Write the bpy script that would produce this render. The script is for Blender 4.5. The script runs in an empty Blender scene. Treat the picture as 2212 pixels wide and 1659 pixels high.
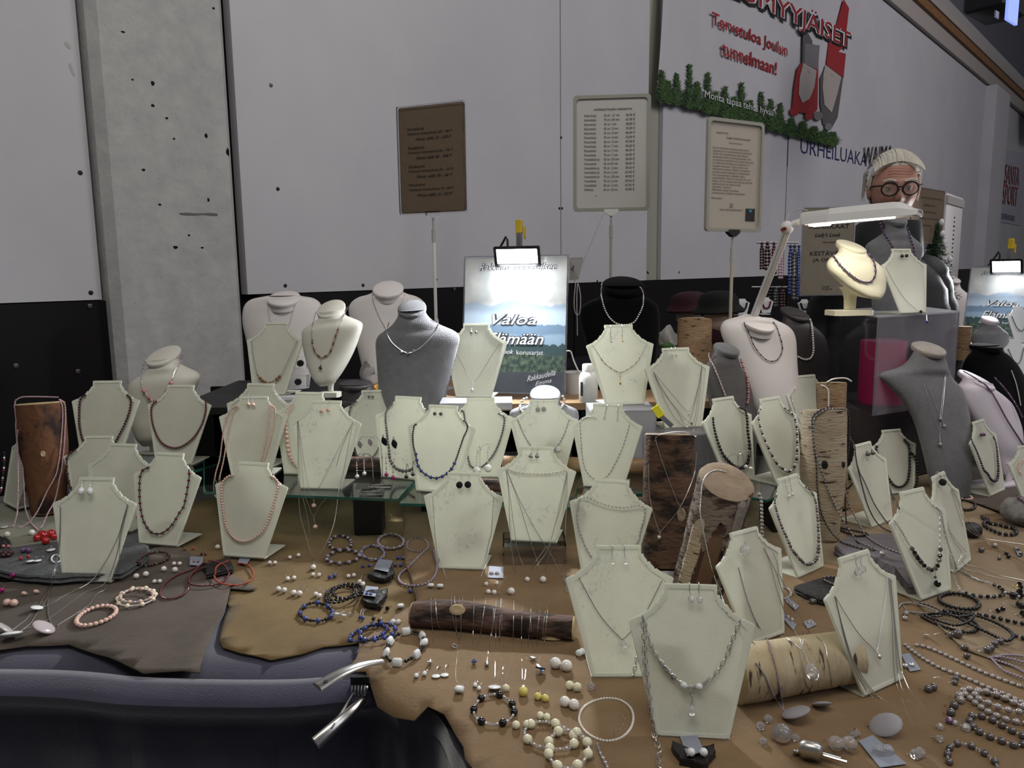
import bpy, bmesh, math, random
from mathutils import Vector, Matrix, noise
from mathutils.bvhtree import BVHTree
from mathutils.geometry import delaunay_2d_cdt
random.seed(7)
V = Vector; PI = math.pi
S = bpy.context.scene; COL = S.collection
# ---------------------------------------------------------------- camera
F = 1661.0; TH = math.atan(247/F); RO = .013; CAM = V((0, 0, 1.40))
_u0 = V((0, math.sin(TH), math.cos(TH))); FW = V((0, math.cos(TH), -math.sin(TH))); _r0 = V((1, 0, 0))
RI = math.cos(RO)*_r0 - math.sin(RO)*_u0; UP = math.cos(RO)*_u0 + math.sin(RO)*_r0
cd = bpy.data.cameras.new('camera'); cam = bpy.data.objects.new('camera', cd); COL.objects.link(cam)
cd.sensor_width = 36; cd.sensor_fit = 'HORIZONTAL'; cd.lens = 36*F/2212; cd.clip_start = .05; cd.clip_end = 100
m = Matrix((RI, UP, -FW)).transposed().to_4x4(); m.translation = CAM; cam.matrix_world = m
S.camera = cam
# ---------------------------------------------------------------- view, world, lights
S.view_settings.view_transform = 'Standard'; S.view_settings.look = 'None'; S.view_settings.gamma = 1
S.view_settings.use_curve_mapping = False; S.view_settings.exposure = 0.0
W = bpy.data.worlds.new('hall_air'); S.world = W; W.use_nodes = True
W.node_tree.nodes['Background'].inputs[0].default_value = (.55, .56, .60, 1); W.node_tree.nodes['Background'].inputs[1].default_value = .16
def area(name, loc, tgt, sx, sy, power, col=(1, 1, 1), spread=PI):
    l = bpy.data.lights.new(name, 'AREA'); l.shape = 'RECTANGLE'; l.size = sx; l.size_y = sy; l.energy = power; l.color = col; l.spread = spread
    o = bpy.data.objects.new(name, l); COL.objects.link(o); o.location = loc
    o.rotation_euler = (V(tgt)-V(loc)).to_track_quat('-Z', 'Y').to_euler(); return o
area('hall_light_front', (-.2, .2, 4.2), (.1, 1.9, .8), 2.6, 1.2, 53, (1, .96, .88))
area('hall_light_side', (3.6, 2.6, 4.6), (1.2, 2.2, .8), 1.2, 2.6, 40, (1, .93, .88))
area('far_wall_fill', (8.5, 3.5, 6.5), (6.4, 8.5, 2.4), 3, 3, 270, (1, .93, .97))  # added fill that brightens the far stretch of wall
area('hall_light_wall', (4.0, -1.5, 4.6), (1.0, 5.5, 2.0), 3, 3, 58, (.93, .94, 1))
# ---------------------------------------------------------------- pixel helpers (frame 2212 x 1659): each gives a real 3D point
def ray(x, y): return FW + RI*((x-1106)/F) - UP*((y-829.5)/F)
def unp(x, y, Z): return CAM + ray(x, y)*Z
def on(x, y, z=.75):
    r = ray(x, y); return CAM + r*((z-CAM.z)/r.z)
def zc(p): return (p-CAM).dot(FW)
def onplane(x, y, p, n):
    r = ray(x, y); d = r.dot(n)
    return CAM + r*((p-CAM).dot(n)/d) if abs(d) > 1e-6 else unp(x, y, zc(p))
FR = dict(A=(0, 700, 3.95), B=(0, 1080, 3.95), C=(440, 560, 3.95), D=(560, 800, 3.95), E=(560, 1100, 3.95), G=(900, 1239, 3.95),
          H=(960, 560, 3.95), I=(1050, 900, 3.95), J=(1400, 640, 3.95), K=(1400, 1000, 3.95), L=(1652, 800, 3.95), M=(1652, 1180, 3.464),
          N=(1600, 300, 3.606), O=(0, 1090, 5.027), Q=(2050, 1180, 7.54), R=(1400, 1400, 6.144), Z=(0, 0, 1.0))
def parse(s, fr='Z', mode=None):
    """'A:10,20 30,40 @T C:5,6' -> [(x, y, mode)] in full pixels"""
    out = []
    for t in s.split():
        if t[0] == '@': mode = t[1:]; continue
        if t[1:2] == ':': fr = t[0]; t = t[2:]
        x, y = t.split(','); a = FR[fr]; out.append((a[0]+float(x)/a[2], a[1]+float(y)/a[2], mode))
    return out
# ---------------------------------------------------------------- materials
MT = {}
def nodes(name):
    m = bpy.data.materials.new(name); m.use_nodes = True; t = m.node_tree; b = t.nodes['Principled BSDF']
    return m, t, b
def mat(name, col, rough=.5, metal=0, trans=0, coat=0, var=None, scale=20, bump=0, bscale=60, emit=0, ior=1.45, sheen=0, stretch=None, lo=.35, hi=.65, spec=.5):
    m, t, b = nodes(name); N = t.nodes.new; L = t.links.new
    b.inputs['Base Color'].default_value = (*col, 1); b.inputs['Roughness'].default_value = rough; b.inputs['Metallic'].default_value = metal
    b.inputs['Transmission Weight'].default_value = trans; b.inputs['Coat Weight'].default_value = coat; b.inputs['IOR'].default_value = ior
    b.inputs['Coat Roughness'].default_value = .08; b.inputs['Specular IOR Level'].default_value = spec
    if sheen: b.inputs['Sheen Weight'].default_value = sheen; b.inputs['Sheen Roughness'].default_value = .4
    if emit: b.inputs['Emission Color'].default_value = (*col, 1); b.inputs['Emission Strength'].default_value = emit
    src = None
    if var or bump:
        tc = N('ShaderNodeTexCoord'); mp = N('ShaderNodeMapping'); L(tc.outputs['Object'], mp.inputs[0]); src = mp.outputs[0]
        if stretch: mp.inputs['Scale'].default_value = stretch
    if var:
        n = N('ShaderNodeTexNoise'); n.inputs['Scale'].default_value = scale; n.inputs['Detail'].default_value = 8; n.inputs['Roughness'].default_value = .65; L(src, n.inputs[0])
        r = N('ShaderNodeValToRGB'); r.color_ramp.elements[0].position = lo; r.color_ramp.elements[1].position = hi
        r.color_ramp.elements[0].color = (*col, 1); r.color_ramp.elements[1].color = (*var, 1); L(n.outputs[0], r.inputs[0]); L(r.outputs[0], b.inputs['Base Color'])
    if bump:
        n = N('ShaderNodeTexNoise'); n.inputs['Scale'].default_value = bscale; n.inputs['Detail'].default_value = 6; L(src, n.inputs[0])
        k = N('ShaderNodeBump'); k.inputs['Strength'].default_value = bump; k.inputs['Distance'].default_value = .004; L(n.outputs[0], k.inputs['Height']); L(k.outputs[0], b.inputs['Normal'])
    MT[name] = m; return m
def two(name, base, spots, scale, lo, hi, rough=.7, bump=.3, bscale=80, stretch=(1, 1, 1), base2=None, voro=False):
    """base colour with a second marking pattern: pits, bark marks, cracks"""
    m = mat(name, base, rough, var=base2 or tuple(c*.8 for c in base), scale=scale*.3, bump=bump, bscale=bscale, stretch=stretch)
    t = m.node_tree; N = t.nodes.new; L = t.links.new; b = t.nodes['Principled BSDF']
    src = [x for x in t.nodes if x.type == 'MAPPING'][0].outputs[0]
    if voro:
        n = N('ShaderNodeTexVoronoi'); n.inputs['Scale'].default_value = scale; L(src, n.inputs[0]); o = n.outputs['Distance']
    else:
        n = N('ShaderNodeTexNoise'); n.inputs['Scale'].default_value = scale; n.inputs['Detail'].default_value = 5; L(src, n.inputs[0]); o = n.outputs[0]
    r = N('ShaderNodeValToRGB'); r.color_ramp.elements[0].position = lo; r.color_ramp.elements[1].position = hi; L(o, r.inputs[0])
    mx = N('ShaderNodeMix'); mx.data_type = 'RGBA'; L(r.outputs[0], mx.inputs[0])
    old = b.inputs['Base Color'].links[0].from_socket; L(old, mx.inputs[6]); mx.inputs[7].default_value = (*spots, 1); L(mx.outputs[2], b.inputs['Base Color'])
    return m
mat('panel_white', (.50, .50, .52), .45, var=(.46, .46, .49), scale=1.5, spec=.3)
mat('panel_black', (.006, .005, .006), .5, spec=.2)
two('concrete', (.44, .44, .43), (.05, .05, .05), 42, .0, .085, .85, .5, 40, voro=True, base2=(.36, .36, .36))
_r = [x for x in MT['concrete'].node_tree.nodes if x.type == 'VALTORGB'][-1]
_r.color_ramp.elements[0].color = (1, 1, 1, 1); _r.color_ramp.elements[1].color = (0, 0, 0, 1)
mat('black', (.008, .008, .009), .5); mat('black_matte', (.012, .011, .013), .9, spec=.1); mat('screw', (.12, .11, .10), .4, metal=.6)
mat('hall_grey', (.16, .16, .20), .8); mat('wood_trim', (.24, .12, .045), .6, var=(.16, .08, .03), scale=8, stretch=(1, 1, 8))
mat('beige', (.36, .33, .31), .6); mat('floor', (.16, .155, .15), .6, var=(.12, .12, .115), scale=3); mat('ceiling', (.05, .05, .055), .9)
mat('velvet', (.052, .050, .078), .9, sheen=1, var=(.036, .035, .056), scale=5, bump=.2, bscale=300, spec=.1)
mat('leather_brown', (.165, .103, .050), .85, var=(.215, .143, .078), scale=5, bump=.22, bscale=160, spec=.2, sheen=.15)
mat('leather_tan', (.175, .118, .050), .85, var=(.125, .083, .037), scale=6, bump=.22, bscale=160, spec=.2, sheen=.15)
mat('leather_grey', (.10, .080, .064), .85, var=(.068, .054, .043), scale=7, bump=.22, bscale=140, spec=.2, sheen=.15)
mat('leather_green', (.24, .24, .19), .85, var=(.19, .19, .15), scale=6, bump=.22, bscale=160, spec=.2)
mat('leather_sand', (.26, .20, .13), .85, var=(.21, .155, .10), scale=5, bump=.22, bscale=160, spec=.2)
mat('slate', (.055, .057, .060), .7, var=(.10, .105, .11), scale=25, bump=1, bscale=70)
mat('slate_violet', (.16, .14, .155), .75, var=(.11, .095, .105), scale=25, bump=1, bscale=60, stretch=(1, 4, 1))
mat('slate_black', (.012, .012, .013), .45, bump=1, bscale=90); mat('stone_grey', (.22, .205, .19), .9, var=(.10, .095, .09), scale=60, bump=1, bscale=60)
mat('card', (.24, .26, .32), .6); mat('card_white', (.62, .62, .60), .6); mat('paper', (.50, .48, .46), .7); mat('paper_cream', (.42, .37, .31), .7)
mat('paper_kraft', (.125, .088, .058), .7, var=(.11, .078, .05), scale=60); mat('kraft_pale', (.26, .22, .17), .6, var=(.21, .18, .14), scale=10)
mat('ink', (.012, .010, .009), .6); mat('ink_blue', (.015, .02, .10), .5); mat('red', (.28, .018, .022), .5); mat('ink_white', (.62, .62, .64), .5)
mat('frame_green', (.30, .30, .25), .5); mat('plastic_white', (.68, .67, .66), .35); mat('plastic_grey', (.38, .37, .36), .4); mat('yellow', (.55, .38, .02), .45); mat('yellow_br', (.75, .70, .03), .4)
mat('silver', (.62, .61, .60), .36, 1); mat('chain', (.66, .65, .64), .3, 1); mat('steel', (.55, .54, .52), .28, 1, bump=.1, bscale=40); mat('gold', (.75, .55, .20), .25, 1)
mat('grey_metal', (.25, .25, .26), .45, .7)
mat('cream', (.62, .60, .53), .55, bump=.1, bscale=300); mat('bust_white', (.66, .62, .61), .5, bump=.1, bscale=300); mat('bust_yellow', (.74, .70, .52), .5, bump=.1, bscale=300)
mat('bust_lilac', (.66, .60, .66), .5); mat('felt', (.13, .13, .14), .9, sheen=.3, var=(.16, .16, .17), scale=40, bump=.5, bscale=350)
mat('felt_beige', (.42, .38, .33), .9, sheen=.4, var=(.34, .31, .28), scale=30, bump=.7, bscale=200); mat('velvet_black', (.004, .004, .005), .9, sheen=.12, bump=.3, bscale=350, spec=.05)
mat('bust_brown', (.035, .030, .032), .55); mat('bust_slate', (.09, .085, .085), .6, bump=.4, bscale=60); mat('bust_silver', (.40, .40, .43), .4, bump=.1, bscale=200)
mat('bust_clay', (.42, .42, .45), .35, var=(.16, .16, .17), scale=14)
two('bark_red', (.115, .045, .020), (.018, .009, .006), 14, .52, .62, .85, 1, 60, (1, 1, .7), base2=(.165, .070, .032))
two('bark_dark', (.075, .040, .024), (.018, .010, .007), 18, .48, .6, .9, 1, 70, (1, 1, 2.2), base2=(.12, .066, .038))
two('bark_birch', (.42, .36, .26), (.05, .03, .02), 22, .60, .66, .8, .8, 50, (1, 1, 5), base2=(.33, .25, .16))
two('bark_birch_tan', (.30, .20, .11), (.035, .02, .012), 26, .60, .66, .85, .8, 60, (1, 1, 5), base2=(.22, .13, .07))
two('bark_birch_lying', (.52, .44, .29), (.06, .035, .02), 20, .60, .66, .8, .8, 50, (5, 1, 1), base2=(.42, .33, .20))
two('bark_branch', (.085, .045, .032), (.020, .011, .008), 20, .50, .6, .85, 1, 80, (.6, 2, 2), base2=(.12, .07, .055))
two('bark_strip', (.17, .145, .12), (.05, .03, .02), 30, .5, .62, .9, 1, 80, (1, 1, 1), base2=(.26, .23, .20))
two('bark_cut', (.15, .11, .08), (.04, .022, .015), 26, .5, .6, .9, .8, 70, (1, 1, 3), base2=(.20, .16, .125)); two('bark_hollow', (.045, .020, .012), (.012, .006, .004), 20, .5, .6, .9, .8, 70, base2=(.075, .034, .020))
mat('wood_inner', (.16, .095, .048), .8, var=(.095, .05, .025), scale=8, bump=.6, bscale=60, stretch=(1, 1, .2)); mat('wood_end', (.33, .26, .18), .85, var=(.25, .18, .12), scale=25, bump=.5, bscale=120)
mat('wood_end_pale', (.50, .42, .27), .8, var=(.36, .26, .14), scale=12, bump=.4, bscale=120); mat('board', (.34, .22, .12), .6, var=(.27, .16, .085), scale=6, stretch=(.5, 6, 6))
mat('glass', (.80, .93, .89), .03, trans=1, ior=1.3); mat('glass_edge', (.02, .12, .09), .1, trans=.3, coat=.5); mat('clear', (.93, .93, .95), .06, trans=1, ior=1.15)
mat('clear_lilac', (.78, .76, .84), .16, trans=.88, var=(.86, .85, .90), scale=30, ior=1.12); mat('clear_frost', (.70, .70, .74), .35, trans=.6, ior=1.2)
mat('bag', (.55, .52, .50), .2, trans=.7, bump=.6, bscale=30, ior=1.15); mat('candle', (.80, .01, .12), .5, var=(.72, .03, .24), scale=4, lo=.3, hi=.7); MT['candle'].node_tree.nodes['Principled BSDF'].inputs['Subsurface Weight'].default_value = .3
mat('candle_top', (.62, .20, .35), .5)
mat('led', (.93, .96, 1), .3, emit=14); mat('tube', (1, .90, .76), .3, emit=4); mat('screen', (.22, .30, 1), .3, emit=1.2)
mat('needle', (.012, .040, .014), .8); mat('needle_light', (.05, .11, .03), .8); mat('snow', (.7, .7, .72), .8)
# beads
mat('pearl', (.78, .74, .70), .18, coat=.6); mat('pearl_cream', (.80, .76, .55), .18, coat=.6); mat('pearl_pink', (.74, .50, .42), .2, coat=.5); mat('pearl_rose', (.50, .34, .38), .22, coat=.5)
mat('pearl_grey', (.36, .33, .32), .25, .3, coat=.6); mat('pearl_dark', (.13, .115, .12), .22, .4, coat=.6); mat('pearl_lilac', (.30, .25, .30), .3, .2, coat=.4); mat('pearl_purple', (.10, .035, .11), .2, .4, coat=.6)
mat('bead_black', (.006, .006, .008), .15, coat=.4); mat('bead_slate', (.12, .12, .125), .4); mat('lava', (.02, .02, .022), .8, bump=1, bscale=500); mat('garnet', (.11, .012, .022), .2, coat=.5)
mat('garnet_dark', (.045, .010, .014), .2, coat=.5); mat('coral', (.35, .055, .025), .3, coat=.3); mat('red_glass', (.42, .008, .010), .08, coat=1); mat('magenta', (.38, .01, .17), .2, coat=.5)
mat('lapis', (.02, .035, .20), .2, coat=.5, var=(.05, .08, .30), scale=150); mat('tiger', (.22, .085, .025), .2, coat=.5); mat('amber', (.45, .22, .04), .3); mat('rose_stone', (.50, .17, .18), .3, coat=.4)
mat('quartz', (.66, .58, .60), .2, trans=.35, coat=.4); mat('ice_quartz', (.86, .83, .90), .25, trans=.25, bump=.8, bscale=120); mat('milk', (.78, .80, .80), .15, coat=.6); mat('crystal', (.93, .93, .96), .03, trans=.85, ior=1.5)
mat('yellow_pearl', (.68, .58, .16), .2, coat=.5); mat('gold_pearl', (.45, .27, .10), .3, .5); mat('violet', (.16, .08, .20), .3, coat=.3); mat('smoky', (.16, .15, .12), .1, trans=.3, coat=.5); mat('blue_stone', (.05, .28, .45), .1, coat=.8)
mat('skin', (.50, .27, .20), .55, var=(.42, .20, .15), scale=30, bump=.15, bscale=120); mat('hair', (.72, .69, .62), .5, var=(.56, .52, .45), scale=60, bump=.8, bscale=160, stretch=(1, .12, .3)); mat('jacket', (.030, .030, .033), .65, bump=.8, bscale=22, spec=.3)
mat('denim', (.02, .022, .03), .8); mat('lip', (.30, .10, .09), .5); mat('iris', (.10, .13, .15), .2, coat=.8); mat('lens', (.90, .88, .86), .02, trans=.95, ior=1.05); mat('doll', (.42, .30, .24), .45); mat('doll_lip', (.4, .03, .04), .4)
mat('wool_wine', (.030, .004, .009), .9, bump=.8, bscale=150); mat('wool_black', (.004, .004, .004), .9, bump=.6, bscale=150); mat('cable', (.42, .41, .40), .5); mat('dark_glass', (.02, .02, .025), .05, coat=1)
def acrylic():
    m = mat('acrylic', (.86, .86, .76), .38, trans=.12, var=(.70, .71, .61), scale=6, bump=.10, bscale=300, lo=.3, hi=.7, ior=1.3)
    t = m.node_tree; b = t.nodes['Principled BSDF']; out = t.nodes['Material Output']
    tr = t.nodes.new('ShaderNodeBsdfTranslucent'); tr.inputs[0].default_value = (.86, .86, .74, 1); mx = t.nodes.new('ShaderNodeMixShader'); mx.inputs[0].default_value = .28
    t.links.new(b.outputs[0], mx.inputs[1]); t.links.new(tr.outputs[0], mx.inputs[2]); tp = t.nodes.new('ShaderNodeBsdfTransparent'); m2 = t.nodes.new('ShaderNodeMixShader'); m2.inputs[0].default_value = .10; t.links.new(mx.outputs[0], m2.inputs[1]); t.links.new(tp.outputs[0], m2.inputs[2]); t.links.new(m2.outputs[0], out.inputs[0])
acrylic()
def acrylic_worn():
    m = acrylic_src = MT['acrylic'].copy(); m.name = 'acrylic_worn'; t = m.node_tree; b = t.nodes['Principled BSDF']
    n = t.nodes.new('ShaderNodeTexNoise'); n.inputs['Scale'].default_value = 140; n.inputs['Detail'].default_value = 4
    n2 = t.nodes.new('ShaderNodeTexNoise'); n2.inputs['Scale'].default_value = 14
    tc = [x for x in t.nodes if x.type == 'TEX_COORD'][0]; t.links.new(tc.outputs['Object'], n.inputs[0]); t.links.new(tc.outputs['Object'], n2.inputs[0])
    a = t.nodes.new('ShaderNodeMath'); a.operation = 'MULTIPLY'; t.links.new(n.outputs[0], a.inputs[0]); t.links.new(n2.outputs[0], a.inputs[1])
    r = t.nodes.new('ShaderNodeValToRGB'); r.color_ramp.elements[0].position = .285; r.color_ramp.elements[1].position = .36; t.links.new(a.outputs[0], r.inputs[0])
    mx = t.nodes.new('ShaderNodeMix'); mx.data_type = 'RGBA'; t.links.new(r.outputs[0], mx.inputs[0]); old = b.inputs['Base Color'].links[0].from_socket
    mx.inputs[7].default_value = (.58, .59, .55, 1); t.links.new(old, mx.inputs[6]); t.links.new(mx.outputs[2], b.inputs['Base Color']); MT['acrylic_worn'] = m
acrylic_worn()
_m = MT['acrylic'].copy(); _m.name = 'acrylic_rim'; MT['acrylic_rim'] = _m; _b = _m.node_tree.nodes['Principled BSDF']; [_m.node_tree.links.remove(l) for l in list(_b.inputs['Base Color'].links)]; _b.inputs['Base Color'].default_value = (.93, .95, .86, 1); _b.inputs['Roughness'].default_value = .25
# ---------------------------------------------------------------- mesh builder
class MB:
    def __init__(s): s.v = []; s.f = []
    def add(s, vs, fs):
        n = len(s.v); s.v += [V(p) for p in vs]; s.f += [tuple(i+n for i in f) for f in fs]; return s
    def hexa(s, a, b):      # bottom quad a, top quad b
        return s.add(list(a)+list(b), [(3, 2, 1, 0), (4, 5, 6, 7), (0, 1, 5, 4), (1, 2, 6, 5), (2, 3, 7, 6), (3, 0, 4, 7)])
    def box(s, c, size, X=V((1, 0, 0)), Y=V((0, 1, 0)), Z=V((0, 0, 1)), bev=0):
        c = V(c); hx, hy, hz = [k/2 for k in size]
        if bev:
            b = bev; pts = [(-hx+b, -hy), (hx-b, -hy), (hx, -hy+b), (hx, hy-b), (hx-b, hy), (-hx+b, hy), (-hx, hy-b), (-hx, -hy+b)]
            def sh(k, z): return [c+X*(x*(1-k/hx))+Y*(y*(1-k/hy))+Z*z for x, y in pts]
            rings = [sh(b, -hz), sh(0, -hz+b), sh(0, hz-b), sh(b, hz)]; return s.rings(rings)
        q = lambda z: [c-X*hx-Y*hy+Z*z, c+X*hx-Y*hy+Z*z, c+X*hx+Y*hy+Z*z, c-X*hx+Y*hy+Z*z]
        return s.hexa(q(-hz), q(hz))
    def rings(s, R, caps=True, closed=False):
        k = len(R[0]); n = len(s.v)
        for r in R: s.v += [V(p) for p in r]
        m = len(R)
        for i in range(m if closed else m-1):
            a = n+i*k; b = n+((i+1) % m)*k
            for j in range(k): s.f.append((a+j, a+(j+1) % k, b+(j+1) % k, b+j))
        if caps and not closed: s.f.append(tuple(n+j for j in reversed(range(k)))); s.f.append(tuple(n+(m-1)*k+j for j in range(k)))
        return s
    def tube(s, P, r, seg=6, closed=False, rf=None):
        P = [V(p) for p in P]; R = []; n = len(P); prev = None
        for i, p in enumerate(P):
            t = (P[(i+1) % n]-P[i-1]) if closed else (P[min(i+1, n-1)]-P[max(i-1, 0)])
            if t.length < 1e-9: t = V((0, 0, 1))
            t.normalize()
            if prev is None: prev = t.orthogonal().normalized()
            a = prev-t*prev.dot(t); a = a.normalized() if a.length > 1e-6 else t.orthogonal().normalized(); prev = a; b = t.cross(a)
            rr = rf(i/max(n-1, 1)) if rf else r
            R.append([p+(a*math.cos(q)+b*math.sin(q))*rr for q in [2*PI*j/seg for j in range(seg)]])
        return s.rings(R, closed=closed)
    def lathe(s, prof, c, X, Y, Zv, seg=24, sy=1):
        c = V(c); R = [[c+X*(r*math.cos(a))+Y*(r*math.sin(a)*sy)+Zv*z for a in [2*PI*j/seg for j in range(seg)]] for r, z in prof]
        return s.rings(R)
    def ball(s, c, r, seg=10, rg=6, sc=(1, 1, 1), X=V((1, 0, 0)), Y=V((0, 1, 0)), Zv=V((0, 0, 1))):
        c = V(c); R = []
        for i in range(rg+1):
            p = PI*(i+.02)/(rg+.04); R.append([c+X*(r*sc[0]*math.sin(p)*math.cos(a))+Y*(r*sc[1]*math.sin(p)*math.sin(a))-Zv*(r*sc[2]*math.cos(p)) for a in [2*PI*j/seg for j in range(seg)]])
        return s.rings(R)
    def prism(s, poly, d):
        n = len(poly); s.add([V(p) for p in poly]+[V(p)+d for p in poly], [tuple(reversed(range(n))), tuple(range(n, 2*n))]+[(i, (i+1) % n, n+(i+1) % n, n+i) for i in range(n)]); return s
    def ring_prism(s, outer, inner, d):      # flat frame with a hole
        n = len(outer); a = [V(p) for p in outer]; b = [V(p) for p in inner]
        vs = a+b+[p+d for p in a]+[p+d for p in b]; fs = []
        for i in range(n):
            j = (i+1) % n; fs += [(i, n+i, n+j, j), (2*n+i, 2*n+j, 3*n+j, 3*n+i), (i, j, 2*n+j, 2*n+i), (n+i, 3*n+i, 3*n+j, n+j)]
        return s.add(vs, fs)
    def build(s, name, mt, parent=None, loc=None, smooth=True, ang=40):
        me = bpy.data.meshes.new(name); o0 = V((0, 0, 0))
        if parent is not None: o0 = wloc(parent)
        elif loc is not None: o0 = V(loc)
        me.from_pydata([p-o0 for p in s.v], [], s.f); me.materials.append(MT[mt])
        b = bmesh.new(); b.from_mesh(me); bmesh.ops.recalc_face_normals(b, faces=b.faces)
        if smooth:
            for f in b.faces: f.smooth = True
            for e in b.edges:
                if len(e.link_faces) == 2 and e.calc_face_angle(0) > math.radians(ang): e.smooth = False
        b.to_mesh(me); b.free()
        o = bpy.data.objects.new(name, me); COL.objects.link(o)
        if parent is not None: o.parent = parent
        else: o.location = o0
        o['_w'] = [0, 0, 0]
        return o
def wloc(o):
    p = V((0, 0, 0))
    while o is not None: p += o.location; o = o.parent
    return p
def thing(name, label, cat, loc, group=None):
    o = bpy.data.objects.new(name, None); o.empty_display_size = .03; COL.objects.link(o); o.location = V(loc); return tag(o, label, cat, group)
def tag(o, label=None, cat=None, group=None, kind=None):
    if label: o['label'] = label
    if cat: o['category'] = cat
    if group: o['group'] = group
    if kind: o['kind'] = kind
    if '_w' in o: del o['_w']
    return o
SURF = {}
def tree_of(objs):
    vs = []; fs = []
    for o in objs:
        n = len(vs); w = wloc(o); vs += [v.co+w for v in o.data.vertices]; fs += [tuple(i+n for i in p.vertices) for p in o.data.polygons]
    return BVHTree.FromPolygons(vs, fs)
def ctm(P, n=8, closed=False):
    """Catmull-Rom through points"""
    P = [V(p) for p in P]; m = len(P); out = []
    if m < 3: return [P[0].lerp(P[-1], i/n) for i in range(n+1)]
    for i in range(m if closed else m-1):
        a = P[(i-1) % m] if closed or i > 0 else P[0]*2-P[1]; b = P[i]; c = P[(i+1) % m]; d = P[(i+2) % m] if closed or i+2 < m else P[m-1]*2-P[m-2]
        for k in range(n):
            t = k/n; out.append(.5*((2*b)+(c-a)*t+(2*a-5*b+4*c-d)*t*t+(3*b-a-3*c+d)*t**3))
    if not closed: out.append(P[-1])
    return out
_txt = 0
def text(s, o, X, Y, w, h, mt, parent=None, name='lettering', shear=0, align='LEFT', th=.0004, keep=False, line=1.0, bold=0):
    """text as a flat mesh filling width w and height h from corner o along X, Y"""
    c = bpy.data.curves.new('t', 'FONT'); c.body = s; c.size = 1; c.shear = shear; c.align_x = align; c.space_line = line; c.resolution_u = 2; c.offset = bold
    t = bpy.data.objects.new('t', c); COL.objects.link(t); dg = bpy.context.evaluated_depsgraph_get(); me = bpy.data.meshes.new_from_object(t.evaluated_get(dg)); bpy.data.objects.remove(t); bpy.data.curves.remove(c)
    xs = [v.co.x for v in me.vertices]; ys = [v.co.y for v in me.vertices]; x0, x1, y0, y1 = min(xs), max(xs), min(ys), max(ys)
    kx = w/(x1-x0); ky = (h/(y1-y0)) if h else kx
    if keep: kx = ky = min(kx, ky)
    Zn = X.cross(Y).normalized(); base = wloc(parent) if parent else V((0, 0, 0))
    for v in me.vertices: v.co = V(o)+X*((v.co.x-x0)*kx)+Y*((v.co.y-y0)*ky)+Zn*th-base
    me.materials.clear(); me.materials.append(MT[mt]); ob = bpy.data.objects.new(name, me); COL.objects.link(ob)
    if parent: ob.parent = parent
    return ob
def rrect(w, h, r, seg=5, cx=0, cy=0):
    out = []
    for (x, y, a) in ((w/2-r, h/2-r, 0), (-w/2+r, h/2-r, 90), (-w/2+r, -h/2+r, 180), (w/2-r, -h/2+r, 270)):
        for i in range(seg+1): q = math.radians(a+90*i/seg); out.append((cx+x+r*math.cos(q), cy+y+r*math.sin(q)))
    return out
class Fr:
    """a local frame on a plane: o + X*x + Y*y + N*z"""
    def __init__(s, o, X, Y): s.o = V(o); s.X = V(X).normalized(); s.Y = V(Y).normalized(); s.N = s.X.cross(s.Y)
    def p(s, x, y, z=0): return s.o+s.X*x+s.Y*y+s.N*z
    def poly(s, pts, z=0): return [s.p(x, y, z) for x, y in pts]
def px_frame(bl, br, Zl, Zr, lean=0):
    a = unp(*bl, Zl); b = unp(*br, Zr); z = (a.z+b.z)/2; a.z = b.z = z; X = (b-a).normalized(); N = X.cross(V((0, 0, 1)))
    return Fr((a+b)/2, X, V((0, 0, 1))*math.cos(lean)-N*math.sin(lean)), (b-a).length
# ================================================================ SETTING
dv = ray(2590, 563); WD = V((dv.x, dv.y, 0)).normalized(); WP = unp(0, 655, 2.5); WN = V((WD.y, -WD.x, 0))
if WN.dot(CAM-WP) < 0: WN = -WN
ZBK = WP.z
def wpt(x, y): return onplane(x, y, WP, WN)
def ws(x, y=600): return (wpt(x, y)-WP).dot(WD)
def wall_box(name, s0, s1, z0, z1, d0, d1, mt, parent=None):
    f = Fr(WP.xy.to_3d(), WD, V((0, 0, 1))); o = V((WP.x, WP.y, 0)); q = lambda s_, d: o+WD*s_+WN*d
    m_ = MB().hexa([q(s0, d0)+V((0, 0, z0)), q(s1, d0)+V((0, 0, z0)), q(s1, d1)+V((0, 0, z0)), q(s0, d1)+V((0, 0, z0))], [q(s0, d0)+V((0, 0, z1)), q(s1, d0)+V((0, 0, z1)), q(s1, d1)+V((0, 0, z1)), q(s0, d1)+V((0, 0, z1))])
    b = m_.build(name, mt, parent, smooth=False)
    if parent is None: tag(b, kind='structure')
    return b
zt = [wpt(x, 0).z for x in (1906, 1960, 1984, 2001, 2028)]
# wall is one run of boards: black dado below, white board above
wall = bpy.data.objects.new('wall_back', None); COL.objects.link(wall); wall.location = (WP.x, WP.y, 0)
tag(wall, 'long white rink wall with black dado behind the stall', kind='structure')
cuts = [(-3.0, ws(216)), (ws(533), ws(1211)), (ws(1213), ws(1396)), (ws(1427), ws(1690)), (ws(1692), ws(2100))]
for a, b in cuts: wall_box('white_panel', a, b, ZBK, zt[0], -.05, 0, 'panel_white', wall)
for a, b in [(-3.0, ws(268, 800)), (ws(556), ws(1240)), (ws(1242), ws(1700)), (ws(1702), ws(2100))]: wall_box('black_panel', a, b, 0, ZBK-.004, -.05, -.002, 'panel_black', wall)
wall_box('backing', -3.0, ws(2100)+14, 0, zt[0]+.3, -.4, -.06, 'black_matte', wall)
wall_box('recess_shade_strip', ws(1396)+.01, ws(1427)-.005, ZBK, zt[0], -.055, -.03, 'frame_green', wall)  # darker colour paints the recess shade between the wall boards
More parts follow.
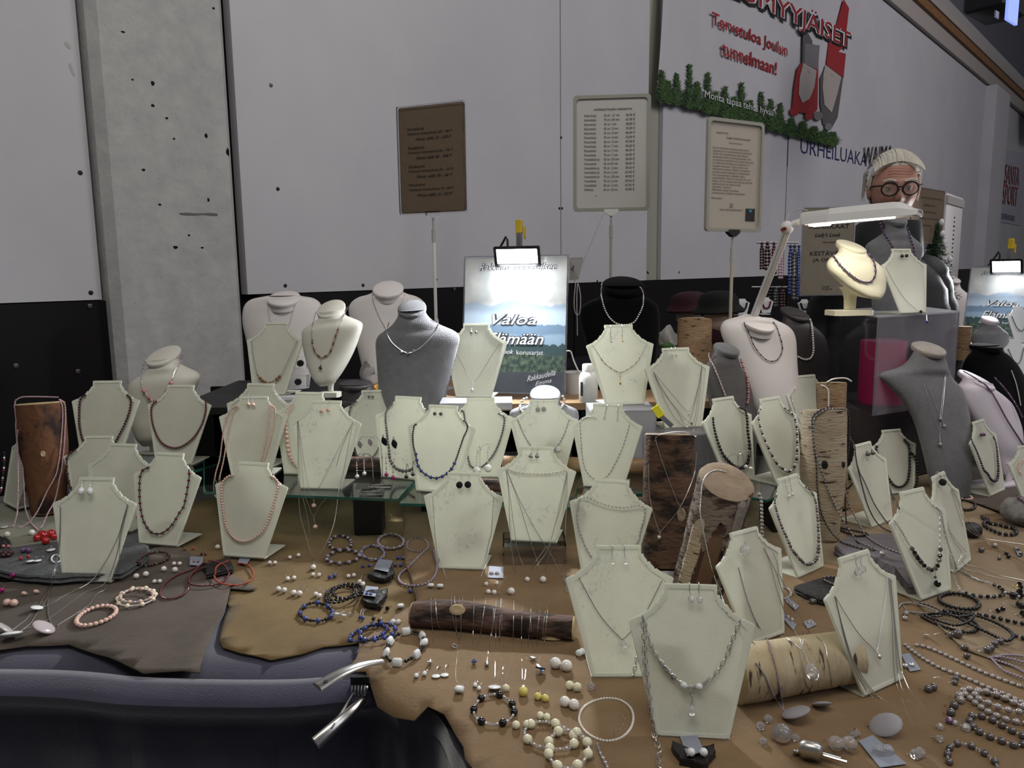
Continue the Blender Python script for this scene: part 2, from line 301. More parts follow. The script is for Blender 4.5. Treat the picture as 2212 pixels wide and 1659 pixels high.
wall_box('trim_1', ws(2100), ws(2130), 0, zt[0], -.05, .16, 'panel_white'); wall_box('wall_far', ws(2130), ws(2130)+14, ZBK*0, zt[0], -.1, -.02, 'panel_white')
wall_box('trim_2', -3, ws(2130)+14, zt[0]+.015, zt[1], -.1, .05, 'beige'); wall_box('trim_3', -3, ws(2130)+14, zt[1], zt[2], -.1, .09, 'wood_trim')
wall_box('trim_4', -3, ws(2130)+14, zt[2], zt[3], -.1, .11, 'beige'); wall_box('trim_5', -3, ws(2130)+14, zt[3], zt[4]+.1, -.3, .02, 'plastic_grey')
wall_box('wall_upper', -3, ws(2130)+14, zt[4]+.1, 9.0, -.9, -.4, 'hall_grey')
# concrete pillar
pl = MB(); s0, s1 = ws(232), ws(504)
for (a, b) in ((s0, s1),):
    o = V((WP.x, WP.y, 0)); c = .02
    prof = [(a-.015, -.06), (a-.01, .03), (a+c, .06), (b-c, .06), (b, .04), (b, -.06)]
    pl.prism([o+WD*x+WN*d for x, d in prof], V((0, 0, 5.2)))
pil = pl.build('pillar', 'concrete', loc=(o+WD*s0), smooth=False); tag(pil, 'bare concrete pillar with dark pits between white wall boards', kind='structure')
fl = MB().box((4, 6, -.05), (30, 30, .1)).build('floor', 'floor', smooth=False); tag(fl, kind='structure')
ce = MB().box((4, 6, 9.1), (30, 30, .1)).build('ceiling', 'ceiling', smooth=False); tag(ce, kind='structure')
# screws and scuffs on the wall boards
def on_wall(x, y, d=0): return wpt(x, y)+WN*d
for (x, y, bl) in [(173, 373, 0), (600, 408, 0), (784, 616, 0), (616, 617, 0), (942, 604, 0), (1212, 297, 0), (1208, 450, 0), (1214, 450, 0), (585, 184, 1), (1400, 590, 0), (196, 632, 0), (194, 661, 1), (34, 790, 1), (168, 802, 1), (982, 625, 1), (1398, 588, 0), (1467, 588, 0), (1290, 607, 1)]:
    p = on_wall(x, y); k = MB().lathe([(.008, 0), (.008, .002), (.004, .003), (.004, .0012)], p, WD, V((0, 0, 1)), WN, 12).build('screw', 'screw' if y > 640 or bl else 'black', wall, smooth=False)
    k.name = 'screw'
for (x, y, w, h, a) in [(146, 97, .012, .006, -50), (155, 150, .02, .005, -75)]:
    p = on_wall(x, y, .0008); c, s_ = math.cos(math.radians(a)), math.sin(math.radians(a)); X = WD*c+V((0, 0, s_)); Y = V((0, 0, c))-WD*s_
    pts = [p+X*(w*math.cos(q)*(1+.3*random.random()))+Y*(h*math.sin(q)*(1+.5*random.random())) for q in [2*PI*i/9 for i in range(9)]]
    MB().prism(pts, WN*.0004).build('scuff_mark', 'plastic_grey', wall, smooth=False)
pp = WP+WN*.06
def onpil(x, y, d=.0): return onplane(x, y, pp, WN)+WN*d
random.seed(3)
for (x, y, w, h) in [(492, 328, .006, .014), (330, 180, .006, .008), (445, 293, .005, .008), (450, 432, .004, .008), (360, 255, .005, .004), (310, 367, .006, .004), (461, 18, .005, .004), (286, 172, .004, .003), (330, 228, .006, .005), (376, 300, .004, .003), (345, 442, .006, .003), (266, 69, .007, .003), (379, 534, .009, .006), (437, 535, .006, .003), (408, 508, .005, .003)]:
    p = onpil(x, y, .0004); pts = [p+WD*(w*math.cos(q)*(.8+.5*random.random()))+V((0, 0, h*math.sin(q)*(.8+.5*random.random()))) for q in [2*PI*i/10 for i in range(10)]]
    MB().prism(pts, WN*.0006).build('pit', 'black_matte', pil, smooth=False)
p0, p1 = onpil(388, 464, .0006), onpil(470, 465, .0006); pts = [p0+(p1-p0)*t+V((0, 0, .004*random.random()+k*.006)) for k, ts in ((1, (0, .2, .4, .6, .8, 1)), (-.4, (1, .8, .6, .4, .2, 0))) for t in ts]
MB().prism(pts, WN*.0006).build('scuff_mark', 'bead_slate', pil, smooth=False)
# dark upper fittings: hanging screen top right
scr = thing('hanging_screen', 'dark bracketed screen with lit blue face hung above the wall', 'screen', unp(2150, 20, 6.2))
f = Fr(unp(2150, 15, 6.2), V((.75, .66, 0)), V((0, 0, 1)))
MB().box(f.p(-.02, .1, 0), (.5, .3, .35), f.X, f.N, f.Y, .02).build('housing', 'black', scr); MB().box(f.p(-.32, .1, 0), (.5, .1, .06), f.X, f.N, f.Y).build('bracket', 'black', scr, smooth=False)
MB().box(unp(2187, 8, 5.6), (.22, .02, .26), f.X, f.N, f.Y).build('screen_face', 'screen', scr, smooth=False); MB().box(unp(2153, 32, 5.8), (.07, .01, .05), f.X, f.N, f.Y).build('label_plate', 'plastic_grey', scr, smooth=False)
MB().box(f.p(.02, 1.6, .1), (.04, 2.7, .04), f.X, f.Y, f.N).build('hanger_pole', 'black', scr, smooth=False)
# ---------------------------------------------------------------- banner
def ban(x, y, d=.03): return on_wall(x, y, d)
bt = 4.6
tl, bl_, br_ = wpt(1425, 0), wpt(1409, 213), wpt(1797, 320)
b0 = ban(1409, 213); b1 = ban(1797, 320); Xb = (b1-b0).normalized(); zb = b1.z
bo = thing('banner', 'large pale Christmas fair banner with red lettering, fir sprigs and bearded gnomes', 'banner', b0)
cb = ban(1425, -40); cc = ban(1832, -40)
grid = []; nx, ny = 24, 10
for j in range(ny+1):
    for i in range(nx+1):
        u, v = i/nx, j/ny; p = (b0.lerp(b1, u)).lerp(cb.lerp(cc, u), v); grid.append(p+WN*(.008*math.sin(u*14+v*3)))
MB().add(grid, [(j*(nx+1)+i, j*(nx+1)+i+1, (j+1)*(nx+1)+i+1, (j+1)*(nx+1)+i) for j in range(ny) for i in range(nx)]).build('sheet', 'panel_white', bo)
def bp(x, y, k=1): return ban(x, y, .030+.012*k)
def bpoly(pts, mt, k, name):
    return MB().prism([bp(x, y, k) for x, y in pts], WN*.0005).build(name, mt, bo, smooth=False)
def btext(s, x0, y0, x1, y1, hpx, mt, k, **kw):   # baseline from (x0,y0) to (x1,y1), height in px at the left end
    a, b = bp(x0, y0, k), bp(x1, y1, k); X = (b-a); w = X.length; h = (bp(x0, y0-hpx, k)-a).length
    Y = V((0, 0, 1)); return text(s, a, X.normalized(), (Y-X.normalized()*Y.dot(X.normalized())).normalized() if 0 else Y, w, h, mt, bo, **kw)
btext('Tervetuloa Joulun', 1525, 64, 1690, 131, 37, 'red', 1.2, bold=.02); btext('tunnelmaan!', 1547, 121, 1667, 165, 33, 'red', 1.2, bold=.02)
for k, (mt, bd) in enumerate((('ink', .06), ('ink_white', .045), ('red', .0))):
    x, y, hs = (1590, 18, 0)
    btext('LUMYYJÄISET', 1556+(4 if k == 0 else 0), 2+(6 if k == 0 else 0), 1822+(4 if k == 0 else 0), 117+(6 if k == 0 else 0), 70, mt, 1.9+.35*k, bold=bd)
random.seed(11)
def sprig(cx, cy, h, n, mt, k):   # printed fir sprig: needle fan
    mb = MB()
    for i in range(n):
        t = random.random(); bx = cx+random.uniform(-3, 3); by = cy-h*t; a = math.radians(random.uniform(20, 75))*random.choice((-1, 1)); L = (1-t*.75)*random.uniform(12, 30)
        x1, y1 = bx+math.sin(a)*L, by-math.cos(a)*L*.8; w = 1.9; A, B, Cq = bp(bx-w, by, k), bp(bx+w, by, k), bp(x1, y1, k); mb.add([A, B, Cq], [(0, 1, 2)])
    return mb
for mt, k, q in (('needle', 1.0, 1), ('needle_light', 1.25, .4)):
    mb = MB()
    for (cx, cy, h) in [(1418, 225, 70), (1432, 228, 50), (1450, 232, 70), (1478, 238, 95), (1495, 240, 60), (1518, 250, 90), (1535, 250, 50), (1556, 258, 68), (1575, 262, 50), (1592, 268, 88), (1610, 270, 50), (1634, 280, 78), (1655, 285, 68), (1675, 290, 65), (1700, 298, 40), (1725, 300, 35), (1750, 308, 32), (1772, 314, 30), (1790, 318, 30)]:
        m2 = sprig(cx, cy, h, int(230*q), mt, k); mb.add(m2.v, m2.f)
    o = mb.build('fir_print' if k == 1 else 'fir_print_light', mt, bo, smooth=False); tag(o, kind='stuff')
bpoly([(1409, 213), (1797, 320), (1799, 300), (1690, 268), (1560, 235), (1480, 205), (1411, 190)], 'needle', .8, 'fir_base')
btext('"Monta tapaa tehdä hyvää"', 1502, 216, 1662, 258, 22, 'ink_white', 1.8)
for (g, red) in (([(1724, 55), (1744, 90), (1748, 150), (1722, 155)], 0), ([(1812, 0), (1824, 20), (1815, 100), (1775, 140), (1780, 90), (1795, 60)], 1)):
    bpoly(g, 'red' if red else 'bust_slate', 1.3, 'gnome_hat')
bpoly([(1728, 128), (1758, 140), (1756, 238), (1745, 250), (1700, 240), (1705, 190), (1712, 150)], 'red', 1.1, 'gnome_body'); bpoly([(1775, 140), (1812, 168), (1800, 255), (1785, 282), (1768, 270), (1762, 225), (1762, 170)], 'bust_slate', 1.1, 'gnome_body')
bpoly([(1728, 96), (1760, 100), (1756, 152), (1727, 140)], 'felt', 1.4, 'gnome_hat'); bpoly([(1778, 108), (1817, 118), (1812, 170), (1774, 142)], 'red', 1.4, 'gnome_hat')
bpoly([(1724, 138), (1753, 154), (1748, 190), (1738, 215), (1722, 224), (1714, 205), (1716, 170)], 'beige', 1.5, 'gnome_beard'); bpoly([(1772, 142), (1807, 168), (1798, 205), (1786, 245), (1770, 228), (1766, 190), (1768, 160)], 'beige', 1.5, 'gnome_beard')
for (x, y, r, mt) in ((1704, 243, 10, 'red'), (1736, 252, 9, 'red'), (1756, 252, 10, 'felt'), (1778, 275, 8, 'felt'), (1738, 156, 4, 'beige'), (1789, 163, 4, 'beige')): bpoly([(x+r*math.cos(a), y+r*math.sin(a)) for a in [2*PI*i/10 for i in range(10)]], mt, 1.7, 'gnome_boot' if r > 5 else 'gnome_nose')
# lettering painted on the wall
def wtext(s, x0, y0, x1, y1, h, mt, name, label, d=.002):
    a, b = on_wall(x0, y0, d), on_wall(x1, y1, d); b.z = b.z
    X = (b-a); w = X.length; hh = (on_wall(x0, y0-h, d)-a).length; o = text(s, a, X.normalized(), V((0, 0, 1)), w, hh, mt)
    o.name = name; base = a.copy()
    for v in o.data.vertices: v.co -= base
    o.location = base; tag(o, label, 'lettering'); return o
wtext('URHEILUAKA', 1728, 331, 1872, 360, 34, 'ink_blue', 'wall_lettering', 'tall navy capital letters on the white wall below the banner')
a = on_wall(1702, 303, .003); MB().box(a+V((0, 0, -.1)), (.012, .004, .26), WD, WN).build('painted_line', 'ink_blue', wall, smooth=False)
# cloth tag banner with black strokes beside the letters
wtext('WAIMA', 1862, 360, 1925, 352, 42, 'ink', 'hung_lettering', 'black capital letters half hidden behind the white-haired man', .012)
# sport centre sign
sp = thing('wall_sign', 'pale sport centre sign with five rings and red lettering on the far wall', 'sign', on_wall(2150, 400, -.01))
def spp(x, y, d): return onplane(x, y, WP+WN*(d-.02), WN)
MB().prism([spp(2128, 320, .01), spp(2104, 468, .01), spp(2205, 488, .01), spp(2215, 330, .01)], WN*.004).build('panel', 'hall_grey', sp, smooth=False)
MT['sign_pale'] = mat('sign_pale', (.42, .42, .50), .5); sp.children[0].data.materials[0] = MT['sign_pale']
for s_, x0, y0, x1, y1, h, mt in (('SANTA', 2170, 396, 2201, 402, 42, 'red'), ('SPORT', 2165, 440, 2197, 446, 44, 'red'), ('OLYMPIC TRAINING CENTER ROVANIEMI', 2131, 466, 2192, 478, 13, 'ink_blue')):
    for k_, (mm, bd) in enumerate((('ink_white', .05), (mt, 0))):
        A, B = spp(x0, y0, .02+.01*k_), spp(x1, y1, .02+.01*k_); text(s_, A, (B-A).normalized(), V((0, 0, 1)), (B-A).length, (spp(x0, y0-h, .02)-A).length, mm, sp, bold=bd)
for (x, y) in ((2138, 405), (2145, 405), (2152, 405), (2141, 424), (2149, 424)):
    c = spp(x, y, .02); MB().tube([c+WD*(.17*math.cos(a))+V((0, 0, .075*math.sin(a))) for a in [2*PI*i/20 for i in range(20)]], .006, 5, True).build('ring', 'ink', sp)
MB().prism([spp(2150, 330, .02), spp(2152, 330, .02), spp(2148, 388, .02), spp(2146, 388, .02)], WN*.002).build('sign_stroke', 'ink_blue', sp, smooth=False); MB().prism([spp(2143, 352, .021), spp(2160, 360, .021), spp(2158, 366, .021), spp(2143, 360, .021)], WN*.002).build('sign_stroke', 'ink_blue', sp, smooth=False)
MB().prism([spp(2168, 340, .02), spp(2170, 340, .02), spp(2160, 440, .02), spp(2158, 440, .02)], WN*.002).build('sign_stroke', 'ink_blue', sp, smooth=False)
ps = thing('paper_notice', 'white printed notice hung from the wall beam', 'notice', on_wall(2204, 260, .2)); A = on_wall(2197, 300, .2); B = on_wall(2230, 316, .2)
MB().prism([A, B, on_wall(2230, 245, .2), on_wall(2197, 232, .2)], WN*.003).build('sheet', 'plastic_white', ps, smooth=False); text('KAHVIO', on_wall(2199, 270, .21), WD, V((0, 0, 1)), 1.4, .22, 'ink', ps)
# ================================================================ TABLE
edge = [on(-700, 1452), on(60, 1448), on(330, 1466), on(620, 1470), on(800, 1458), on(880, 1490), on(950, 1525), on(985, 1590), on(1020, 1659), on(1080, 1900)]
far = [V((2.6, edge[-1].y, .75)), V((2.6, 2.75, .75)), V((1.75, 2.62, .75)), V((1.5, 2.50, .75)), V((.85, 2.48, .75)), V((.72, 2.80, .75)), V((-.2, 2.80, .75)), V((-1.1, 2.62, .75)), V((-1.4, 2.35, .75)), V((-2.2, 1.6, .75))]
TOP = edge+far
def z0(p, z): return V((p.x, p.y, z))
tb = thing('sales_table', 'long stall table under dark velvet carrying the jewellery displays', 'table', (.3, 1.6, 0))
TIN = [z0(p, 0)+V((0, .10, 0)) if i < 6 else z0(p, 0)+V((.10, .0, 0)) for i, p in enumerate(edge)]+[z0(p, 0) for p in far]
MB().prism([z0(p, .715) for p in TIN], V((0, 0, .022))).build('tabletop', 'board', tb, smooth=False)
for (x, y) in ((-1.5, 1.75), (-1.1, 2.2), (.2, 1.1), (.3, 2.6), (1.9, .85), (2.3, 2.6), (-.2, 1.35)): MB().box((x, y, .361), (.05, .05, .722)).build('leg', 'grey_metal', tb, smooth=False)
# velvet cloth: flat top, rolled front edge, hanging drape
cl = MB(); E = ctm([z0(p, 0) for p in edge], 8); n = len(E); R = []
for i, p in enumerate(E):
    t = (E[min(i+1, n-1)]-E[max(i-1, 0)]).normalized(); nn = V((t.y, -t.x, 0)); s_ = i/n
    u = max(0, min(1, (p.x+1.9)/1.6)); k = 1 if p.x < -.24 else max(0, 1-(p.x+.24)/.06); fold = .012*math.sin(i*1.3)+.008*math.sin(i*2.9+1)
    b = .030*k; prof = [(-.09, .7495), (-.05, .749), (-.02, .745-.012*k), (.0, .746+.006*k), (.014+b*.3, .752+.002*k), (.022+b, .735), (.020+b*.9, .715), (.010+b*.3, .700), (.006, .67), (.012+fold*.6, .55), (.02+fold, .40), (.03+fold*1.5, .20), (.035+fold*1.8, .02)]
    kk = .3+.7*k; dz = .016*(1-k)
    R.append([p+nn*(d*kk if d > 0 else d)+V((0, 0, z-(dz if -.03 < d and z > .7 else 0))) for d, z in prof])
vs = [q for r in R for q in r]; K = len(R[0]); cl.add(vs, [(i*K+j, (i+1)*K+j, (i+1)*K+j+1, i*K+j+1) for i in range(n-1) for j in range(K-1)])
inner = [R[i][0] for i in range(n)]
cl.add([z0(p, .7495) for p in inner+far], [tuple(range(len(inner+far)))])
cloth = cl.build('tablecloth', 'velvet', loc=(0, 1.2, .74), ang=70); tag(cloth, 'dark violet velvet cloth draped over the stall table with rolled front edge', 'tablecloth')
fr_ = [z0(p, 0) for p in TOP[9:]+TOP[:1]]; bk = MB()
for a, b in zip(fr_[:-1], fr_[1:]): bk.add([a+V((0, 0, .01)), b+V((0, 0, .01)), b+V((0, 0, .748)), a+V((0, 0, .748))], [(0, 1, 2, 3)])
bk.build('back_drape', 'velvet', cloth, smooth=False)
# leather skins
def skin(pts, z, mt, name, label, amp=.004, step=.035, seed=0, droop=None):
    P = [on(x, y, z) for x, y in pts]; n = len(P); Q = []
    for i in range(n):
        a, b = P[i], P[(i+1) % n]; L = (b-a).length; k = max(1, int(L/step*1.3))
        nn = V((b.y-a.y, a.x-b.x, 0)).normalized()
        for j in range(k): q = a.lerp(b, j/k); w = noise.noise(q*9+V((seed, 0, 0)))*.010; Q.append(q+nn*w*(0 if j == 0 else 1))
    B = [V((q.x, q.y)) for q in Q]; x0, x1, y0, y1 = min(b.x for b in B), max(b.x for b in B), min(b.y for b in B), max(b.y for b in B)
    from mathutils.geometry import intersect_point_tri_2d
    pts2 = list(B); y = y0+step/2
    while y < y1:
        x = x0+step/2
        while x < x1: pts2.append(V((x+random.uniform(-.004, .004), y+random.uniform(-.004, .004)))); x += step
        y += step
    m_ = len(B); r = delaunay_2d_cdt(pts2, [], [tuple(range(m_))], 1, 1e-5)
    vs, fs = r[0], r[2]
    def h(x, y):
        q = V((x, y, 0)); zz = z+amp*noise.noise(q*6+V((seed, 3, 0)))+amp*.4*noise.noise(q*17+V((seed, 9, 0)))
        if droop: zz += droop(x, y)
        return zz
    top = [V((v.x, v.y, h(v.x, v.y))) for v in vs]
    o = MB(); o.add(top, [tuple(f) for f in fs]); o = o.build(name, mt, loc=V(((x0+x1)/2, (y0+y1)/2, z)), ang=80)
    s_ = o.modifiers.new('thickness', 'SOLIDIFY'); s_.thickness = .0022; s_.offset = -1
    for p in o.data.polygons:
        pass
    tag(o, label, 'leather'); return o
EP = [z0(p, 0) for p in edge]
def outside(x, y):       # distance in front of the table edge (0 when on the table)
    best = 9; sgn = 1; q = V((x, y, 0))
    for a, b in zip(EP[:-1], EP[1:]):
        d = b-a; t = max(0, min(1, (q-a).dot(d)/d.dot(d))); c = a+d*t; L = (q-c).length
        if L < best: best = L; nn = V((d.y, -d.x, 0)); sgn = 1 if (q-c).dot(nn) > 0 else -1
    return best*sgn
def droop(x, y):
    d = outside(x, y)+.012
    return -6*d*d if d > 0 else 0
random.seed(5)
LE = []
LE.append(skin([(-300, 1330), (-300, 1090), (60, 1085), (190, 1075), (260, 1150), (120, 1230), (0, 1262)], .7535, 'leather_green', 'green_hide', 'pale grey-green leather hide under the bark log at the table end', seed=2))
LE.append(skin([(395, 1084), (440, 1078), (560, 1070), (900, 1075), (1000, 1180), (870, 1330), (775, 1388), (700, 1396), (650, 1412), (585, 1424), (520, 1410), (481, 1398), (482, 1350), (495, 1310), (470, 1250), (330, 1190), (330, 1120)], .7565, 'leather_tan', 'tan_hide', 'tan suede hide with scalloped front edge below the glass shelf', seed=3))
LE.append(skin([(-300, 1440), (-300, 1262), (0, 1262), (90, 1250), (250, 1215), (330, 1185), (372, 1175), (450, 1215), (500, 1240), (557, 1270), (540, 1276), (498, 1272), (470, 1345), (432, 1452), (310, 1453), (235, 1420), (150, 1391), (60, 1393)], .7600, 'leather_grey', 'grey_hide', 'grey-brown leather hide with pointed corners on the near side of the table', seed=4))
LE.append(skin([(775, 1392), (900, 1300), (870, 1180), (880, 1060), (1000, 1020), (1500, 1010), (1700, 1030), (2050, 1040), (2500, 1100), (2700, 1300), (2900, 1900), (1080, 1900), (1020, 1659), (1005, 1640), (985, 1590), (960, 1545), (925, 1522), (895, 1535), (850, 1520), (815, 1500), (800, 1470), (790, 1450), (745, 1452), (770, 1425)], .7600, 'leather_brown', 'brown_hide', 'large brown suede hide covering the main stretch of the table', seed=6, droop=droop, step=.03))
LE.append(skin([(1600, 1130), (1640, 1060), (1990, 1020), (2300, 1060), (2500, 1250), (2300, 1480), (2080, 1400), (1960, 1290), (1850, 1230), (1700, 1200)], .7640, 'leather_sand', 'sand_hide', 'sand-coloured hide under the black bracelets at the far table corner', seed=8))
LE.append(skin([(2040, 1000), (2130, 985), (2300, 1010), (2300, 1130), (2190, 1118), (2140, 1098), (2060, 1070)], .7680, 'leather_grey', 'curled_hide', 'small grey hide scrap below the white bust at the table corner', amp=.006, seed=12))
# slates and stones
def slab(pts, z, th, mt, name, label, cat='slate'):
    P = [on(x, y, z+th) for x, y in pts]; Q = []
    for i in range(len(P)):
        a, b = P[i], P[(i+1) % len(P)]
        for j in range(4): Q.append(a.lerp(b, j/4)+V((random.uniform(-1, 1), random.uniform(-1, 1), 0))*.0025)
    c = sum(Q, V())/len(Q); R = [[c+(q-c)*k+V((0, 0, dz+random.uniform(-1, 1)*.0012)) for q in Q] for k, dz in ((.95, -th), (1.02, -th*.7), (.99, -th*.45), (1.01, -th*.2), (.985, 0))]
    mb = MB().rings(R, caps=False); n0 = len(mb.v); mb.v.append(c+V((0, 0, .0006))); mb.f += [(n0-len(Q)+i, n0-len(Q)+(i+1) % len(Q), n0) for i in range(len(Q))]
    mb.v.append(c-V((0, 0, th))); mb.f += [(i, (i+1) % len(Q), n0+1) for i in range(len(Q))]
    o = mb.build(name, mt, loc=z0(c, z), ang=25); tag(o, label, cat); return o
random.seed(9)
SL = [slab([(-60, 1215), (0, 1185), (130, 1165), (260, 1160), (320, 1178), (316, 1200), (262, 1236), (130, 1245), (60, 1243), (-60, 1222)], .764, .018, 'slate', 'slate_slab', 'dark grey slate slab under the big frosted stand at the table end'),
      slab([(1802, 1178), (1830, 1158), (1930, 1150), (1990, 1175), (2010, 1230), (2000, 1262), (1960, 1262), (1935, 1225), (1880, 1200), (1830, 1198)], .764, .024, 'slate_violet', 'slate_slab', 'violet-grey layered slate slab under the grey pearl pendant'),
      slab([(1714, 1266), (1770, 1250), (1815, 1243), (1812, 1285), (1790, 1300), (1745, 1285)], .764, .012, 'slate_black', 'slate_piece', 'glossy black slate piece behind the nearest tilted stand'),
      slab([(792, 1240), (815, 1228), (850, 1228), (852, 1240), (830, 1248)], .762, .010, 'slate_black', 'slate_piece', 'small black slate piece under a pearl earring card by the lilac bracelets'),
      slab([(782, 1298), (790, 1275), (836, 1270), (834, 1285), (815, 1304)], .762, .010, 'slate_black', 'slate_piece', 'small black slate piece under a lapis earring card'),
      slab([(1450, 1600), (1490, 1618), (1545, 1605), (1542, 1625), (1520, 1652), (1470, 1640)], .762, .012, 'slate_black', 'slate_piece', 'black slate piece before the front frosted stand'),
      slab([(441, 1218), (498, 1203), (503, 1228), (445, 1240)], .762, .012, 'slate_black', 'slate_piece', 'small dark slate piece beneath the garnet strands'),
      slab([(-30, 1150), (0, 1158), (22, 1165), (10, 1178), (-30, 1180)], .757, .012, 'slate_black', 'slate_piece', 'black stone chip at the very end of the table')]
def rock(x, y, z, rx, ry, rz, mt, label, seed):
    c = on(x, y, z); c.z = z+rz*.8; mb = MB().ball(c, 1, 20, 12, (rx, ry, rz)); 
    for i, p in enumerate(mb.v): d = (p-c); mb.v[i] = c+d*(1+.18*noise.noise(d*25+V((seed, 0, 0)))+.08*noise.noise(d*70))
    o = mb.build('rock', mt, loc=z0(c, z), ang=60); tag(o, label, 'stone'); return o
RK = [rock(2215, 1128, .768, .062, .05, .036, 'stone_grey', 'rough grey stone carrying a purple strand at the table corner', 1), rock(2095, 1158, .764, .028, .022, .018, 'slate_black', 'black lava stone beside the shiny black bead bracelet', 5)]
# ---------------------------------------------------------------- logs
def log(P, rf, mt, label, name='log', seg=28, end='wood_end', endtilt=None, sy=1, cat='log', ridge=.05, seed=0, n=20, kn=()):
    P = [V(p) for p in P]; pts = ctm(P, max(2, n//(len(P)-1))); mb = MB(); ax = (P[-1]-P[0]).normalized(); a = ax.orthogonal().normalized() if abs(ax.z) < .9 else V((1, 0, 0)); a = (a-ax*a.dot(ax)).normalized(); b = ax.cross(a); R = []
    for i, p in enumerate(pts):
        t = i/(len(pts)-1); r = rf(t); ring = []
        for j in range(seg):
            q = 2*PI*j/seg; d = a*math.cos(q)+b*math.sin(q)*sy; w = 1+ridge*noise.noise(d*2.2+V((seed, t*3, 0)))+ridge*.35*noise.noise(d*8+V((seed, t*12, 0)))
            pt = p+d*r*w
            if endtilt and t > .6: pt += ax*(d.dot(endtilt)*r*((t-.6)/.4))
            ring.append(pt)
        R.append(ring)
    mb.rings(R, caps=False); base = min(R[0], key=lambda q: q.z).copy(); root = thing(name, label, cat, P[0])
    bark = mb.build('bark', mt, root, ang=50)
    ends = []
    for ring, dn in ((R[0], -ax), (R[-1], ax)):
        c = sum(ring, V())/len(ring); m2 = MB(); inner = [c+(q-c)*1.0 for q in ring]; K = len(ring)
        m2.add([q for q in inner]+[c+(q-c)*.93+dn*.003 for q in ring]+[c+(q-c)*.4+dn*.0035 for q in ring]+[c+dn*.0035], [(k, (k+1) % K, K+(k+1) % K, K+k) for k in range(K)]+[(K+k, K+(k+1) % K, 2*K+(k+1) % K, 2*K+k) for k in range(K)]+[(2*K+k, 2*K+(k+1) % K, 3*K) for k in range(K)])
        ends.append(m2.build('cut_end', end, root, ang=50))
    for (t, q, rr, mk) in kn:
        p = pts[int(t*(len(pts)-1))]; d = a*math.cos(q)+b*math.sin(q)*sy; c = p+d*rf(t)*.97; u = ax; w_ = d.cross(ax).normalized()
        MB().lathe([(rr, -.004), (rr*1.0, .002), (rr*.7, .004), (rr*.25, .003)], c, u*1.5, w_, d, 12).build('knot', mk, root)
    return root, [bark]+ends
LG = []
g = on(92, 1112, .756); t_ = unp(87, 872, zc(g)+.02)
r_, o_ = log([g+V((0, .03, 0)), t_], lambda t: .043+.017*min(1, t*1.6), 'bark_red', 'red-brown bark log standing upright at the table end, draped with pink pearls', seed=1, end='wood_end_pale', kn=((.55, 5.2, .006, 'wood_end_pale'),)); LG += o_; SURF['W1'] = tree_of(o_)
g = on(1452, 1232, .762); t_ = unp(1454, 948, zc(g)+.015)
r_, o_ = log([g+V((0, .04, 0)), t_+V((0, .04, 0))], lambda t: .058-.004*t, 'bark_dark', 'dark brown log standing upright behind the slanted split log', seed=2, end='wood_end', kn=((.42, 5.0, .010, 'wood_end'),)); LG += o_; SURF['W5'] = tree_of(o_)
g = on(1508, 1330, .762); t_ = unp(1576, 1046, zc(g)+.03); TL_ = V((.10, .62, 0))
r_, o_ = log([g+V((0, .045, 0)), t_+V((0, .02, 0))], lambda t: .047+.005*t, 'bark_cut', 'split log with peeling bark and slanted cut end leaning by the front stands', seed=3, end='wood_end', endtilt=TL_, ridge=.10); LG += o_; SURF['W6'] = tree_of(o_)
ax_ = (t_+V((0, .02, 0))-g-V((0, .045, 0)))
for k_, (q0, q1, t0, t1, kr, mk, top) in enumerate(((-2.15, -1.30, .05, .74, 1.035, 'bark_hollow', 1), (-2.0, -1.45, .05, .66, 1.06, 'wood_inner', 1), (-2.75, -2.2, .0, .80, 1.05, 'bark_birch', 0), (-1.25, -.75, .40, .88, 1.07, 'bark_strip', 0), (-2.1, -.9, .0, .20, 1.09, 'bark_strip', 0), (-.72, -.2, .0, .92, 1.05, 'bark_hollow', 0))):
    mb = MB(); nq, nt = 8, 12; vs = []
    for i in range(nt+1):
        for j in range(nq+1):
            t = t0+(t1-t0)*i/nt; w = math.sqrt(max(0, 1-max(0, (i/nt-.8)/.2)**2)) if top else 1; qm = (q0+q1)/2; q = qm+((q1-q0)*(j/nq-.5))*w; jag = .12*noise.noise(V((i*.9, k_*5, j*.6))) if j in (0, nq) and not top else 0; t += .05*noise.noise(V((j*1.3, k_*3, 0))) if i in (0, nt) and not top else 0
            pt = g+V((0, .045, 0))+ax_*t; r = (.047+.005*t)*kr; vs.append(pt+V((math.cos(q+jag), math.sin(q+jag), 0))*r)
    mb.add(vs, [(i*(nq+1)+j, i*(nq+1)+j+1, (i+1)*(nq+1)+j+1, (i+1)*(nq+1)+j) for i in range(nt) for j in range(nq)]); o = mb.build('peeling_bark' if 'bark' in mk else 'bare_wood', mk, r_, ang=60)
    s_ = o.modifiers.new('thickness', 'SOLIDIFY'); s_.thickness = .004
g = on(1800, 1176, .766); t_ = unp(1791, 893, zc(g)+.02)
r_, o_ = log([g+V((0, .03, 0)), g.lerp(t_, .35)+V((-.008, .03, 0)), t_+V((0, .03, 0))], lambda t: .024+.028*min(1, t*1.5), 'bark_birch', 'pale birch log with dark dots, black bead strands over its top', seed=4, end='wood_end', kn=((.72, 4.4, .007, 'bead_black'), (.72, 5.3, .006, 'bead_black'))); LG += o_; SURF['W3'] = tree_of(o_)
g = on(1820, 1110, .766); t_ = unp(1816, 836, zc(g)+.02)
r_, o_ = log([g+V((0, .06, 0)), t_+V((0, .06, 0))], lambda t: .034+.012*abs(t-.6), 'bark_birch_tan', 'tan birch log behind the dotted birch, silver bangle on top', seed=5); LG += o_; SURF['W4'] = tree_of(o_)
g = unp(1497, 800, 2.35); t_ = unp(1501, 692, 2.37)
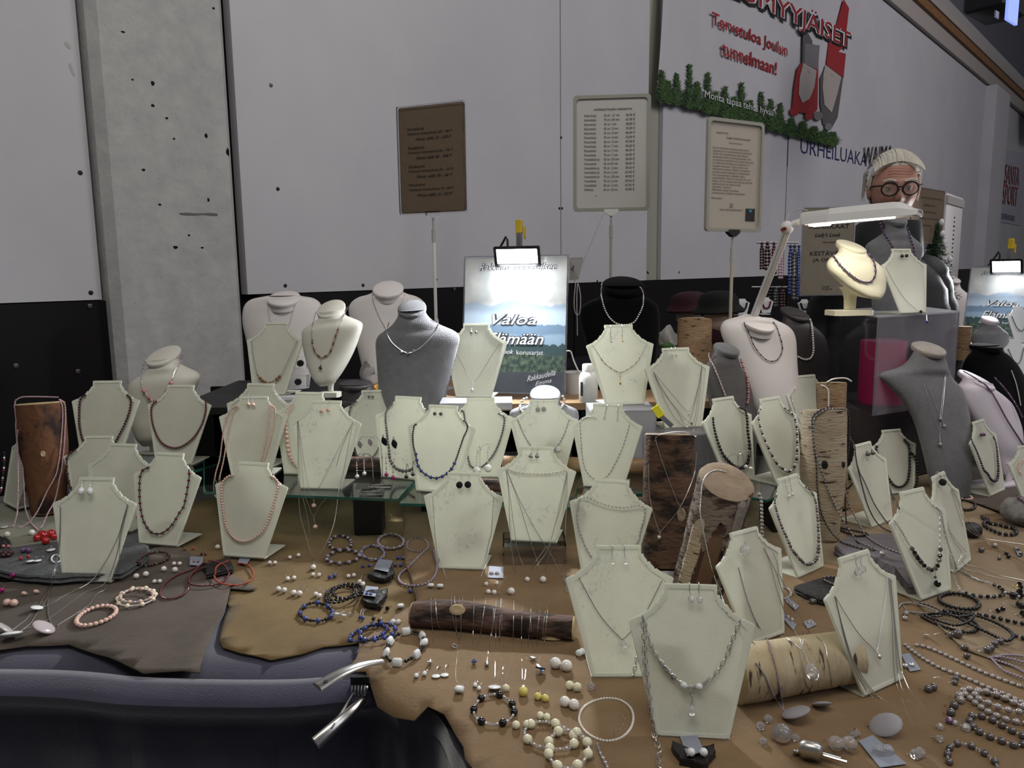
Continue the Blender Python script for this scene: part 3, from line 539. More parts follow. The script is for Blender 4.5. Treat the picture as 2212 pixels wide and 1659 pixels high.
r_, o_ = log([V((g.x, g.y, 1.02)), t_], lambda t: .052, 'bark_birch_tan', 'short birch log by the hatted heads with dark earrings over its rim', seed=6); LG += o_; SURF['W2'] = tree_of(o_)
a_, b_ = on(893, 1318, .79), on(1238, 1345, .79); a_.z = .782; b_.z = .780
r_, o_ = log([a_, a_.lerp(b_, .3)+V((0, .008, .003)), a_.lerp(b_, .6), b_], lambda t: .023+.003*math.sin(t*5), 'bark_branch', 'reddish bark branch lying on the hide with silver chains hung over', 'branch', seed=7, end='wood_end_pale', cat='branch', kn=((.38, 1.6, .010, 'wood_end_pale'), (.90, 3.6, .013, 'wood_end_pale'))); LG += o_; SURF['W7'] = tree_of(o_)
a_, b_ = on(1598, 1458, .80), on(1838, 1418, .80); a_.z = b_.z = .800
r_, o_ = log([a_+V((-.01, 0, 0)), b_], lambda t: .043-.004*t, 'bark_birch_lying', 'thick birch log lying behind the front frosted stand, papery yellow bark', seed=8, end='wood_end_pale', kn=((.16, 3.7, .008, 'bark_dark'), (.32, 4.0, .016, 'bark_dark'), (.78, 3.9, .018, 'bark_dark'))); LG += o_; SURF['W8'] = tree_of(o_)
for (xa, ya, xb, yb, zz, rr, lb) in ((748, 1000, 826, 1002, .893, .018, 'short bark branch lying on the glass shelf behind pearl bars'), (1030, 1046, 1100, 1050, .884, .016, 'bark branch piece on the shelf beneath the dark bead stand'), (1090, 1000, 1400, 1008, .895, .020, 'long smooth branch lying on the shelf behind the coin earring stand')):
    a_, b_ = on(xa, ya, zz), on(xb, yb, zz); log([a_, b_], lambda t: rr, 'bark_branch' if rr < .02 else 'board', lb, 'branch', seed=int(xa), cat='branch', n=12)
# ---------------------------------------------------------------- shelves and risers
def plate(name, pts, z, th, mt, label, legs=None, cat='shelf', group=None, edge_mat='glass_edge'):
    P = [on(x, y, z) for x, y in pts]; c = sum(P, V())/len(P); r = thing(name, label, cat, z0(c, z), group)
    MB().prism([p-V((0, 0, th)) for p in P], V((0, 0, th))).build('glass_plate', mt, r, smooth=False)
    if edge_mat:
        out = [c+(p-c)*1.002 for p in P]; inn = [c+(p-c)*.992 for p in P]; MB().ring_prism([p-V((0, 0, th+.0002)) for p in out], [p-V((0, 0, th+.0002)) for p in inn], V((0, 0, th+.0004))).build('polished_edge', edge_mat, r, smooth=False)
    for (bx, by, w, d, zz) in (legs or []):
        b = on(bx, by, zz); MB().box((b.x, b.y+d/2, (zz+z-th)/2), (w, d, z-th-zz), bev=.002).build('support', 'black', r)
    return r
SZ = .875
plate('glass_shelf', [(440, 1062), (858, 1078), (893, 1040), (900, 988), (440, 985)], SZ, .006, 'glass', 'glass shelf plate on a black block holding middle frosted stands', [(795, 1156, .068, .06, .757), (500, 1120, .06, .06, .757), (560, 1090, .05, .3, .757)])
plate('glass_shelf', [(862, 1087), (1240, 1096), (1262, 992), (930, 990), (900, 1040)], SZ-.008, .006, 'glass', 'glass shelf plate with green edge under the blue bead stand', [(930, 1110, .05, .05, .757), (1180, 1110, .05, .05, .757)])
plate('glass_shelf', [(130, 1010), (400, 1022), (478, 1000), (470, 985), (140, 980)], SZ, .006, 'glass', 'glass shelf plate below the garnet stands in front of the pillar', [(200, 1100, .1, .05, .752), (430, 1030, .05, .12, .752)])
plate('glass_shelf', [(1500, 1050), (1655, 1080), (1760, 1040), (1700, 985), (1490, 985)], SZ, .006, 'glass', 'glass shelf plate with dark green edge right behind the slanted log', [(1690, 1150, .05, .1, .764), (1560, 1120, .05, .1, .764)])
plate('glass_shelf', [(1240, 1075), (1400, 1065), (1400, 985), (1262, 990)], SZ, .006, 'glass', 'small glass shelf plate under the stand with chain earrings', [(1300, 1100, .07, .05, .757)])
# back tier board on dark boxes
bt = thing('back_shelf', 'long tan wooden board carrying the back row of busts and signs', 'shelf', (-.1, 2.3, 1.0))
MB().box((.20, 2.45, 1.01), (.95, .56, .02)).build('board', 'board', bt, smooth=False); MB().box((-.63, 2.45, 1.01), (.70, .56, .02)).build('board', 'black', bt, smooth=False)
for x in (-.95, -.35, .25, .62): MB().box((x, 2.50, .876), (.08, .40, .246)).build('support', 'black', bt, smooth=False)
MB().box((-.2, 2.72, .875), (1.75, .02, .25)).build('back_panel', 'black_matte', bt, smooth=False)
def acr_box(name, c, size, th, label, mt='clear', yaw=0, open_bottom=True, cat='riser'):
    c = V(c); X = V((math.cos(yaw), math.sin(yaw), 0)); Y = V((-X.y, X.x, 0)); w, d, h = size; r = thing(name, label, cat, c)
    q = lambda x, y, z: c+X*x+Y*y+V((0, 0, z))
    MB().box(q(0, 0, h-th/2), (w, d, th), X, Y, bev=th*.3).build('top_panel', mt, r)
    for (x, y, sx, sy, nm) in ((0, -d/2+th/2, w, th, 'front_panel'), (0, d/2-th/2, w, th, 'rear_panel'), (-w/2+th/2, 0, th, d-2*th, 'side_panel'), (w/2-th/2, 0, th, d-2*th, 'side_panel')): MB().box(q(x, y, (h-th)/2), (sx, sy, h-th), X, Y).build(nm, mt, r, smooth=False)
    return r
p = on(1155, 1222, .762); acr_box('clear_riser', (p.x, p.y+.045, .762), (.138, .09, .046), .003, 'clear acrylic riser box under the stand with many pearl chains', 'clear')
p = unp(1333, 965, 2.0); acr_box('clear_riser', (.285, 2.00, SZ-.0), (.17, .12, 1.04-SZ), .004, 'frosted acrylic riser under the stand with gold leaf necklace', 'clear_frost')
acr_box('clear_riser', (.435, 1.945, SZ-.0), (.20, .12, .985-SZ), .004, 'scratched acrylic riser under the stand with five fine chains', 'clear_lilac', .15)
acr_box('clear_riser', (-.10, 2.13, 1.02), (.20, .10, .020), .003, 'low clear acrylic riser under the brightly lit stand beside the poster', 'clear_frost')
acr_box('clear_riser', (-.70, 2.22, 1.02), (.15, .10, .02), .003, 'low acrylic riser under the stand with bronze beads', 'clear_frost')
# big acrylic box with pink candle
zb_ = 1.262; P0 = on(1897, 683, zb_); PR = on(2073, 672, zb_); PL = on(1745, 655, zb_)
h_ = P0.z-unp(1890, 905, zc(P0)).z; Xr = (PR-P0); Xr.z = 0; w_ = Xr.length; Xr.normalize(); Yl = (PL-P0); Yl.z = 0; dl = min(Yl.length, .36); Yl.normalize()
bx = thing('acrylic_case', 'large clear acrylic case enclosing a pink candle, busts standing on top', 'display case', z0(P0+Xr*w_/2+Yl*dl/2, zb_-h_)); 
def para(a, X, w, Y, d, z0_, z1_, nm, mt, th=.004):
    q = [a, a+X*w, a+X*w+Y*d, a+Y*d]; MB().hexa([V((p.x, p.y, z0_)) for p in q], [V((p.x, p.y, z1_)) for p in q]).build(nm, mt, bx, smooth=False)
para(P0, Xr, w_, Yl, dl, zb_-.005, zb_, 'top_panel', 'clear_frost'); para(P0, Xr, w_, Yl, .005, zb_-h_, zb_-.005, 'side_panel', 'clear_lilac'); para(P0, Xr, .005, Yl, dl, zb_-h_, zb_-.005, 'front_panel', 'clear')
para(P0+Yl*(dl-.005), Xr, w_, Yl, .005, zb_-h_, zb_-.005, 'rear_panel', 'clear'); para(P0+Xr*(w_-.005), Xr, .005, Yl, dl, zb_-h_, zb_-.005, 'side_panel', 'clear')
zbb = zb_-h_
cp = on(1872, 890, zbb+.002); cc = P0+Xr*w_*.30+Yl*dl*.42; cr = .062
cn = thing('pillar_candle', 'thick pink pillar candle inside the clear acrylic case', 'candle', (cc.x, cc.y, zbb)); MB().lathe([(cr, 0), (cr, .0), (cr, .185), (cr*.97, .19), (cr*.95, .187), (.0001, .186)], (cc.x, cc.y, zbb+.001), V((1, 0, 0)), V((0, 1, 0)), V((0, 0, 1)), 32).build('wax', 'candle', cn)
MB().lathe([(cr*.94, 0), (cr*.94, .001)], (cc.x, cc.y, zbb+.1885), V((1, 0, 0)), V((0, 1, 0)), V((0, 0, 1)), 32).build('wax_top', 'candle_top', cn); MB().tube([(cc.x, cc.y, zbb+.187), (cc.x+.002, cc.y, zbb+.2)], .001).build('wick', 'black', cn)
# dark box the case stands on
q = P0+Xr*w_/2+Yl*dl/2; db = thing('plinth_box', 'dark brown plinth box holding up the acrylic case', 'box', (q.x, q.y+.02, .766)); MB().box((q.x, q.y+.03, (zbb+.766)/2), (w_+.1, dl*.75, zbb-.766), Xr, V((-Xr.y, Xr.x, 0)), bev=.004).build('body', 'bust_brown', db)
# ================================================================ FROSTED NECKLACE STANDS
SWD, SHT, SLE = .182, .213, math.radians(18)
HALF = [(.50, 0), (.55, .005), (.575, .03), (.985, .715), (1.0, .735), (.985, .748), (.84, .775), (.81, .772), (.80, .785), (.74, .800), (.70, .815), (.655, .812), (.645, .828), (.60, .848), (.57, .870), (.525, .868), (.515, .885), (.47, .910), (.455, .930), (.425, .926), (.415, .942), (.4225, .99), (.41, 1.0)]
OUT = [(-x, y) for x, y in HALF]+[(x, y) for x, y in reversed(HALF)]
def inset(k):
    h = []
    for x, y in HALF: h.append((x*(1-k*1.1) if x > .3 else x, y))
    return [(x*(.90), .035+(y)*.935-(.03 if .70 < y < .8 else 0)) for x, y in OUT]
STN = {'L0': (-1.414, 2.088, 0.762, -40, .98), 'L1': (-1.172, 2.132, 0.875, -1.5, 1.092), 'L2': (-0.946, 2.088, 0.875, -7.0, 1.051), 'L3': (-1.127, 1.987, 0.762, -0.3, 1.006), 'L4': (-1.013, 1.866, 0.762, -10.3, 1.027), 'L5': (-0.896, 1.534, 0.764, -3.9, 1.019), 'L6': (-0.846, 1.753, 0.763, -13.3, 1.028), 'L7a': (-0.715, 2.052, 0.875, -12.3, 1.083), 'L7b': (-0.683, 1.946, 0.875, 0.3, 0.994), 'L8': (-0.612, 1.665, 0.763, -11.7, 1.008), 'M1': (-0.725, 2.264, 1.040, -13.3, 1.039), 'M2': (-0.552, 1.960, 0.875, -9.5, 1.027), 'M3': (-0.471, 1.823, 0.875, -6.8, 1.023), 'M4': (-0.388, 2.116, 0.875, 7.4, 0.929), 'M5': (-0.293, 1.910, 0.875, -20.9, 0.995), 'M6': (-0.189, 1.808, 0.867, -16.4, 1.002), 'M7': (-0.089, 1.940, 0.867, -4.9, 0.978), 'C1': (-0.110, 2.164, 1.040, -8.1, 1.019), 'C2': (0.299, 2.008, 1.040, 8.3, 1.028), 'C3': (0.447, 1.970, 0.985, 10.2, 1.002), 'C4': (0.078, 1.901, 0.867, -3.7, 0.975), 'C5': (0.218, 1.804, 0.875, -15.9, 0.957), 'C6': (0.043, 1.618, 0.808, -10.0, 0.980), 'C7': (-0.114, 1.579, 0.763, -6.0, 0.972), 'C8': (0.187, 1.510, 0.763, -19.0, 0.970), 'C9': (0.168, 1.128, 0.763, -0.6, 0.953), 'C10': (0.241, 0.968, 0.763, -6.6, 0.958), 'R1': (0.564, 1.847, 0.875, 33.4, 0.990), 'R2': (0.678, 1.832, 0.875, 35.3, 0.995), 'R3': (0.785, 2.270, 0.875, 35.8, 0.949), 'R4': (0.902, 2.211, 0.875, 24.7, 0.997), 'R5': (0.622, 1.537, 0.763, 37.7, 0.959), 'R6': (0.433, 1.245, 0.763, 31.1, 0.888), 'R7': (0.911, 1.829, 0.766, 35.6, 0.951), 'R8': (1.090, 2.086, 0.766, 16.4, 0.841), 'R9': (0.815, 1.410, 0.766, 29.2, 0.961), 'R10': (0.950, 1.551, 0.766, 42.9, 0.933), 'R11': (0.559, 1.088, 0.763, 30.6, 0.951), 'R12': (1.336, 2.052, 0.772, 37.8, 0.962), 'T1': (1.129, 2.162, 1.264, 18, .885), 'R13': (1.347, 1.896, 0.77, 16.6, 0.80)}
SLB = {'L0': 'frosted stand cut by the photo edge beside the bark log', 'L1': 'smoky frosted stand with dark red beads before the black dado', 'L2': 'frosted stand with garnet bead necklace overlapping the cream bust', 'L3': 'frosted stand with dark beads half hidden behind two others', 'L4': 'empty-looking frosted stand behind the one with white oval earrings', 'L5': 'frosted stand with white oval earrings on the slate slab', 'L6': 'frosted stand with red and black bead necklace on the hide', 'L7a': 'frosted stand peeking out behind the two-strand pearl stand', 'L7b': 'frosted stand with long double strand of tiny pink pearls', 'L8': 'frosted stand with single peach pearl necklace on tan hide', 'M1': 'frosted stand with bronze bead chain before the tall white bust', 'M2': 'frosted stand with peach graduated beads behind the teardrop pearl one', 'M3': 'frosted stand with pink teardrop pearl earrings on the glass shelf', 'M4': 'frosted stand with grey beads and tiny grey ball earrings', 'M5': 'frosted stand with grey graduated stone beads behind black oval earrings', 'M6': 'frosted stand with black necklace ending in blue beads', 'M7': 'frosted stand with dark bead necklace behind the blue bead stand', 'C1': 'brightly lit frosted stand with silver drop pendant before the poster', 'C2': 'bright frosted stand with gold leaf necklace before the black bust', 'C3': 'frosted stand with several fine pearl pendants on an acrylic riser', 'C4': 'frosted stand with link chain and pale coin earrings', 'C5': 'frosted stand with long chain earrings and crystal chain', 'C6': 'frosted stand on clear riser with grey drop earrings and many fine chains', 'C7': 'frosted stand with round black lava earrings', 'C8': 'frosted stand with sparkling clear bead strand, no earrings', 'C9': 'large speckled frosted stand with figure-eight earrings', 'C10': 'nearest and largest frosted stand with crystal drop necklace', 'R1': 'frosted stand with heavy black bead necklace above the slanted log', 'R2': 'frosted stand with black and silver pearl necklace', 'R3': 'frosted stand with two lilac pearl earrings before the white bust', 'R4': 'frosted stand with small pearl strand beside the tan birch log', 'R5': 'angled frosted stand with dark-to-silver pearls and pearl drop earrings', 'R6': 'frosted stand with round crystal half hidden behind the split log', 'R7': 'frosted stand with grey teardrop earrings beside the dotted birch', 'R8': 'frosted stand with large black bead necklace before the grey felt bust', 'R9': 'frosted stand with black crystal pendant on the table corner', 'R10': 'narrow turned frosted stand with dark round earring and fine chains', 'R11': 'frosted stand with clear crystal earrings beyond the birch log', 'R12': 'small frosted stand with purple pearl necklace under the white bust', 'T1': 'frosted stand with two black pearl studs on top of the acrylic case', 'R13': 'frosted stand with pink pearls cut by the photo edge'}
def stand(k):
    x, y, z, yaw, s = STN[k]; a = math.radians(yaw); X = V((math.cos(a), math.sin(a), 0)); B = V((-X.y, X.x, 0)); Y = B*math.sin(SLE)+V((0, 0, math.cos(SLE))); f = Fr((x, y, z+.0015), X, Y)
    w, h = SWD/2*s, SHT*s; r = thing('necklace_stand', SLB[k], 'display stand', (x, y, z)); worn = 'acrylic_worn' if k in ('C4', 'C6', 'C7', 'C8', 'C9', 'M3', 'M4', 'M5', 'C2') else 'acrylic'
    P = [f.p(u*w, v*h, 0) for u, v in OUT]; MB().prism([p-f.N*.0026 for p in P], f.N*.0026).build('front_plate', worn, r, ang=50)
    inn = [f.p(u*w*(.90 if v < .7 else (.86 if v < .76 else .88)), (.028+v*.94)*h-(.014*h if .70 < v < .76 else 0), 0) for u, v in OUT]
    MB().ring_prism([f.p(u*w*.985, .005*h+v*.99*h, 0) for u, v in OUT], inn, f.N*.0018).build('raised_rim', 'acrylic_rim', r, ang=50)
    q = lambda u, d, zz: V((x, y, z))+X*u+B*d+V((0, 0, zz)); bw = w*.57
    MB().hexa([q(-bw, .0, 0), q(bw, .0, 0), q(bw*1.08, .085*s, 0), q(-bw*1.08, .085*s, 0)], [q(-bw, .0, .0026), q(bw, .0, .0026), q(bw*1.08, .085*s, .0026), q(-bw*1.08, .085*s, .0026)]).build('foot_plate', worn, r, smooth=False)
    SURF[k] = (f.o+f.N*.0014, f.N, f, w, h); return r
for k in STN: stand(k)
# extra support blocks under the two far stands
for (k, lb) in (('R3', 'low black block under the lilac pearl stand'), ('R4', 'low black block under the small pearl strand stand')):
    x, y, z, yaw, s = STN[k]; r = thing('display_block', lb, 'block', (x, y+.04, .766)); MB().box((x, y+.04, (z+.766)/2), (.14, .12, z-.766), bev=.003).build('body', 'black', r)
# ================================================================ BUSTS
def bust(key, lab, mt, Z, cap, lv, dr=.42, yaw=0, capmat=None, base=None, capth=.012, stem=None, captilt=None, roll=0, expo=2.4, lean=0, fwd=0):
    """cap=(x,y,rx,ry) px; lv=[(y, xc, halfwidth)] px from neck down; Z depth of its axis"""
    k = Z/F; a = math.radians(yaw); X = V((math.cos(a), math.sin(a), 0)); B = V((-X.y, X.x, 0)); L = []
    for i in range(len(lv)-1):
        for j in range(3):
            t = j/3; p = [lv[max(i-1, 0)], lv[i], lv[i+1], lv[min(i+2, len(lv)-1)]]; L.append([.5*((2*p[1][c])+(p[2][c]-p[0][c])*t+(2*p[0][c]-5*p[1][c]+4*p[2][c]-p[3][c])*t*t+(3*p[1][c]-p[0][c]-3*p[2][c]+p[3][c])*t**3) for c in range(3)])
    L.append(list(lv[-1])); R = []; wn = lv[0][2]*k; ybot = lv[-1][0]
    for (y, xc, hw) in L:
        c = unp(xc, y, Z); w = max(hw*k, .004)/max(math.cos(a), .6); d = min(w*dr*1.6, max(wn*.8, w*dr)) if w > wn else w*.8; d = max(d, .010)
        t = (y-lv[0][0])/(ybot-lv[0][0]); c += B*(-lean*t)
        ring = []
        for j in range(36):
            q = 2*PI*j/36; cx, cy = math.cos(q), math.sin(q); sx = abs(cx)**(2/expo)*(1 if cx > 0 else -1); sy = abs(cy)**(2/expo)*(1 if cy > 0 else -1); ring.append(c+X*(w*sx)+B*(d*sy*(.55 if sy > 0 else 1))+V((0, 0, roll*w*sx)))
        R.append(ring)
    bot = unp(lv[-1][1], ybot, Z); root = thing('display_bust', lab, 'display bust', bot-V((0, 0, .0)))
    o = MB().rings(R).build('body', mt, root, ang=60)
    cx, cy, rx, ry = cap; c = unp(cx, cy, Z-fwd); e = ray(cx, cy).normalized(); down = math.asin(max(-1, min(1, -e.z))); tilt = math.asin(min(.95, ry/rx))-down
    Yc = B*math.cos(tilt)+V((0, 0, 1))*math.sin(tilt); Nc = X.cross(Yc); Xc = (X+V((0, 0, roll))).normalized(); r_ = rx*k
    c2 = MB().lathe([(r_*.96, -capth), (r_*1.0, -capth*.6), (r_*1.01, -.002), (r_*.985, .0015), (r_*.9, .0032), (r_*.001, .0042)], c, Xc, Yc, Nc, 36).build('neck_cap', capmat or mt, root, ang=50)
    objs = [o, c2]
    if fwd: objs.append(MB().rings([[c+Xc*(r_*k_*math.cos(q))+Yc*(r_*k_*math.sin(q))-Nc*dd for q in [2*PI*j/24 for j in range(24)]] for k_, dd in ((.94, .006), (.95, .014), (1.0, .026))]).build('neck', mt, root))
    if stem:
        (sx, sy, sw, sb) = stem; p0, p1 = unp(sx, sy, Z)+B*.01, unp(sx, sb, Z)+B*.01; w = sw*k; objs.append(MB().lathe([(w*.7, 0), (w*.75, (p0-p1).length*.5), (w, (p0-p1).length*.8), (w*1.5, (p0-p1).length)], p1, X, B, V((0, 0, 1)), 20, .6).build('stem', mt, root))
    if base:
        (bx_, by_, bw) = base; p = unp(bx_, by_, Z); w = bw*k
        pts = [(-w, -w*.4), (-w*.8, -w*.62), (w*.8, -w*.62), (w, -w*.4), (w, w*.4), (w*.8, w*.6), (-w*.8, w*.6), (-w, w*.4)]; MB().prism([p+X*u+B*v-V((0, 0, .012)) for u, v in pts], V((0, 0, .014))).build('base', mt, root, ang=30)
    SURF[key] = tree_of(objs); return root
bust('B1', 'cream leatherette bust with pink stone chain, before the concrete pillar', 'cream', 2.34, (353, 768, 37, 21), [(775, 354, 33), (790, 357, 35), (800, 358, 50), (812, 357, 72), (824, 356, 81), (840, 352, 80), (870, 345, 72), (905, 337, 56), (935, 330, 38), (955, 326, 22), (962, 325, 14)], roll=.12, yaw=-8, base=(325, 978, 22), stem=(326, 955, 9, 978))
bust('B2', 'tall white bust with recessed neck, leftmost of the back row', 'bust_white', 2.47, (613, 644, 35, 15), [(638, 611, 30), (641, 611, 46), (645, 611, 66), (655, 611, 80), (672, 611, 86), (700, 610, 85), (740, 610, 76), (800, 610, 64), (838, 610, 58)], dr=.30, fwd=.018)
bust('B3', 'cream bust with beaded chain and dark teardrop pendant', 'cream', 2.30, (715, 667, 31, 19), [(672, 716, 28), (684, 718, 30), (692, 719, 44), (702, 719, 62), (712, 718, 67), (735, 715, 63), (765, 712, 54), (795, 708, 41), (820, 705, 26), (833, 703, 12)], roll=.10, yaw=-6, stem=(712, 825, 9, 846), base=(714, 848, 22))
bust('B4', 'white shouldered bust with fine chain behind the grey felt bust', 'bust_white', 2.50, (838, 624, 33, 17), [(630, 838, 31), (636, 838, 44), (641, 837, 62), (652, 837, 78), (668, 837, 84), (700, 837, 78), (750, 838, 66), (800, 840, 56), (838, 840, 50)], dr=.30, fwd=.018)
bust('B5', 'dark grey felt bust wearing a silver collar with crescent plate', 'felt', 2.22, (890, 666, 31, 18), [(670, 890, 29), (682, 891, 32), (698, 894, 46), (708, 897, 62), (718, 900, 80), (728, 902, 89), (740, 902, 91), (760, 900, 88), (800, 897, 82), (850, 892, 74), (892, 889, 68)], dr=.32, roll=.04)
bust('B6', 'black velvet bust with silver bead necklace behind the gold leaf stand', 'velvet_black', 2.45, (1346, 616, 45, 19), [(616, 1346, 41), (630, 1345, 43), (641, 1343, 50), (650, 1340, 68), (662, 1338, 82), (685, 1338, 86), (720, 1342, 82), (770, 1346, 72), (838, 1348, 60)], dr=.32)
bust('B7', 'white leatherette bust with dark spiky bead necklace', 'bust_white', 2.28, (1636, 697, 37, 18), [(684, 1634, 34), (690, 1633, 50), (697, 1633, 70), (708, 1635, 82), (725, 1638, 86), (750, 1644, 82), (790, 1655, 72), (840, 1668, 62), (890, 1678, 52), (950, 1686, 42)], dr=.34, yaw=14, roll=-.10, fwd=.028)
bust('B8', 'dark brown bust with white pearl necklace behind the white bust', 'bust_brown', 2.5, (1718, 677, 31, 15), [(680, 1718, 29), (695, 1720, 32), (712, 1726, 48), (730, 1732, 56), (770, 1738, 56), (830, 1742, 50), (900, 1744, 46)], dr=.35, yaw=14, roll=-.12)
bust('B9', 'slate grey bust with pink bead necklace leaning by the frosted stands', 'bust_slate', 2.14, (1570, 753, 28, 13), [(757, 1569, 25), (772, 1566, 29), (790, 1562, 40), (806, 1563, 50), (830, 1570, 54), (870, 1580, 52), (930, 1590, 46), (1000, 1594, 40), (1040, 1596, 36)], dr=.35, yaw=16, roll=-.10, capmat='felt')
zc10 = zc(on(1835, 680, 1.264))
bust('B10', 'short yellow-cream bust on stem and base atop the acrylic case', 'bust_yellow', zc10, (1839, 532, 32, 13), [(536, 1839, 30), (548, 1840, 32), (556, 1842, 42), (566, 1843, 57), (580, 1842, 66), (597, 1843, 65), (615, 1850, 54), (630, 1856, 40), (643, 1862, 22)], yaw=10, roll=-.16, stem=(1840, 620, 19, 668), base=(1834, 671, 46), lean=.03)
bust('B11', 'grey felt bust with violet beads behind the stand on the case', 'felt', 2.36, (1934, 474, 25, 9), [(477, 1934, 23), (498, 1934, 25), (512, 1932, 40), (524, 1930, 58), (536, 1930, 66), (560, 1930, 62), (600, 1925, 50), (640, 1918, 38), (678, 1913, 30)], dr=.35, yaw=10)
zb12 = zc(on(1990, 1060, .77))
bust('B12', 'large beige-edged grey felt bust with silver drop pendants', 'felt', zb12, (2006, 752, 35, 15), [(757, 2006, 33), (770, 2002, 38), (782, 1999, 45), (793, 1992, 54), (800, 1984, 66), (806, 1972, 82), (815, 1972, 88), (835, 1990, 85), (860, 2005, 76), (900, 2019, 66), (960, 2025, 57), (1020, 2026, 48), (1058, 2026, 41)], dr=.30, yaw=10, roll=-.06, capmat='felt_beige', lean=.05)
zb13 = zc(on(2150, 1045, .77))
bust('B13', 'lilac-white bust with long purple pearl strand at the table corner', 'bust_lilac', zb13, (2110, 820, 38, 20), [(822, 2110, 36), (834, 2112, 42), (846, 2120, 60), (860, 2130, 70), (885, 2142, 74), (920, 2160, 68), (960, 2176, 52), (1000, 2186, 34), (1030, 2190, 20)], dr=.35, yaw=20, roll=-.25, base=(2150, 1043, 50), stem=(2186, 1000, 12, 1042), lean=-.03)
bust('B14', 'white bust of the next stall beside the fir tree', 'bust_white', 3.3, (2052, 602, 22, 9), [(606, 2052, 20), (622, 2053, 22), (632, 2058, 30), (645, 2066, 36), (670, 2068, 36), (720, 2066, 30), (780, 2064, 26)], dr=.4, yaw=18)
bust('B15', 'small grey bust before the farther landscape poster', 'felt', 2.75, (2138, 690, 17, 7), [(693, 2138, 15), (702, 2138, 17), (712, 2138, 30), (722, 2138, 42), (745, 2138, 42), (790, 2139, 34)], dr=.35, yaw=10, capmat='bust_lilac')
bust('B16', 'black velvet bust with silver bead strand at the far table corner', 'velvet_black', 2.45, (2130, 748, 32, 6), [(745, 2130, 30), (756, 2131, 34), (775, 2134, 56), (800, 2140, 72), (840, 2150, 80), (900, 2162, 78), (960, 2170, 66), (1020, 2176, 52)], dr=.3, yaw=14)
bust('B17', 'low silver-grey bust with pearl strand in front of the poster', 'bust_clay', 2.06, (1178, 852, 33, 20), [(857, 1178, 31), (870, 1177, 34), (877, 1176, 52), (885, 1175, 70), (895, 1175, 75), (912, 1175, 74), (960, 1176, 60), (1000, 1176, 50)], dr=.35, capmat='bust_silver')
bust('B18', 'black leatherette bust tipped low behind the middle stands', 'bust_brown', 2.35, (768, 829, 36, 9), [(828, 768, 35), (838, 768, 38), (850, 765, 44), (865, 758, 56), (885, 752, 66), (930, 750, 68), (980, 750, 60)], dr=.45)
# ================================================================ SIGNS ON POLES
def sign(lab, corners, Zl, Zr, frame_mat, paper_mat, pole, glassy=False, polem='plastic_white', bracket='clear', border=.009, floor_z=1.02):
    (tl_, tr_, br2, bl2) = corners; f, w = px_frame(bl2, br2, Zl, Zr); cz_ = (Zl+Zr)/2; top = unp((tl_[0]+tr_[0])/2, (tl_[1]+tr_[1])/2, cz_); h = top.z-f.o.z
    r = thing('price_sign', lab, 'sign', V((f.o.x, f.o.y, floor_z)))
    o_ = rrect(w, h, .012 if not glassy else .004, 5, 0, h/2); i_ = rrect(w-2*border, h-2*border, .012 if not glassy else .003, 5, 0, h/2)
    MB().ring_prism(f.poly(o_, -.004), f.poly(i_, -.004), f.N*.010).build('frame', frame_mat, r, ang=50)
    MB().prism(f.poly(rrect(w-border, h-border, .008, 3, 0, h/2), -.003), f.N*.003).build('sheet', paper_mat, r, smooth=False)
    if glassy: MB().prism(f.poly(rrect(w+.006, h+.006, .004, 3, 0, h/2), -.006), f.N*.002).build('backing', 'clear', r, smooth=False)
    px_, pt, pb, Zp = pole; P = f.p(0, 0, -.004); P = unp(px_, pt, cz_)
    MB().prism([f.p(x, y, -.008) for x, y in ((-.024, .006), (-.024, -.004), (-.005, -.016), (.005, -.016), (.024, -.004), (.024, .006))], f.N*.016).build('clip', bracket, r, smooth=False)
    zt_ = f.o.z-.014; c = V((f.o.x, f.o.y, 0))
    MB().tube([c+V((0, 0, zt_)), c+V((0, 0, zt_-.05))], .004, 10).build('pin', 'plastic_grey', r); MB().tube([c+V((0, 0, zt_-.035)), c+V((0, 0, zt_-.075))], .0066, 12).build('collar', 'plastic_grey', r)
    MB().tube([c+V((0, 0, zt_-.07)), c+V((0, 0, floor_z+.004))], .0052, 12).build('pole', polem, r); MB().lathe([(.05, 0), (.05, .004), (.012, .010), (.008, .02)], (c.x, c.y, floor_z), V((1, 0, 0)), V((0, 1, 0)), V((0, 0, 1)), 24).build('foot_disc', 'plastic_grey', r)
    return r, f, w, h
r, f, w, h = sign('brown kraft price sign on a pole, leftmost of the pole signs', ((860, 237), (1007, 226), (1009, 459), (865, 463)), 2.45, 2.36, 'clear', 'paper_kraft', (940, 465, 0, 2.4), True, 'plastic_white', 'clear', .006)
def tl(s, u0, v, u1, hh, mt='ink', sh=.25, **k): return text(s, f.p(-w/2+u0*w, h*v, .0012), f.X, f.Y, (u1-u0)*w, hh*h, mt, r, shear=sh, **k)
for i, (a_, b_, c_) in enumerate((('Korvakorut', 'Ostetuin hintaryhmä 28 – 48 €', 'Hinnat välillä 15 – 259 €'), ('Kaulakorut', 'Ostetuin hintaryhmä 68 – 78 €', 'Hinnat välillä 58 – 398 €'), ('Käsikorut', 'Ostetuin hintaryhmä 30 – 33 €', 'Hinnat välillä 30 – 68 €'), ('Riipupukset', 'Ostetuin hintaryhmä 15 -38 €', 'Hinnat välillä 15 -157 €'))):
    v = .775-i*.172; tl(a_, .15, v, .40, .027, bold=.008); tl(b_, .15, v-.047, .82, .030, bold=.008); tl(c_, .27, v-.095, .80, .029, bold=.008)
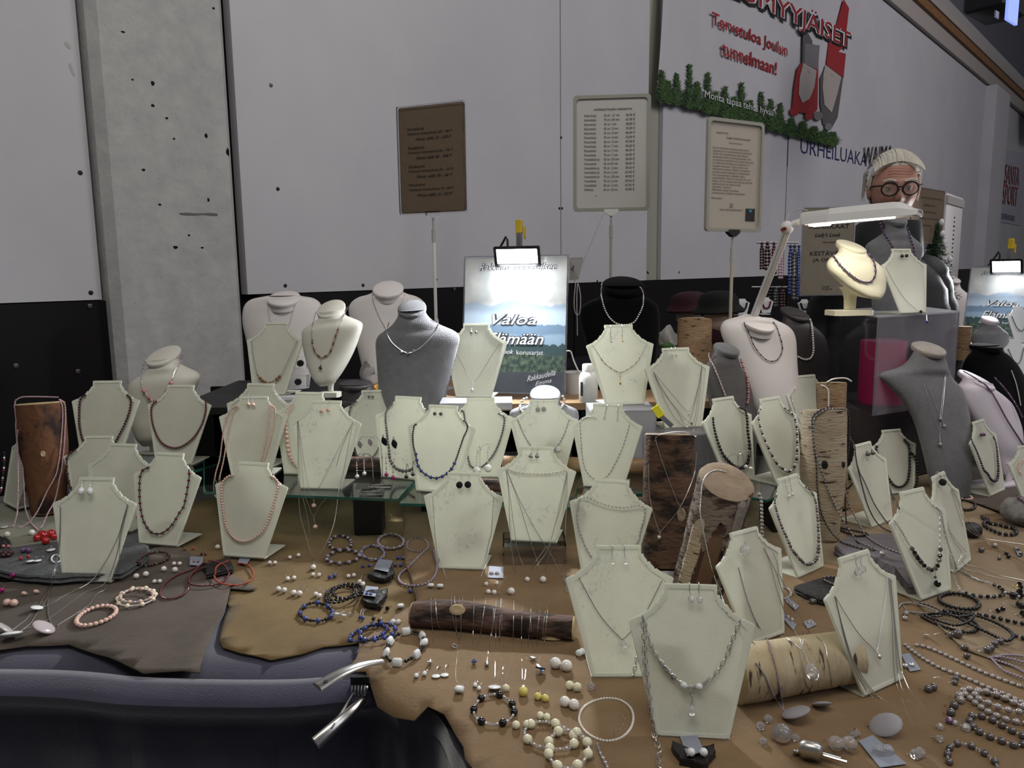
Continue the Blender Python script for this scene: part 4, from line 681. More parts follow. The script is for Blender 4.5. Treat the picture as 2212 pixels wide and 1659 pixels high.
r, f, w, h = sign('chain price list in rounded grey-green frame on a pole', ((1243, 215), (1410, 211), (1403, 455), (1238, 457)), 2.63, 2.61, 'frame_green', 'paper', (1318, 460, 0, 2.4), False, 'plastic_grey', 'plastic_white', .011)
tl('HOPEAKETJUJEN HINNASTO', .27, .865, .76, .022, sh=0, bold=.01)
N_ = ['Ankkuriketju']*2+['Käärmeketju']*3+['Panssariketju']*5+['Venetsiaketju py', 'Venetsiaketju', 'Venetsiaketju py', 'Venetsiaketju py', 'Venetsiaketju py', 'Venetsiaketju', 'Venetsiaketju', 'Oliiviketju']
D_ = ['42 cm   2,1 mm', '70 cm 2,45 mm', '42 cm 1 mm', '45 cm 1,2 mm', '45 cm 1,6 mm', '50 cm 1,4 mm', '60 cm 1,4 mm', '50 cm 1,7 mm', '60 cm 1,7 mm', '70 cm 1,7 mm', '42 cm 1,05 mm', '45 cm 0,9 mm', '45 cm 1,5 mm', '59 cm 1,5 mm', '70 cm 1,05 mm', '70 cm 1,2 mm', '80 cm 1,2 mm', '60 cm 1,8 mm']
P_ = '30 67 28 33 46 33 43 36 46 56 28 28 59 63 49 59 67 59'.split()
tl('\n'.join(N_), .145, .175, .345, .665, sh=0, line=1.25); tl('\n'.join(D_), .40, .175, .60, .665, sh=0, line=1.25); tl('\n'.join(p+',00 €' for p in P_), .68, .175, .80, .665, sh=0, line=1.25)
MB().box(f.p(-w*.2, h*.135, .001), (.006, .0012, .0004), f.X, f.Y, f.N).build('ink_dash', 'ink', r, smooth=False)
r, f, w, h = sign('cream warranty sign in pale frame on a black-clipped pole', ((1519, 263), (1645, 269), (1641, 499), (1522, 502)), 2.33, 2.45, 'frame_green', 'paper_cream', (1582, 505, 0, 2.4), False, 'paper_cream', 'black', .010)
tl('LayLok Oy', .16, .865, .37, .018, sh=.3, bold=.015); tl("Lady's look korusarjat .", .34, .825, .78, .020, sh=.3, bold=.015); tl('Takuu/käyttöohje', .38, .785, .62, .014, sh=.2, bold=.01)
tl('\n'.join(['Korut valmistetaan aidoista raaka-aineista', 'hopeasta, koru- ja jalokivilaatuisin kaulanuhin', 'kivistä. Korut puhdistetaan säännöllisesti', 'lämpimällä vedellä ja astianpesuaineella. Vika', 'ja seuraavan menettävät korut tulee ilman puku', 'Jos kaikesta huolimatta koru vikkoutuu, se', 'korjataan takuuseen. Takuu koskee omia', 'valmistamia tuotteita. Muiden valmistamista', 'tuotteista vastaa valmistaja tai maahantuoja.', 'Korut tarkastetaan ja myydään ehjinä', 'myyntihetkellä. Takuu ei koske alle 35 euron', 'koruja, eikä huolimattomasta käytöstä johtuvia', 'hukkaantumisia tai rikkoutumisia.', 'Takuuaika 1 kuukausi.', 'Mittatilaisen ehtijys ilmoitukset', 'asiantuntuvana, ehtiläisen tuomiseksen']), .10, .335, .84, .415, sh=.2, line=1.15)
tl('Päivämäärä', .10, .29, .29, .016, sh=.2); tl('Sirpa\n0400\nS-posti. shkorusapuilleenk.com', .25, .185, .66, .075, sh=.2, align='CENTER')
MB().prism(f.poly([(w*.22, h*.10), (w*.39, h*.10), (w*.39, h*.215), (w*.22, h*.215)], .001), f.N*.0004).build('dark_label', 'ink', r, smooth=False); MB().prism(f.poly([(w*.265, h*.205), (w*.345, h*.205), (w*.305, h*.175)], .0016), f.N*.0003).build('label_mark', 'blue_stone', r, smooth=False)
# ================================================================ POSTERS WITH CLAMP LAMPS
def poster_mat():
    m, t, b = nodes('poster'); N = t.nodes.new; L = t.links.new; tc = N('ShaderNodeTexCoord'); sp_ = N('ShaderNodeSeparateXYZ'); L(tc.outputs['UV'], sp_.inputs[0]); U, Vv = sp_.outputs[0], sp_.outputs[1]
    def math_(op, a, c): n = N('ShaderNodeMath'); n.operation = op; [L(x, n.inputs[i]) if not isinstance(x, (int, float)) else setattr(n.inputs[i], 'default_value', x) for i, x in enumerate((a, c))]; return n.outputs[0]
    def nz(sc, dt, off=0):
        c = N('ShaderNodeCombineXYZ'); L(U, c.inputs[0]); c.inputs[1].default_value = off; n = N('ShaderNodeTexNoise'); n.inputs['Scale'].default_value = sc; n.inputs['Detail'].default_value = dt; L(c.outputs[0], n.inputs[0]); return n.outputs[0]
    def mix(f, a, c):
        n = N('ShaderNodeMix'); n.data_type = 'RGBA'; L(f, n.inputs[0])
        for x, i in ((a, 6), (c, 7)): (L(x, n.inputs[i]) if not isinstance(x, tuple) else setattr(n.inputs[i], 'default_value', (*x, 1)))
        return n.outputs[2]
    def below(h, sc, dt, amp, off, soft=.004):
        e = math_('ADD', math_('MULTIPLY', math_('SUBTRACT', nz(sc, dt, off), .5), amp), h); d = math_('SUBTRACT', e, Vv); mr = N('ShaderNodeMapRange'); mr.inputs[1].default_value = -soft; mr.inputs[2].default_value = soft; L(d, mr.inputs[0]); return mr.outputs[0]
    cl_ = N('ShaderNodeTexNoise'); cl_.inputs['Scale'].default_value = 3.5; cl_.inputs['Detail'].default_value = 6; L(tc.outputs['UV'], cl_.inputs[0]); rr = N('ShaderNodeValToRGB'); rr.color_ramp.elements[0].color = (.42, .44, .45, 1); rr.color_ramp.elements[1].color = (.68, .68, .66, 1); rr.color_ramp.elements[0].position = .35; rr.color_ramp.elements[1].position = .65; L(cl_.outputs[0], rr.inputs[0])
    c = rr.outputs[0]; c = mix(below(.66, 3, 4, .16, 1, .01), c, (.34, .42, .52)); c = mix(below(.60, 2.2, 3, .12, 4, .02), c, (.46, .56, .68)); c = mix(below(.505, 18, 6, .06, 2), c, (.16, .24, .34)); c = mix(below(.43, 5, 5, .09, 7, .01), c, (.26, .36, .47))
    c = mix(below(.36, 22, 8, .09, 3), c, (.045, .075, .08)); 
    g = N('ShaderNodeTexNoise'); g.inputs['Scale'].default_value = 28; g.inputs['Detail'].default_value = 8; L(tc.outputs['UV'], g.inputs[0]); gr = N('ShaderNodeValToRGB'); gr.color_ramp.elements[0].color = (.03, .05, .05, 1); gr.color_ramp.elements[1].color = (.12, .16, .11, 1); gr.color_ramp.elements[0].position = .4; gr.color_ramp.elements[1].position = .66; L(g.outputs[0], gr.inputs[0])
    c = mix(below(.29, 6, 5, .10, 6, .01), c, gr.outputs[0]); c = mix(below(.16, 8, 7, .06, 9), c, (.06, .068, .085)); L(c, b.inputs['Base Color']); b.inputs['Roughness'].default_value = .35; b.inputs['Coat Weight'].default_value = .6; b.inputs['Coat Roughness'].default_value = .05; MT['poster'] = m
poster_mat()
def quad_uv(P, name, mt, parent):
    me = bpy.data.meshes.new(name); b = wloc(parent); me.from_pydata([p-b for p in P], [], [(0, 1, 2, 3)]); uv = me.uv_layers.new(name='uv')
    for i, c in enumerate(((0, 0), (1, 0), (1, 1), (0, 1))): uv.data[i].uv = c
    me.materials.append(MT[mt]); o = bpy.data.objects.new(name, me); COL.objects.link(o); o.parent = parent; return o
def script_word(word, f, x, y, w, h, mt, r, outline=None, tz=.0024):
    o = []
    if outline: text(word, f.p(x-.0006, y-.0006, tz-.0006), f.X, f.Y, w+.0016, h+.0016, outline, r, shear=.35, bold=.06)
    text(word, f.p(x, y, tz), f.X, f.Y, w, h, mt, r, shear=.35, bold=.008)
mat('ink_grey', (.04, .045, .055), .5)
def poster(lab, bl2, br2, tl2, Zl, Zr, lean, z_b, lamp_lab, power):
    f, w = px_frame(bl2, br2, Zl, Zr, lean); h = (unp(*tl2, Zl).z-f.o.z)/math.cos(lean); r = thing('landscape_poster', lab, 'poster', f.o)
    quad_uv([f.p(-w/2, 0, .001), f.p(w/2, 0, .001), f.p(w/2, h, .001), f.p(-w/2, h, .001)], 'print', 'poster', r)
    MB().prism(f.poly([(-w/2-.004, -.002), (w/2+.004, -.002), (w/2+.004, h+.004), (-w/2-.004, h+.004)], -.003), f.N*.003).build('backing_board', 'clear_lilac', r, smooth=False)
    MB().ring_prism(f.poly([(-w/2-.004, -.004), (w/2+.004, -.004), (w/2+.004, h+.004), (-w/2-.004, h+.004)], 0), f.poly([(-w/2, 0), (w/2, 0), (w/2, h), (-w/2, h)], 0), f.N*.004).build('holder_edge', 'clear', r, smooth=False)
    MB().box(f.p(0, .0015, .012), (w, .003, .03), f.X, f.Y, f.N).build('holder_foot', 'clear_lilac', r, smooth=False)
    script_word('Valoa', f, -w*.22, h*.505, w*.44, h*.075, 'ink_white', r, 'ink_grey'); script_word('Elämään', f, -w*.27, h*.36, w*.56, h*.085, 'ink_white', r, 'ink_grey'); script_word("Lady's Look", f, -w*.30, h*.28, w*.30, h*.045, 'ink_white', r, None); text('korusarjat', f.p(w*.03, h*.275, .0024), f.X, f.Y, w*.26, h*.045, 'ink_white', r)
    script_word('Rakkaus kannustilsee', f, -w*.36, h*.90, w*.76, h*.055, 'ink_white', r, 'ink_grey'); text('Rakkaudella', f.p(w*.14, h*.09, .0024), (f.X+f.Y*.25).normalized(), f.Y, w*.28, h*.04, 'ink_white', r, shear=.35); text('Emma', f.p(w*.22, h*.06, .0024), (f.X+f.Y*.25).normalized(), f.Y, w*.16, h*.03, 'ink_white', r, shear=.35)
    # clamp lamp
    c = f.p(w*.06, h*.985, .055); lr = thing('clamp_lamp', lamp_lab, 'lamp', c); dn = (V((0, 0, -1))*.85+f.N*.25-f.Y*.0).normalized(); Yh = f.N.cross(f.X); a = math.radians(24); Nn = f.N*math.cos(a)+V((0, 0, 1))*-math.sin(a); Un = f.X.cross(Nn)*-1; Un = Nn.cross(f.X)
    hw, hh_ = w*.22, .030
    ho_ = MB().box(c-Nn*.012, (hw*2*.86, .05, .022), f.X, Un, Nn, .004).build('housing', 'black', lr); MB().ring_prism([c+f.X*x+Un*y for x, y in rrect(hw*2, .064, .004)], [c+f.X*x+Un*y for x, y in rrect(hw*2-.016, .050, .004)], Nn*.006).build('bezel', 'black', lr, smooth=False)
    MB().box(c+Nn*.0015, (hw*2-.014, .044, .003), f.X, Un, Nn).build('light_panel', 'led', lr, smooth=False)
    for i in range(5): MB().box(c-Nn*.026+f.X*((i-2)*.022), (.003, .04, .010), f.X, Un, Nn).build('cooling_fin', 'black', ho_, smooth=False)
    MB().box(c+Un*.027-Nn*.010, (.05, .001, .012), f.X, Un, Nn).build('rating_label', 'card', ho_, smooth=False)
    q = c-Nn*.03+Un*.005; MB().box(q+V((0, 0, .028)), (.016, .014, .055), f.X, f.N, V((0, 0, 1)), .002).build('clamp_body', 'grey_metal', lr); MB().box(q+V((0, 0, .072)), (.019, .018, .040), f.X, f.N, V((0, 0, 1)), .003).build('clamp_grip', 'yellow', lr); MB().box(q+V((.016, 0, .055)), (.005, .010, .035), f.X, f.N, V((0, 0, 1)), .001).build('clamp_lever', 'yellow', lr)
    MB().tube([q+f.X*-.035, q+f.X*-.036+V((0, 0, .035)), q+f.X*-.040+V((0, 0, .045)), q+f.X*-.055+V((0, 0, .02)), q+f.X*-.075+V((0, 0, -.01))], .0035, 8).build('cable', 'black', lr)
    l = bpy.data.lights.new('clamp_light', 'AREA'); l.shape = 'RECTANGLE'; l.size = hw*1.7; l.size_y = .04; l.energy = power; l.color = (.93, .97, 1); lo = bpy.data.objects.new('clamp_light', l); COL.objects.link(lo); lo.location = c+Nn*.006-lr.location; lo.parent = lr
    lo.rotation_euler = Nn.to_track_quat('-Z', 'Y').to_euler()
    l = bpy.data.lights.new('poster_fill_light', 'AREA'); l.shape = 'RECTANGLE'; l.size = hw*1.6; l.size_y = .03; l.energy = power*.045; l.color = (.93, .97, 1); lo = bpy.data.objects.new('poster_fill_light', l); COL.objects.link(lo); lo.location = c-V((0, 0, .034))+f.N*.012-lr.location; lo.parent = lr; lo.rotation_euler = (V((0, 0, -1))*.75-f.N*.66).to_track_quat('-Z', 'Y').to_euler(); return r, f, w, h  # second light is added to brighten the poster, not part of the lamp
poster('misty landscape poster under the clamp lamp in the middle of the table', (1000, 850), (1219, 850), (1021, 557), 2.34, 2.26, math.radians(8), 1.02, 'small flat clamp lamp glowing white above the middle poster', 15)
poster('landscape poster with clamp lamp at the farther end of the stall', (2078, 745), (2235, 752), (2102, 578), 3.10, 2.9, math.radians(8), 1, 'small clamp lamp above the farther poster at the photo edge', 4)
r = thing('label_knife', 'small blade with yellow grip lying on the scratched riser', 'tool', unp(1422, 885, 1.93)); q0, q1, q2 = unp(1414, 878, 1.93), unp(1429, 900, 1.93), unp(1452, 921, 1.93); MB().box((q0+q1)/2, (.020, .004, (q1-q0).length), (q1-q0).normalized().cross(FW).normalized(), FW, (q1-q0).normalized(), .001).build('grip', 'yellow_br', r); MB().box((q1+q2)/2, (.012, .0015, (q2-q1).length), (q2-q1).normalized().cross(FW).normalized(), FW, (q2-q1).normalized()).build('blade', 'steel', r, smooth=False)
# cable with number tag "43"
f43 = px_frame((1232, 604), (1252, 604), 2.45, 2.4)[0]; r = thing('number_tag', 'folded paper tag numbered 43 beside the middle poster', 'tag', f43.o)
MB().prism([unp(1230, 557, 2.45), unp(1260, 556, 2.4), unp(1250, 604, 2.4), unp(1230, 606, 2.45)], V((0, .001, 0))).build('paper', 'plastic_grey', r, smooth=False); text('43', unp(1232, 588, 2.43), V((1, 0, 0)), V((.1, 0, 1)).normalized(), .026, .022, 'ink', r)
P = [unp(x, y, Z) for x, y, Z in ((1303, 462, 2.4), (1275, 530, 2.42), (1247, 595, 2.44), (1240, 608, 2.44))]; o = MB().tube(ctm(P, 6), .0012, 6).build('string', 'cable', loc=P[-1]); tag(o, 'pale string running from the chain price sign to the number tag', 'string')
P = [unp(x, y, 2.40) for x, y in ((1244, 604), (1240, 650), (1243, 676), (1252, 676), (1254, 640), (1248, 612), (1246, 650), (1247, 700), (1247, 725))]; o = MB().tube(ctm(P, 8), .0014, 6).build('cable', 'cable', loc=P[0]); tag(o, 'looped grey cord hanging behind the middle poster', 'cable')
P = [unp(x, y, 2.25) for x, y in ((1224, 758), (1233, 760), (1240, 780), (1250, 802), (1256, 808))]; o = MB().tube(ctm(P, 8), .0022, 8).build('cable', 'plastic_grey', loc=P[0]); tag(o, 'grey plug cable curving down to the white pill bottle', 'cable')
# bottle and tub
p = unp(1271, 852, 2.22); p.z = 1.02; r = thing('pill_bottle', 'white plastic pill bottle behind the gold leaf stand', 'bottle', p); k = 2.22/F
MB().lathe([(19*k, 0), (20.5*k, .004), (20.5*k, 52*k), (18*k, 60*k), (13*k, 66*k)], p, V((1, 0, 0)), V((0, 1, 0)), V((0, 0, 1)), 28).build('body', 'plastic_white', r); MB().lathe([(13.5*k, 66*k), (13.5*k, 80*k), (12*k, 82*k)], p, V((1, 0, 0)), V((0, 1, 0)), V((0, 0, 1)), 28).build('cap', 'plastic_white', r)
MB().box(p+V((-16*k, -16*k, 30*k)), (.006, .003, .04), V((.7, -.7, 0)), V((.7, .7, 0))).build('black_strip', 'black', r, smooth=False)
p = unp(1240, 850, 2.38); p.z = 1.02; tag(MB().lathe([(.028, 0), (.038, .065), (.040, .066), (.036, .064), (.03, .01)], p, V((1, 0, 0)), V((0, 1, 0)), V((0, 0, 1)), 24).build('tub', 'plastic_white', loc=p), 'shallow white tub behind the pill bottle', 'tub')
# plastic bag and small clear card holders behind
mb = MB().ball(unp(795, 818, 2.4), .036, 18, 12, (.7, .6, 1.5)); mb.v = [p+V((noise.noise(p*40), noise.noise(p*45+V((3, 0, 0))), noise.noise(p*38)))*.014 for p in mb.v]; tag(mb.build('plastic_bag', 'bag', loc=unp(795, 850, 2.4)), 'crumpled clear bag with amber contents behind the cream bust', 'bag')
mb = MB().ball(unp(805, 836, 2.41), .018, 12, 8, (1, .8, .8)); mb.v = [p+V((noise.noise(p*70), noise.noise(p*75), noise.noise(p*68)))*.010 for p in mb.v]; tag(mb.build('bag_contents', 'amber', loc=unp(805, 850, 2.41)), 'amber crumpled packet inside the clear plastic bag', 'packet')
for (x, y, w_, h_, lb) in ((650, 795, .045, .035, 'small clear display holder behind the bronze bead stand, upper one'), (645, 835, .06, .035, 'small clear display holder behind the bronze bead stand, lower one')):
    p = unp(x, y, 2.4); r = thing('card_holder', lb, 'holder', p)
    for (dx, dz, a, b) in ((0, 0, w_, .002), (0, h_, w_, .002)): MB().box(p+V((dx, 0, dz)), (a, .03, b)).build('ledge', 'clear', r, smooth=False)
    for dx in (-w_/2, w_/2): MB().box(p+V((dx, 0, h_/2)), (.002, .03, h_)).build('side', 'clear', r, smooth=False)
    MB().lathe([(.010, 0), (.010, .01)], p+V((.005, -.016, h_/2)), V((1, 0, 0)), V((0, 0, 1)), V((0, -1, 0)), 16).build('dark_disc', 'black', r)
# ================================================================ SWING-ARM LAMP
r = thing('swing_arm_lamp', 'white swing-arm lamp with long glowing tube head over the case', 'lamp', unp(1625, 690, 2.35))
a0, a1 = unp(1626, 690, 2.30), unp(1702, 492, 2.05); X = (a1-a0).normalized(); sd = X.cross(FW).normalized()
for s_, w_, th, nm in ((0, .018, .022, 'arm'),): MB().box((a0+a1)/2, (w_, th, (a1-a0).length), sd, X.cross(sd), X, .003).build(nm, 'plastic_white', r)
MB().box((a0+a1)/2+sd*.006-FW*.012, (.004, .004, (a1-a0).length*.96), sd, X.cross(sd), X).build('arm_rod', 'plastic_grey', r)
MB().ball(unp(1700, 492, 2.04), .018, 14, 10, (1, .8, 1)).build('elbow_joint', 'plastic_white', r); MB().lathe([(.007, 0), (.007, .006), (.003, .008)], unp(1692, 496, 2.02), sd, X, -FW, 14).build('joint_knob', 'coral', r)
MB().tube([unp(1700, 492, 2.04), unp(1718, 482, 2.03), unp(1732, 478, 2.03)], .009, 10).build('swivel', 'plastic_white', r)
h0, h1 = unp(1733, 478, 2.03), unp(1988, 456, 1.86); X = (h1-h0).normalized(); dn = V((0, 0, -1)); Yd = X.cross(V((0, 0, 1))).normalized(); Zd = Yd.cross(X).normalized()*1
if Zd.z < 0: Zd = -Zd
L_ = (h1-h0).length; prof = [(-.044, -.010), (-.040, .008), (-.024, .021), (.024, .021), (.040, .008), (.044, -.010), (.039, -.010), (.02, .010), (-.02, .010), (-.039, -.010)]
R_ = []
for t, kx, kz in ((0, .55, .9), (.03, .7, 1.05), (.24, .78, 1.1), (.27, .95, 1.2), (.8, 1.0, 1.25), (.86, .98, 1.15), (.955, .95, .35), (1.0, .9, .2)): R_.append([h0+X*(L_*t)+Yd*(u*kx)+Zd*(v*kz if v > 0 else v) for u, v in prof])
MB().rings(R_).build('lamp_head', 'plastic_white', r, ang=30)
MB().tube([h0+X*(L_*.12)-Zd*.006, h0+X*(L_*.80)-Zd*.006], .007, 12).build('tube', 'tube', r); MB().box(h0+X*L_*.16-Zd*.013-Yd*0, (L_*.16, .05, .006), X, Yd, Zd, .002).build('tube_holder', 'tube', r); MB().box(h0+X*L_*.975-Zd*.008, (.012, .07, .010), X, Yd, Zd, .002).build('end_lip', 'plastic_white', r)
MB().tube(ctm([unp(1693, 490, 2.05), unp(1705, 462, 2.06), unp(1728, 452, 2.05), unp(1745, 455, 2.04)], 6), .0015, 6).build('lamp_cord', 'cable', r)
l = bpy.data.lights.new('tube_light', 'AREA'); l.shape = 'RECTANGLE'; l.size = .22; l.size_y = .03; l.energy = 1.1; l.color = (1, .93, .82); lo = bpy.data.objects.new('tube_light', l); COL.objects.link(lo); lo.parent = r; lo.location = h0+X*(L_*.45)-Zd*.012-r.location
mm_ = Matrix((X, Yd, Zd)).transposed(); lo.rotation_euler = mm_.to_euler()
# ================================================================ BACKGROUND STALL THINGS
def plaque(lab, cs, Z1, Z2, mt, lines, cat='sign', rad=.006):
    f, w = px_frame(cs[3], cs[2], Z1, Z2); h = unp((cs[0][0]+cs[1][0])/2, (cs[0][1]+cs[1][1])/2, (Z1+Z2)/2).z-f.o.z; r = thing('plaque_sign', lab, cat, f.o)
    MB().prism(f.poly(rrect(w, h, rad, 4, 0, h/2), -.003), f.N*.003).build('sheet', mt, r, smooth=False); MB().ring_prism(f.poly(rrect(w+.006, h+.006, rad, 4, 0, h/2), -.004), f.poly(rrect(w-.004, h-.004, rad, 4, 0, h/2), -.004), f.N*.006).build('frame', 'clear_lilac', r, smooth=False)
    for (s, u0, v, u1, hh, sh, b) in lines: text(s, f.p((u0-.5)*w, v*h, .0015), f.X, f.Y, (u1-u0)*w, hh*h, 'ink', r, shear=sh, bold=b)
    return r
plaque('pale kraft notice behind the swing-arm lamp with capital lettering', ((1731, 450), (1842, 450), (1838, 634), (1728, 640)), 2.75, 2.75, 'kraft_pale', [('ASIAKKAAT', .12, .76, .90, .05, 0, 0), ("Lady's Look", .24, .655, .74, .06, .35, .01), ('Korumyynti', .40, .59, .70, .03, .35, 0), ('KESTÄVÄ', .16, .455, .72, .06, 0, 0), ('JA OMA', .22, .375, .66, .05, 0, 0), ('Lady\nfinland', .42, .06, .62, .05, 0, 0)])
plaque('brown framed notice behind the man with hanging fir tree beside it', ((1972, 408), (2051, 410), (2034, 528), (1965, 522)), 3.02, 3.25, 'paper_kraft', [('korut juuliminäinen', .25, .80, .92, .05, .2, 0), ('laihtinen', .35, .68, .70, .04, .2, 0), ('yksilöllisiä', .3, .55, .75, .04, .2, 0), ('tiloja koristelu', .22, .43, .85, .04, .2, 0), ('akhiinat', .25, .31, .6, .04, .2, 0)])
f, w = px_frame((2030, 612), (2063, 606), 5.0, 5.4); r = thing('scale_board', 'narrow white board with printed scale hung beside the fir tree', 'board', f.o); h = unp(2060, 425, 5.2).z-f.o.z
MB().box(f.p(.02, h/2, 0), (w+.03, h, .02), f.X, f.Y, f.N, .004).build('panel', 'plastic_white', r); MB().box(f.p(.02, h*.93, .012), (w+.06, .05, .01), f.X, f.Y, f.N).build('header', 'plastic_grey', r, smooth=False)
for i in range(12): MB().box(f.p(.02, h*(.2+.05*i), .012), (.03 if i % 3 else .05, .008, .002), f.X, f.Y, f.N).build('scale_mark', 'ink', r, smooth=False)
# fir tree
tr = thing('fir_tree', 'small artificial fir tree with snowy tips behind the man', 'tree', unp(2030, 640, 3.2)); k = 3.2/F; mb = MB(); ms = MB(); random.seed(4)
for j in range(26):
    t = j/25; y = 485+t*150; R_ = (12+34*t)*k; c = unp(2015+8*t, y, 3.2)
    for q in range(9):
        a = random.random()*6.28; e = c+V((math.cos(a), math.sin(a)*.8, -.22))*R_; 
        for _ in range(26):
            s_ = random.random(); p = c.lerp(e, s_); d = (V((random.uniform(-1, 1), random.uniform(-1, 1), random.uniform(-.6, .8))).normalized()*.024); o2 = d.orthogonal().normalized()*.0016; mb.add([p-o2, p+o2, p+d], [(0, 1, 2)])
tag(mb.build('needles', 'needle', tr, smooth=False), kind='stuff'); MB().tube([unp(2015, 480, 3.2), unp(2024, 650, 3.2)], .008, 8).build('trunk', 'bark_dark', tr)
for (x, y) in ((2034, 480), (2036, 505), (2052, 560)): MB().ball(unp(x, y, 3.15), .010, 8, 6, (1, 1, 1.4)).build('bauble', 'snow', tr)
# hatted mannequin heads
def hat_head(x, y, Z, hatm, lab, face=1, sc=1.0):
    c = unp(x, y, Z); r = thing('mannequin_head', lab, 'mannequin', c-V((0, 0, .15))); k = sc
    mb = MB().ball(c, .085*k, 22, 16, (.82, 1, 1.2)); 
    for i, p in enumerate(mb.v):
        d = p-c
        if d.z < -.03: d.x *= .80+.1*(d.z+.10)/.07; d.y *= .86
        fx = V((.75*face, -.66, 0)); u = d.normalized().dot(fx)
        if u > .80 and abs(d.z+.012) < .022: d += fx*.016*(1-abs(d.z+.012)/.022)
        if u > .8 and -.062 < d.z < -.042: d += fx*.006
        mb.v[i] = c+d
    mb.tube([c+V((0, .01, -.07)), c+V((0, .015, -.16))], .038*k, 14); mb.build('head', 'doll', r)
    fx = V((.75*face, -.66, 0)); sx = V((-fx.y, fx.x, 0)); MB().ball(c+fx*.083*k+V((0, 0, -.052*k)), .012, 10, 6, (1.2, 1.2, .45)).build('lips', 'doll_lip', r)
    for s_ in (-1, 1): MB().ball(c+fx*.076*k+sx*.03*k*s_+V((0, 0, .008)), .009, 8, 6, (1, 1, .5)).build('eye', 'black', r)
    MB().lathe([(.118*k, .004), (.122*k, .010), (.10*k, .028), (.097*k, .032), (.096*k, .05), (.080*k, .070), (.045*k, .080), (.001, .083)], c+V((0, 0, .022*k)), V((1, 0, .05)).normalized(), V((0, 1, 0)), V((-.08*face, .10, 1)).normalized(), 28).build('hat', hatm, r)
hat_head(1492, 684, 3.05, 'wool_wine', 'mannequin head in a wine-red felt hat at the dark back stall', 1, .8); hat_head(1553, 688, 2.72, 'wool_black', 'mannequin head in a black hat with red lips', 1, .74)
# scarf / cloth and striped bundle near the hats
mb = MB().ball(unp(1445, 735, 2.75), .045, 18, 10, (1.1, .7, .9)); mb.v = [p+V((noise.noise(p*20), noise.noise(p*22), noise.noise(p*25)))*.03 for p in mb.v]; tag(mb.build('folded_scarf', 'plastic_grey', loc=unp(1445, 760, 2.75)), 'pale folded scarf behind the short birch log', 'scarf')
mb = MB().ball(unp(1440, 748, 2.6), .018, 14, 8, (1.4, .7, .6)); mb.v = [p+V((noise.noise(p*60), 0, noise.noise(p*55)))*.008 for p in mb.v]; tag(mb.build('knit_trim', 'needle_light', loc=unp(1440, 755, 2.6)), 'small green knitted trim peeking above the frosted stand', 'trim cloth')
mb = MB().ball(unp(1552, 722, 2.7), .03, 14, 8, (.9, .6, 1.6)); mb.v = [p+V((noise.noise(p*30), 0, noise.noise(p*35)))*.012 for p in mb.v]; tag(mb.build('wine_scarf', 'wool_wine', loc=unp(1552, 750, 2.7)), 'wine-red scarf bunched behind the white bust', 'scarf')
# rails of hanging bead strands
def rail(lab, x0, x1, y, Z, strands, gp):
    r = thing('necklace_rail', lab, 'rack', unp(x0, y, Z)); MB().tube([unp(x0, y, Z), unp(x1, y, Z)], .004, 8).build('rail', 'silver', r)
    for i, (x, y2, mt, sz, lb) in enumerate(strands):
        p0 = unp(x, y+2, Z-.01); p1 = unp(x, y2, Z-.01); n = int((p0-p1).length/(sz*.95)); mb = MB(); root = None
        for s_ in (-1, 1):
            for j in range(n):
                t = j/n; c = p0.lerp(p1, t)+V((s_*sz*.55*math.sin(min(1, t*3)*PI/2)*(1 if t < .93 else (1-t)/.07), .004*s_, 0)); mb.ball(c, sz/2, 8, 5)
        o = mb.build('hanging_necklace', mt, loc=p0); tag(o, lb, 'necklace', gp); 
rail('upper chrome rail of bead necklaces at the back stall', 1634, 1724, 524, 3.3, [(1646, 585, 'garnet_dark', .012, 'dark red hanging strand, first on the upper rail'), (1658, 588, 'garnet_dark', .015, 'large dark red disc strand, second on the upper rail'), (1672, 596, 'garnet', .013, 'red hanging strand, third on the upper rail'), (1686, 606, 'pearl_rose', .012, 'rose hanging strand beside the lamp arm')], 'strands on the upper rail')
rail('lower chrome rail of bead necklaces at the back stall', 1624, 1700, 620, 3.3, [(1664, 668, 'bead_black', .013, 'black hanging strand, first on the lower rail'), (1676, 666, 'bead_slate', .012, 'grey hanging strand, second on the lower rail'), (1690, 672, 'garnet_dark', .013, 'dark red hanging strand on the lower rail')], 'strands on the lower rail')
rail('short rail with thick blue bead bundles by the kraft notice', 1702, 1732, 530, 3.2, [(1708, 640, 'lapis', .014, 'long blue strand nearest the lamp arm'), (1717, 652, 'bead_slate', .016, 'thick slate blue strand in the bundle'), (1726, 645, 'lapis', .012, 'long blue strand beside the kraft notice')], 'strands in the blue bundle')
for i, (x, y, s_, lb) in enumerate(((1604, 665, 16, 'tiny pale display stand behind the black hat head'), (1655, 662, 16, 'tiny pale display stand behind the lamp arm'), (1738, 664, 15, 'tiny pale display stand behind the dark brown bust'))):
    Z = 3.1; k = Z/F; f = Fr(unp(x, y+14, Z), V((1, 0, 0)), V((0, .2, 1))); r = thing('small_stand', lb, 'display stand', f.o)
    MB().prism([f.p(u*s_*k, v*s_*2.1*k) for u, v in OUT], f.N*.003).build('front_plate', 'milk', r, smooth=False); MB().box(f.p(0, -.0, -.03), (s_*k*1.2, .003, .06), f.X, V((0, 0, 1)), V((0, 1, 0))).build('foot_plate', 'milk', r, smooth=False)
    MB().tube(ctm([f.p(-.6*s_*k, 1.55*s_*k, .006), f.p(-.3*s_*k, .7*s_*k, .006), f.p(.3*s_*k, .7*s_*k, .006), f.p(.6*s_*k, 1.55*s_*k, .006)], 6), .004, 6).build('bead_strand', 'bead_black' if i != 1 else 'garnet', r)
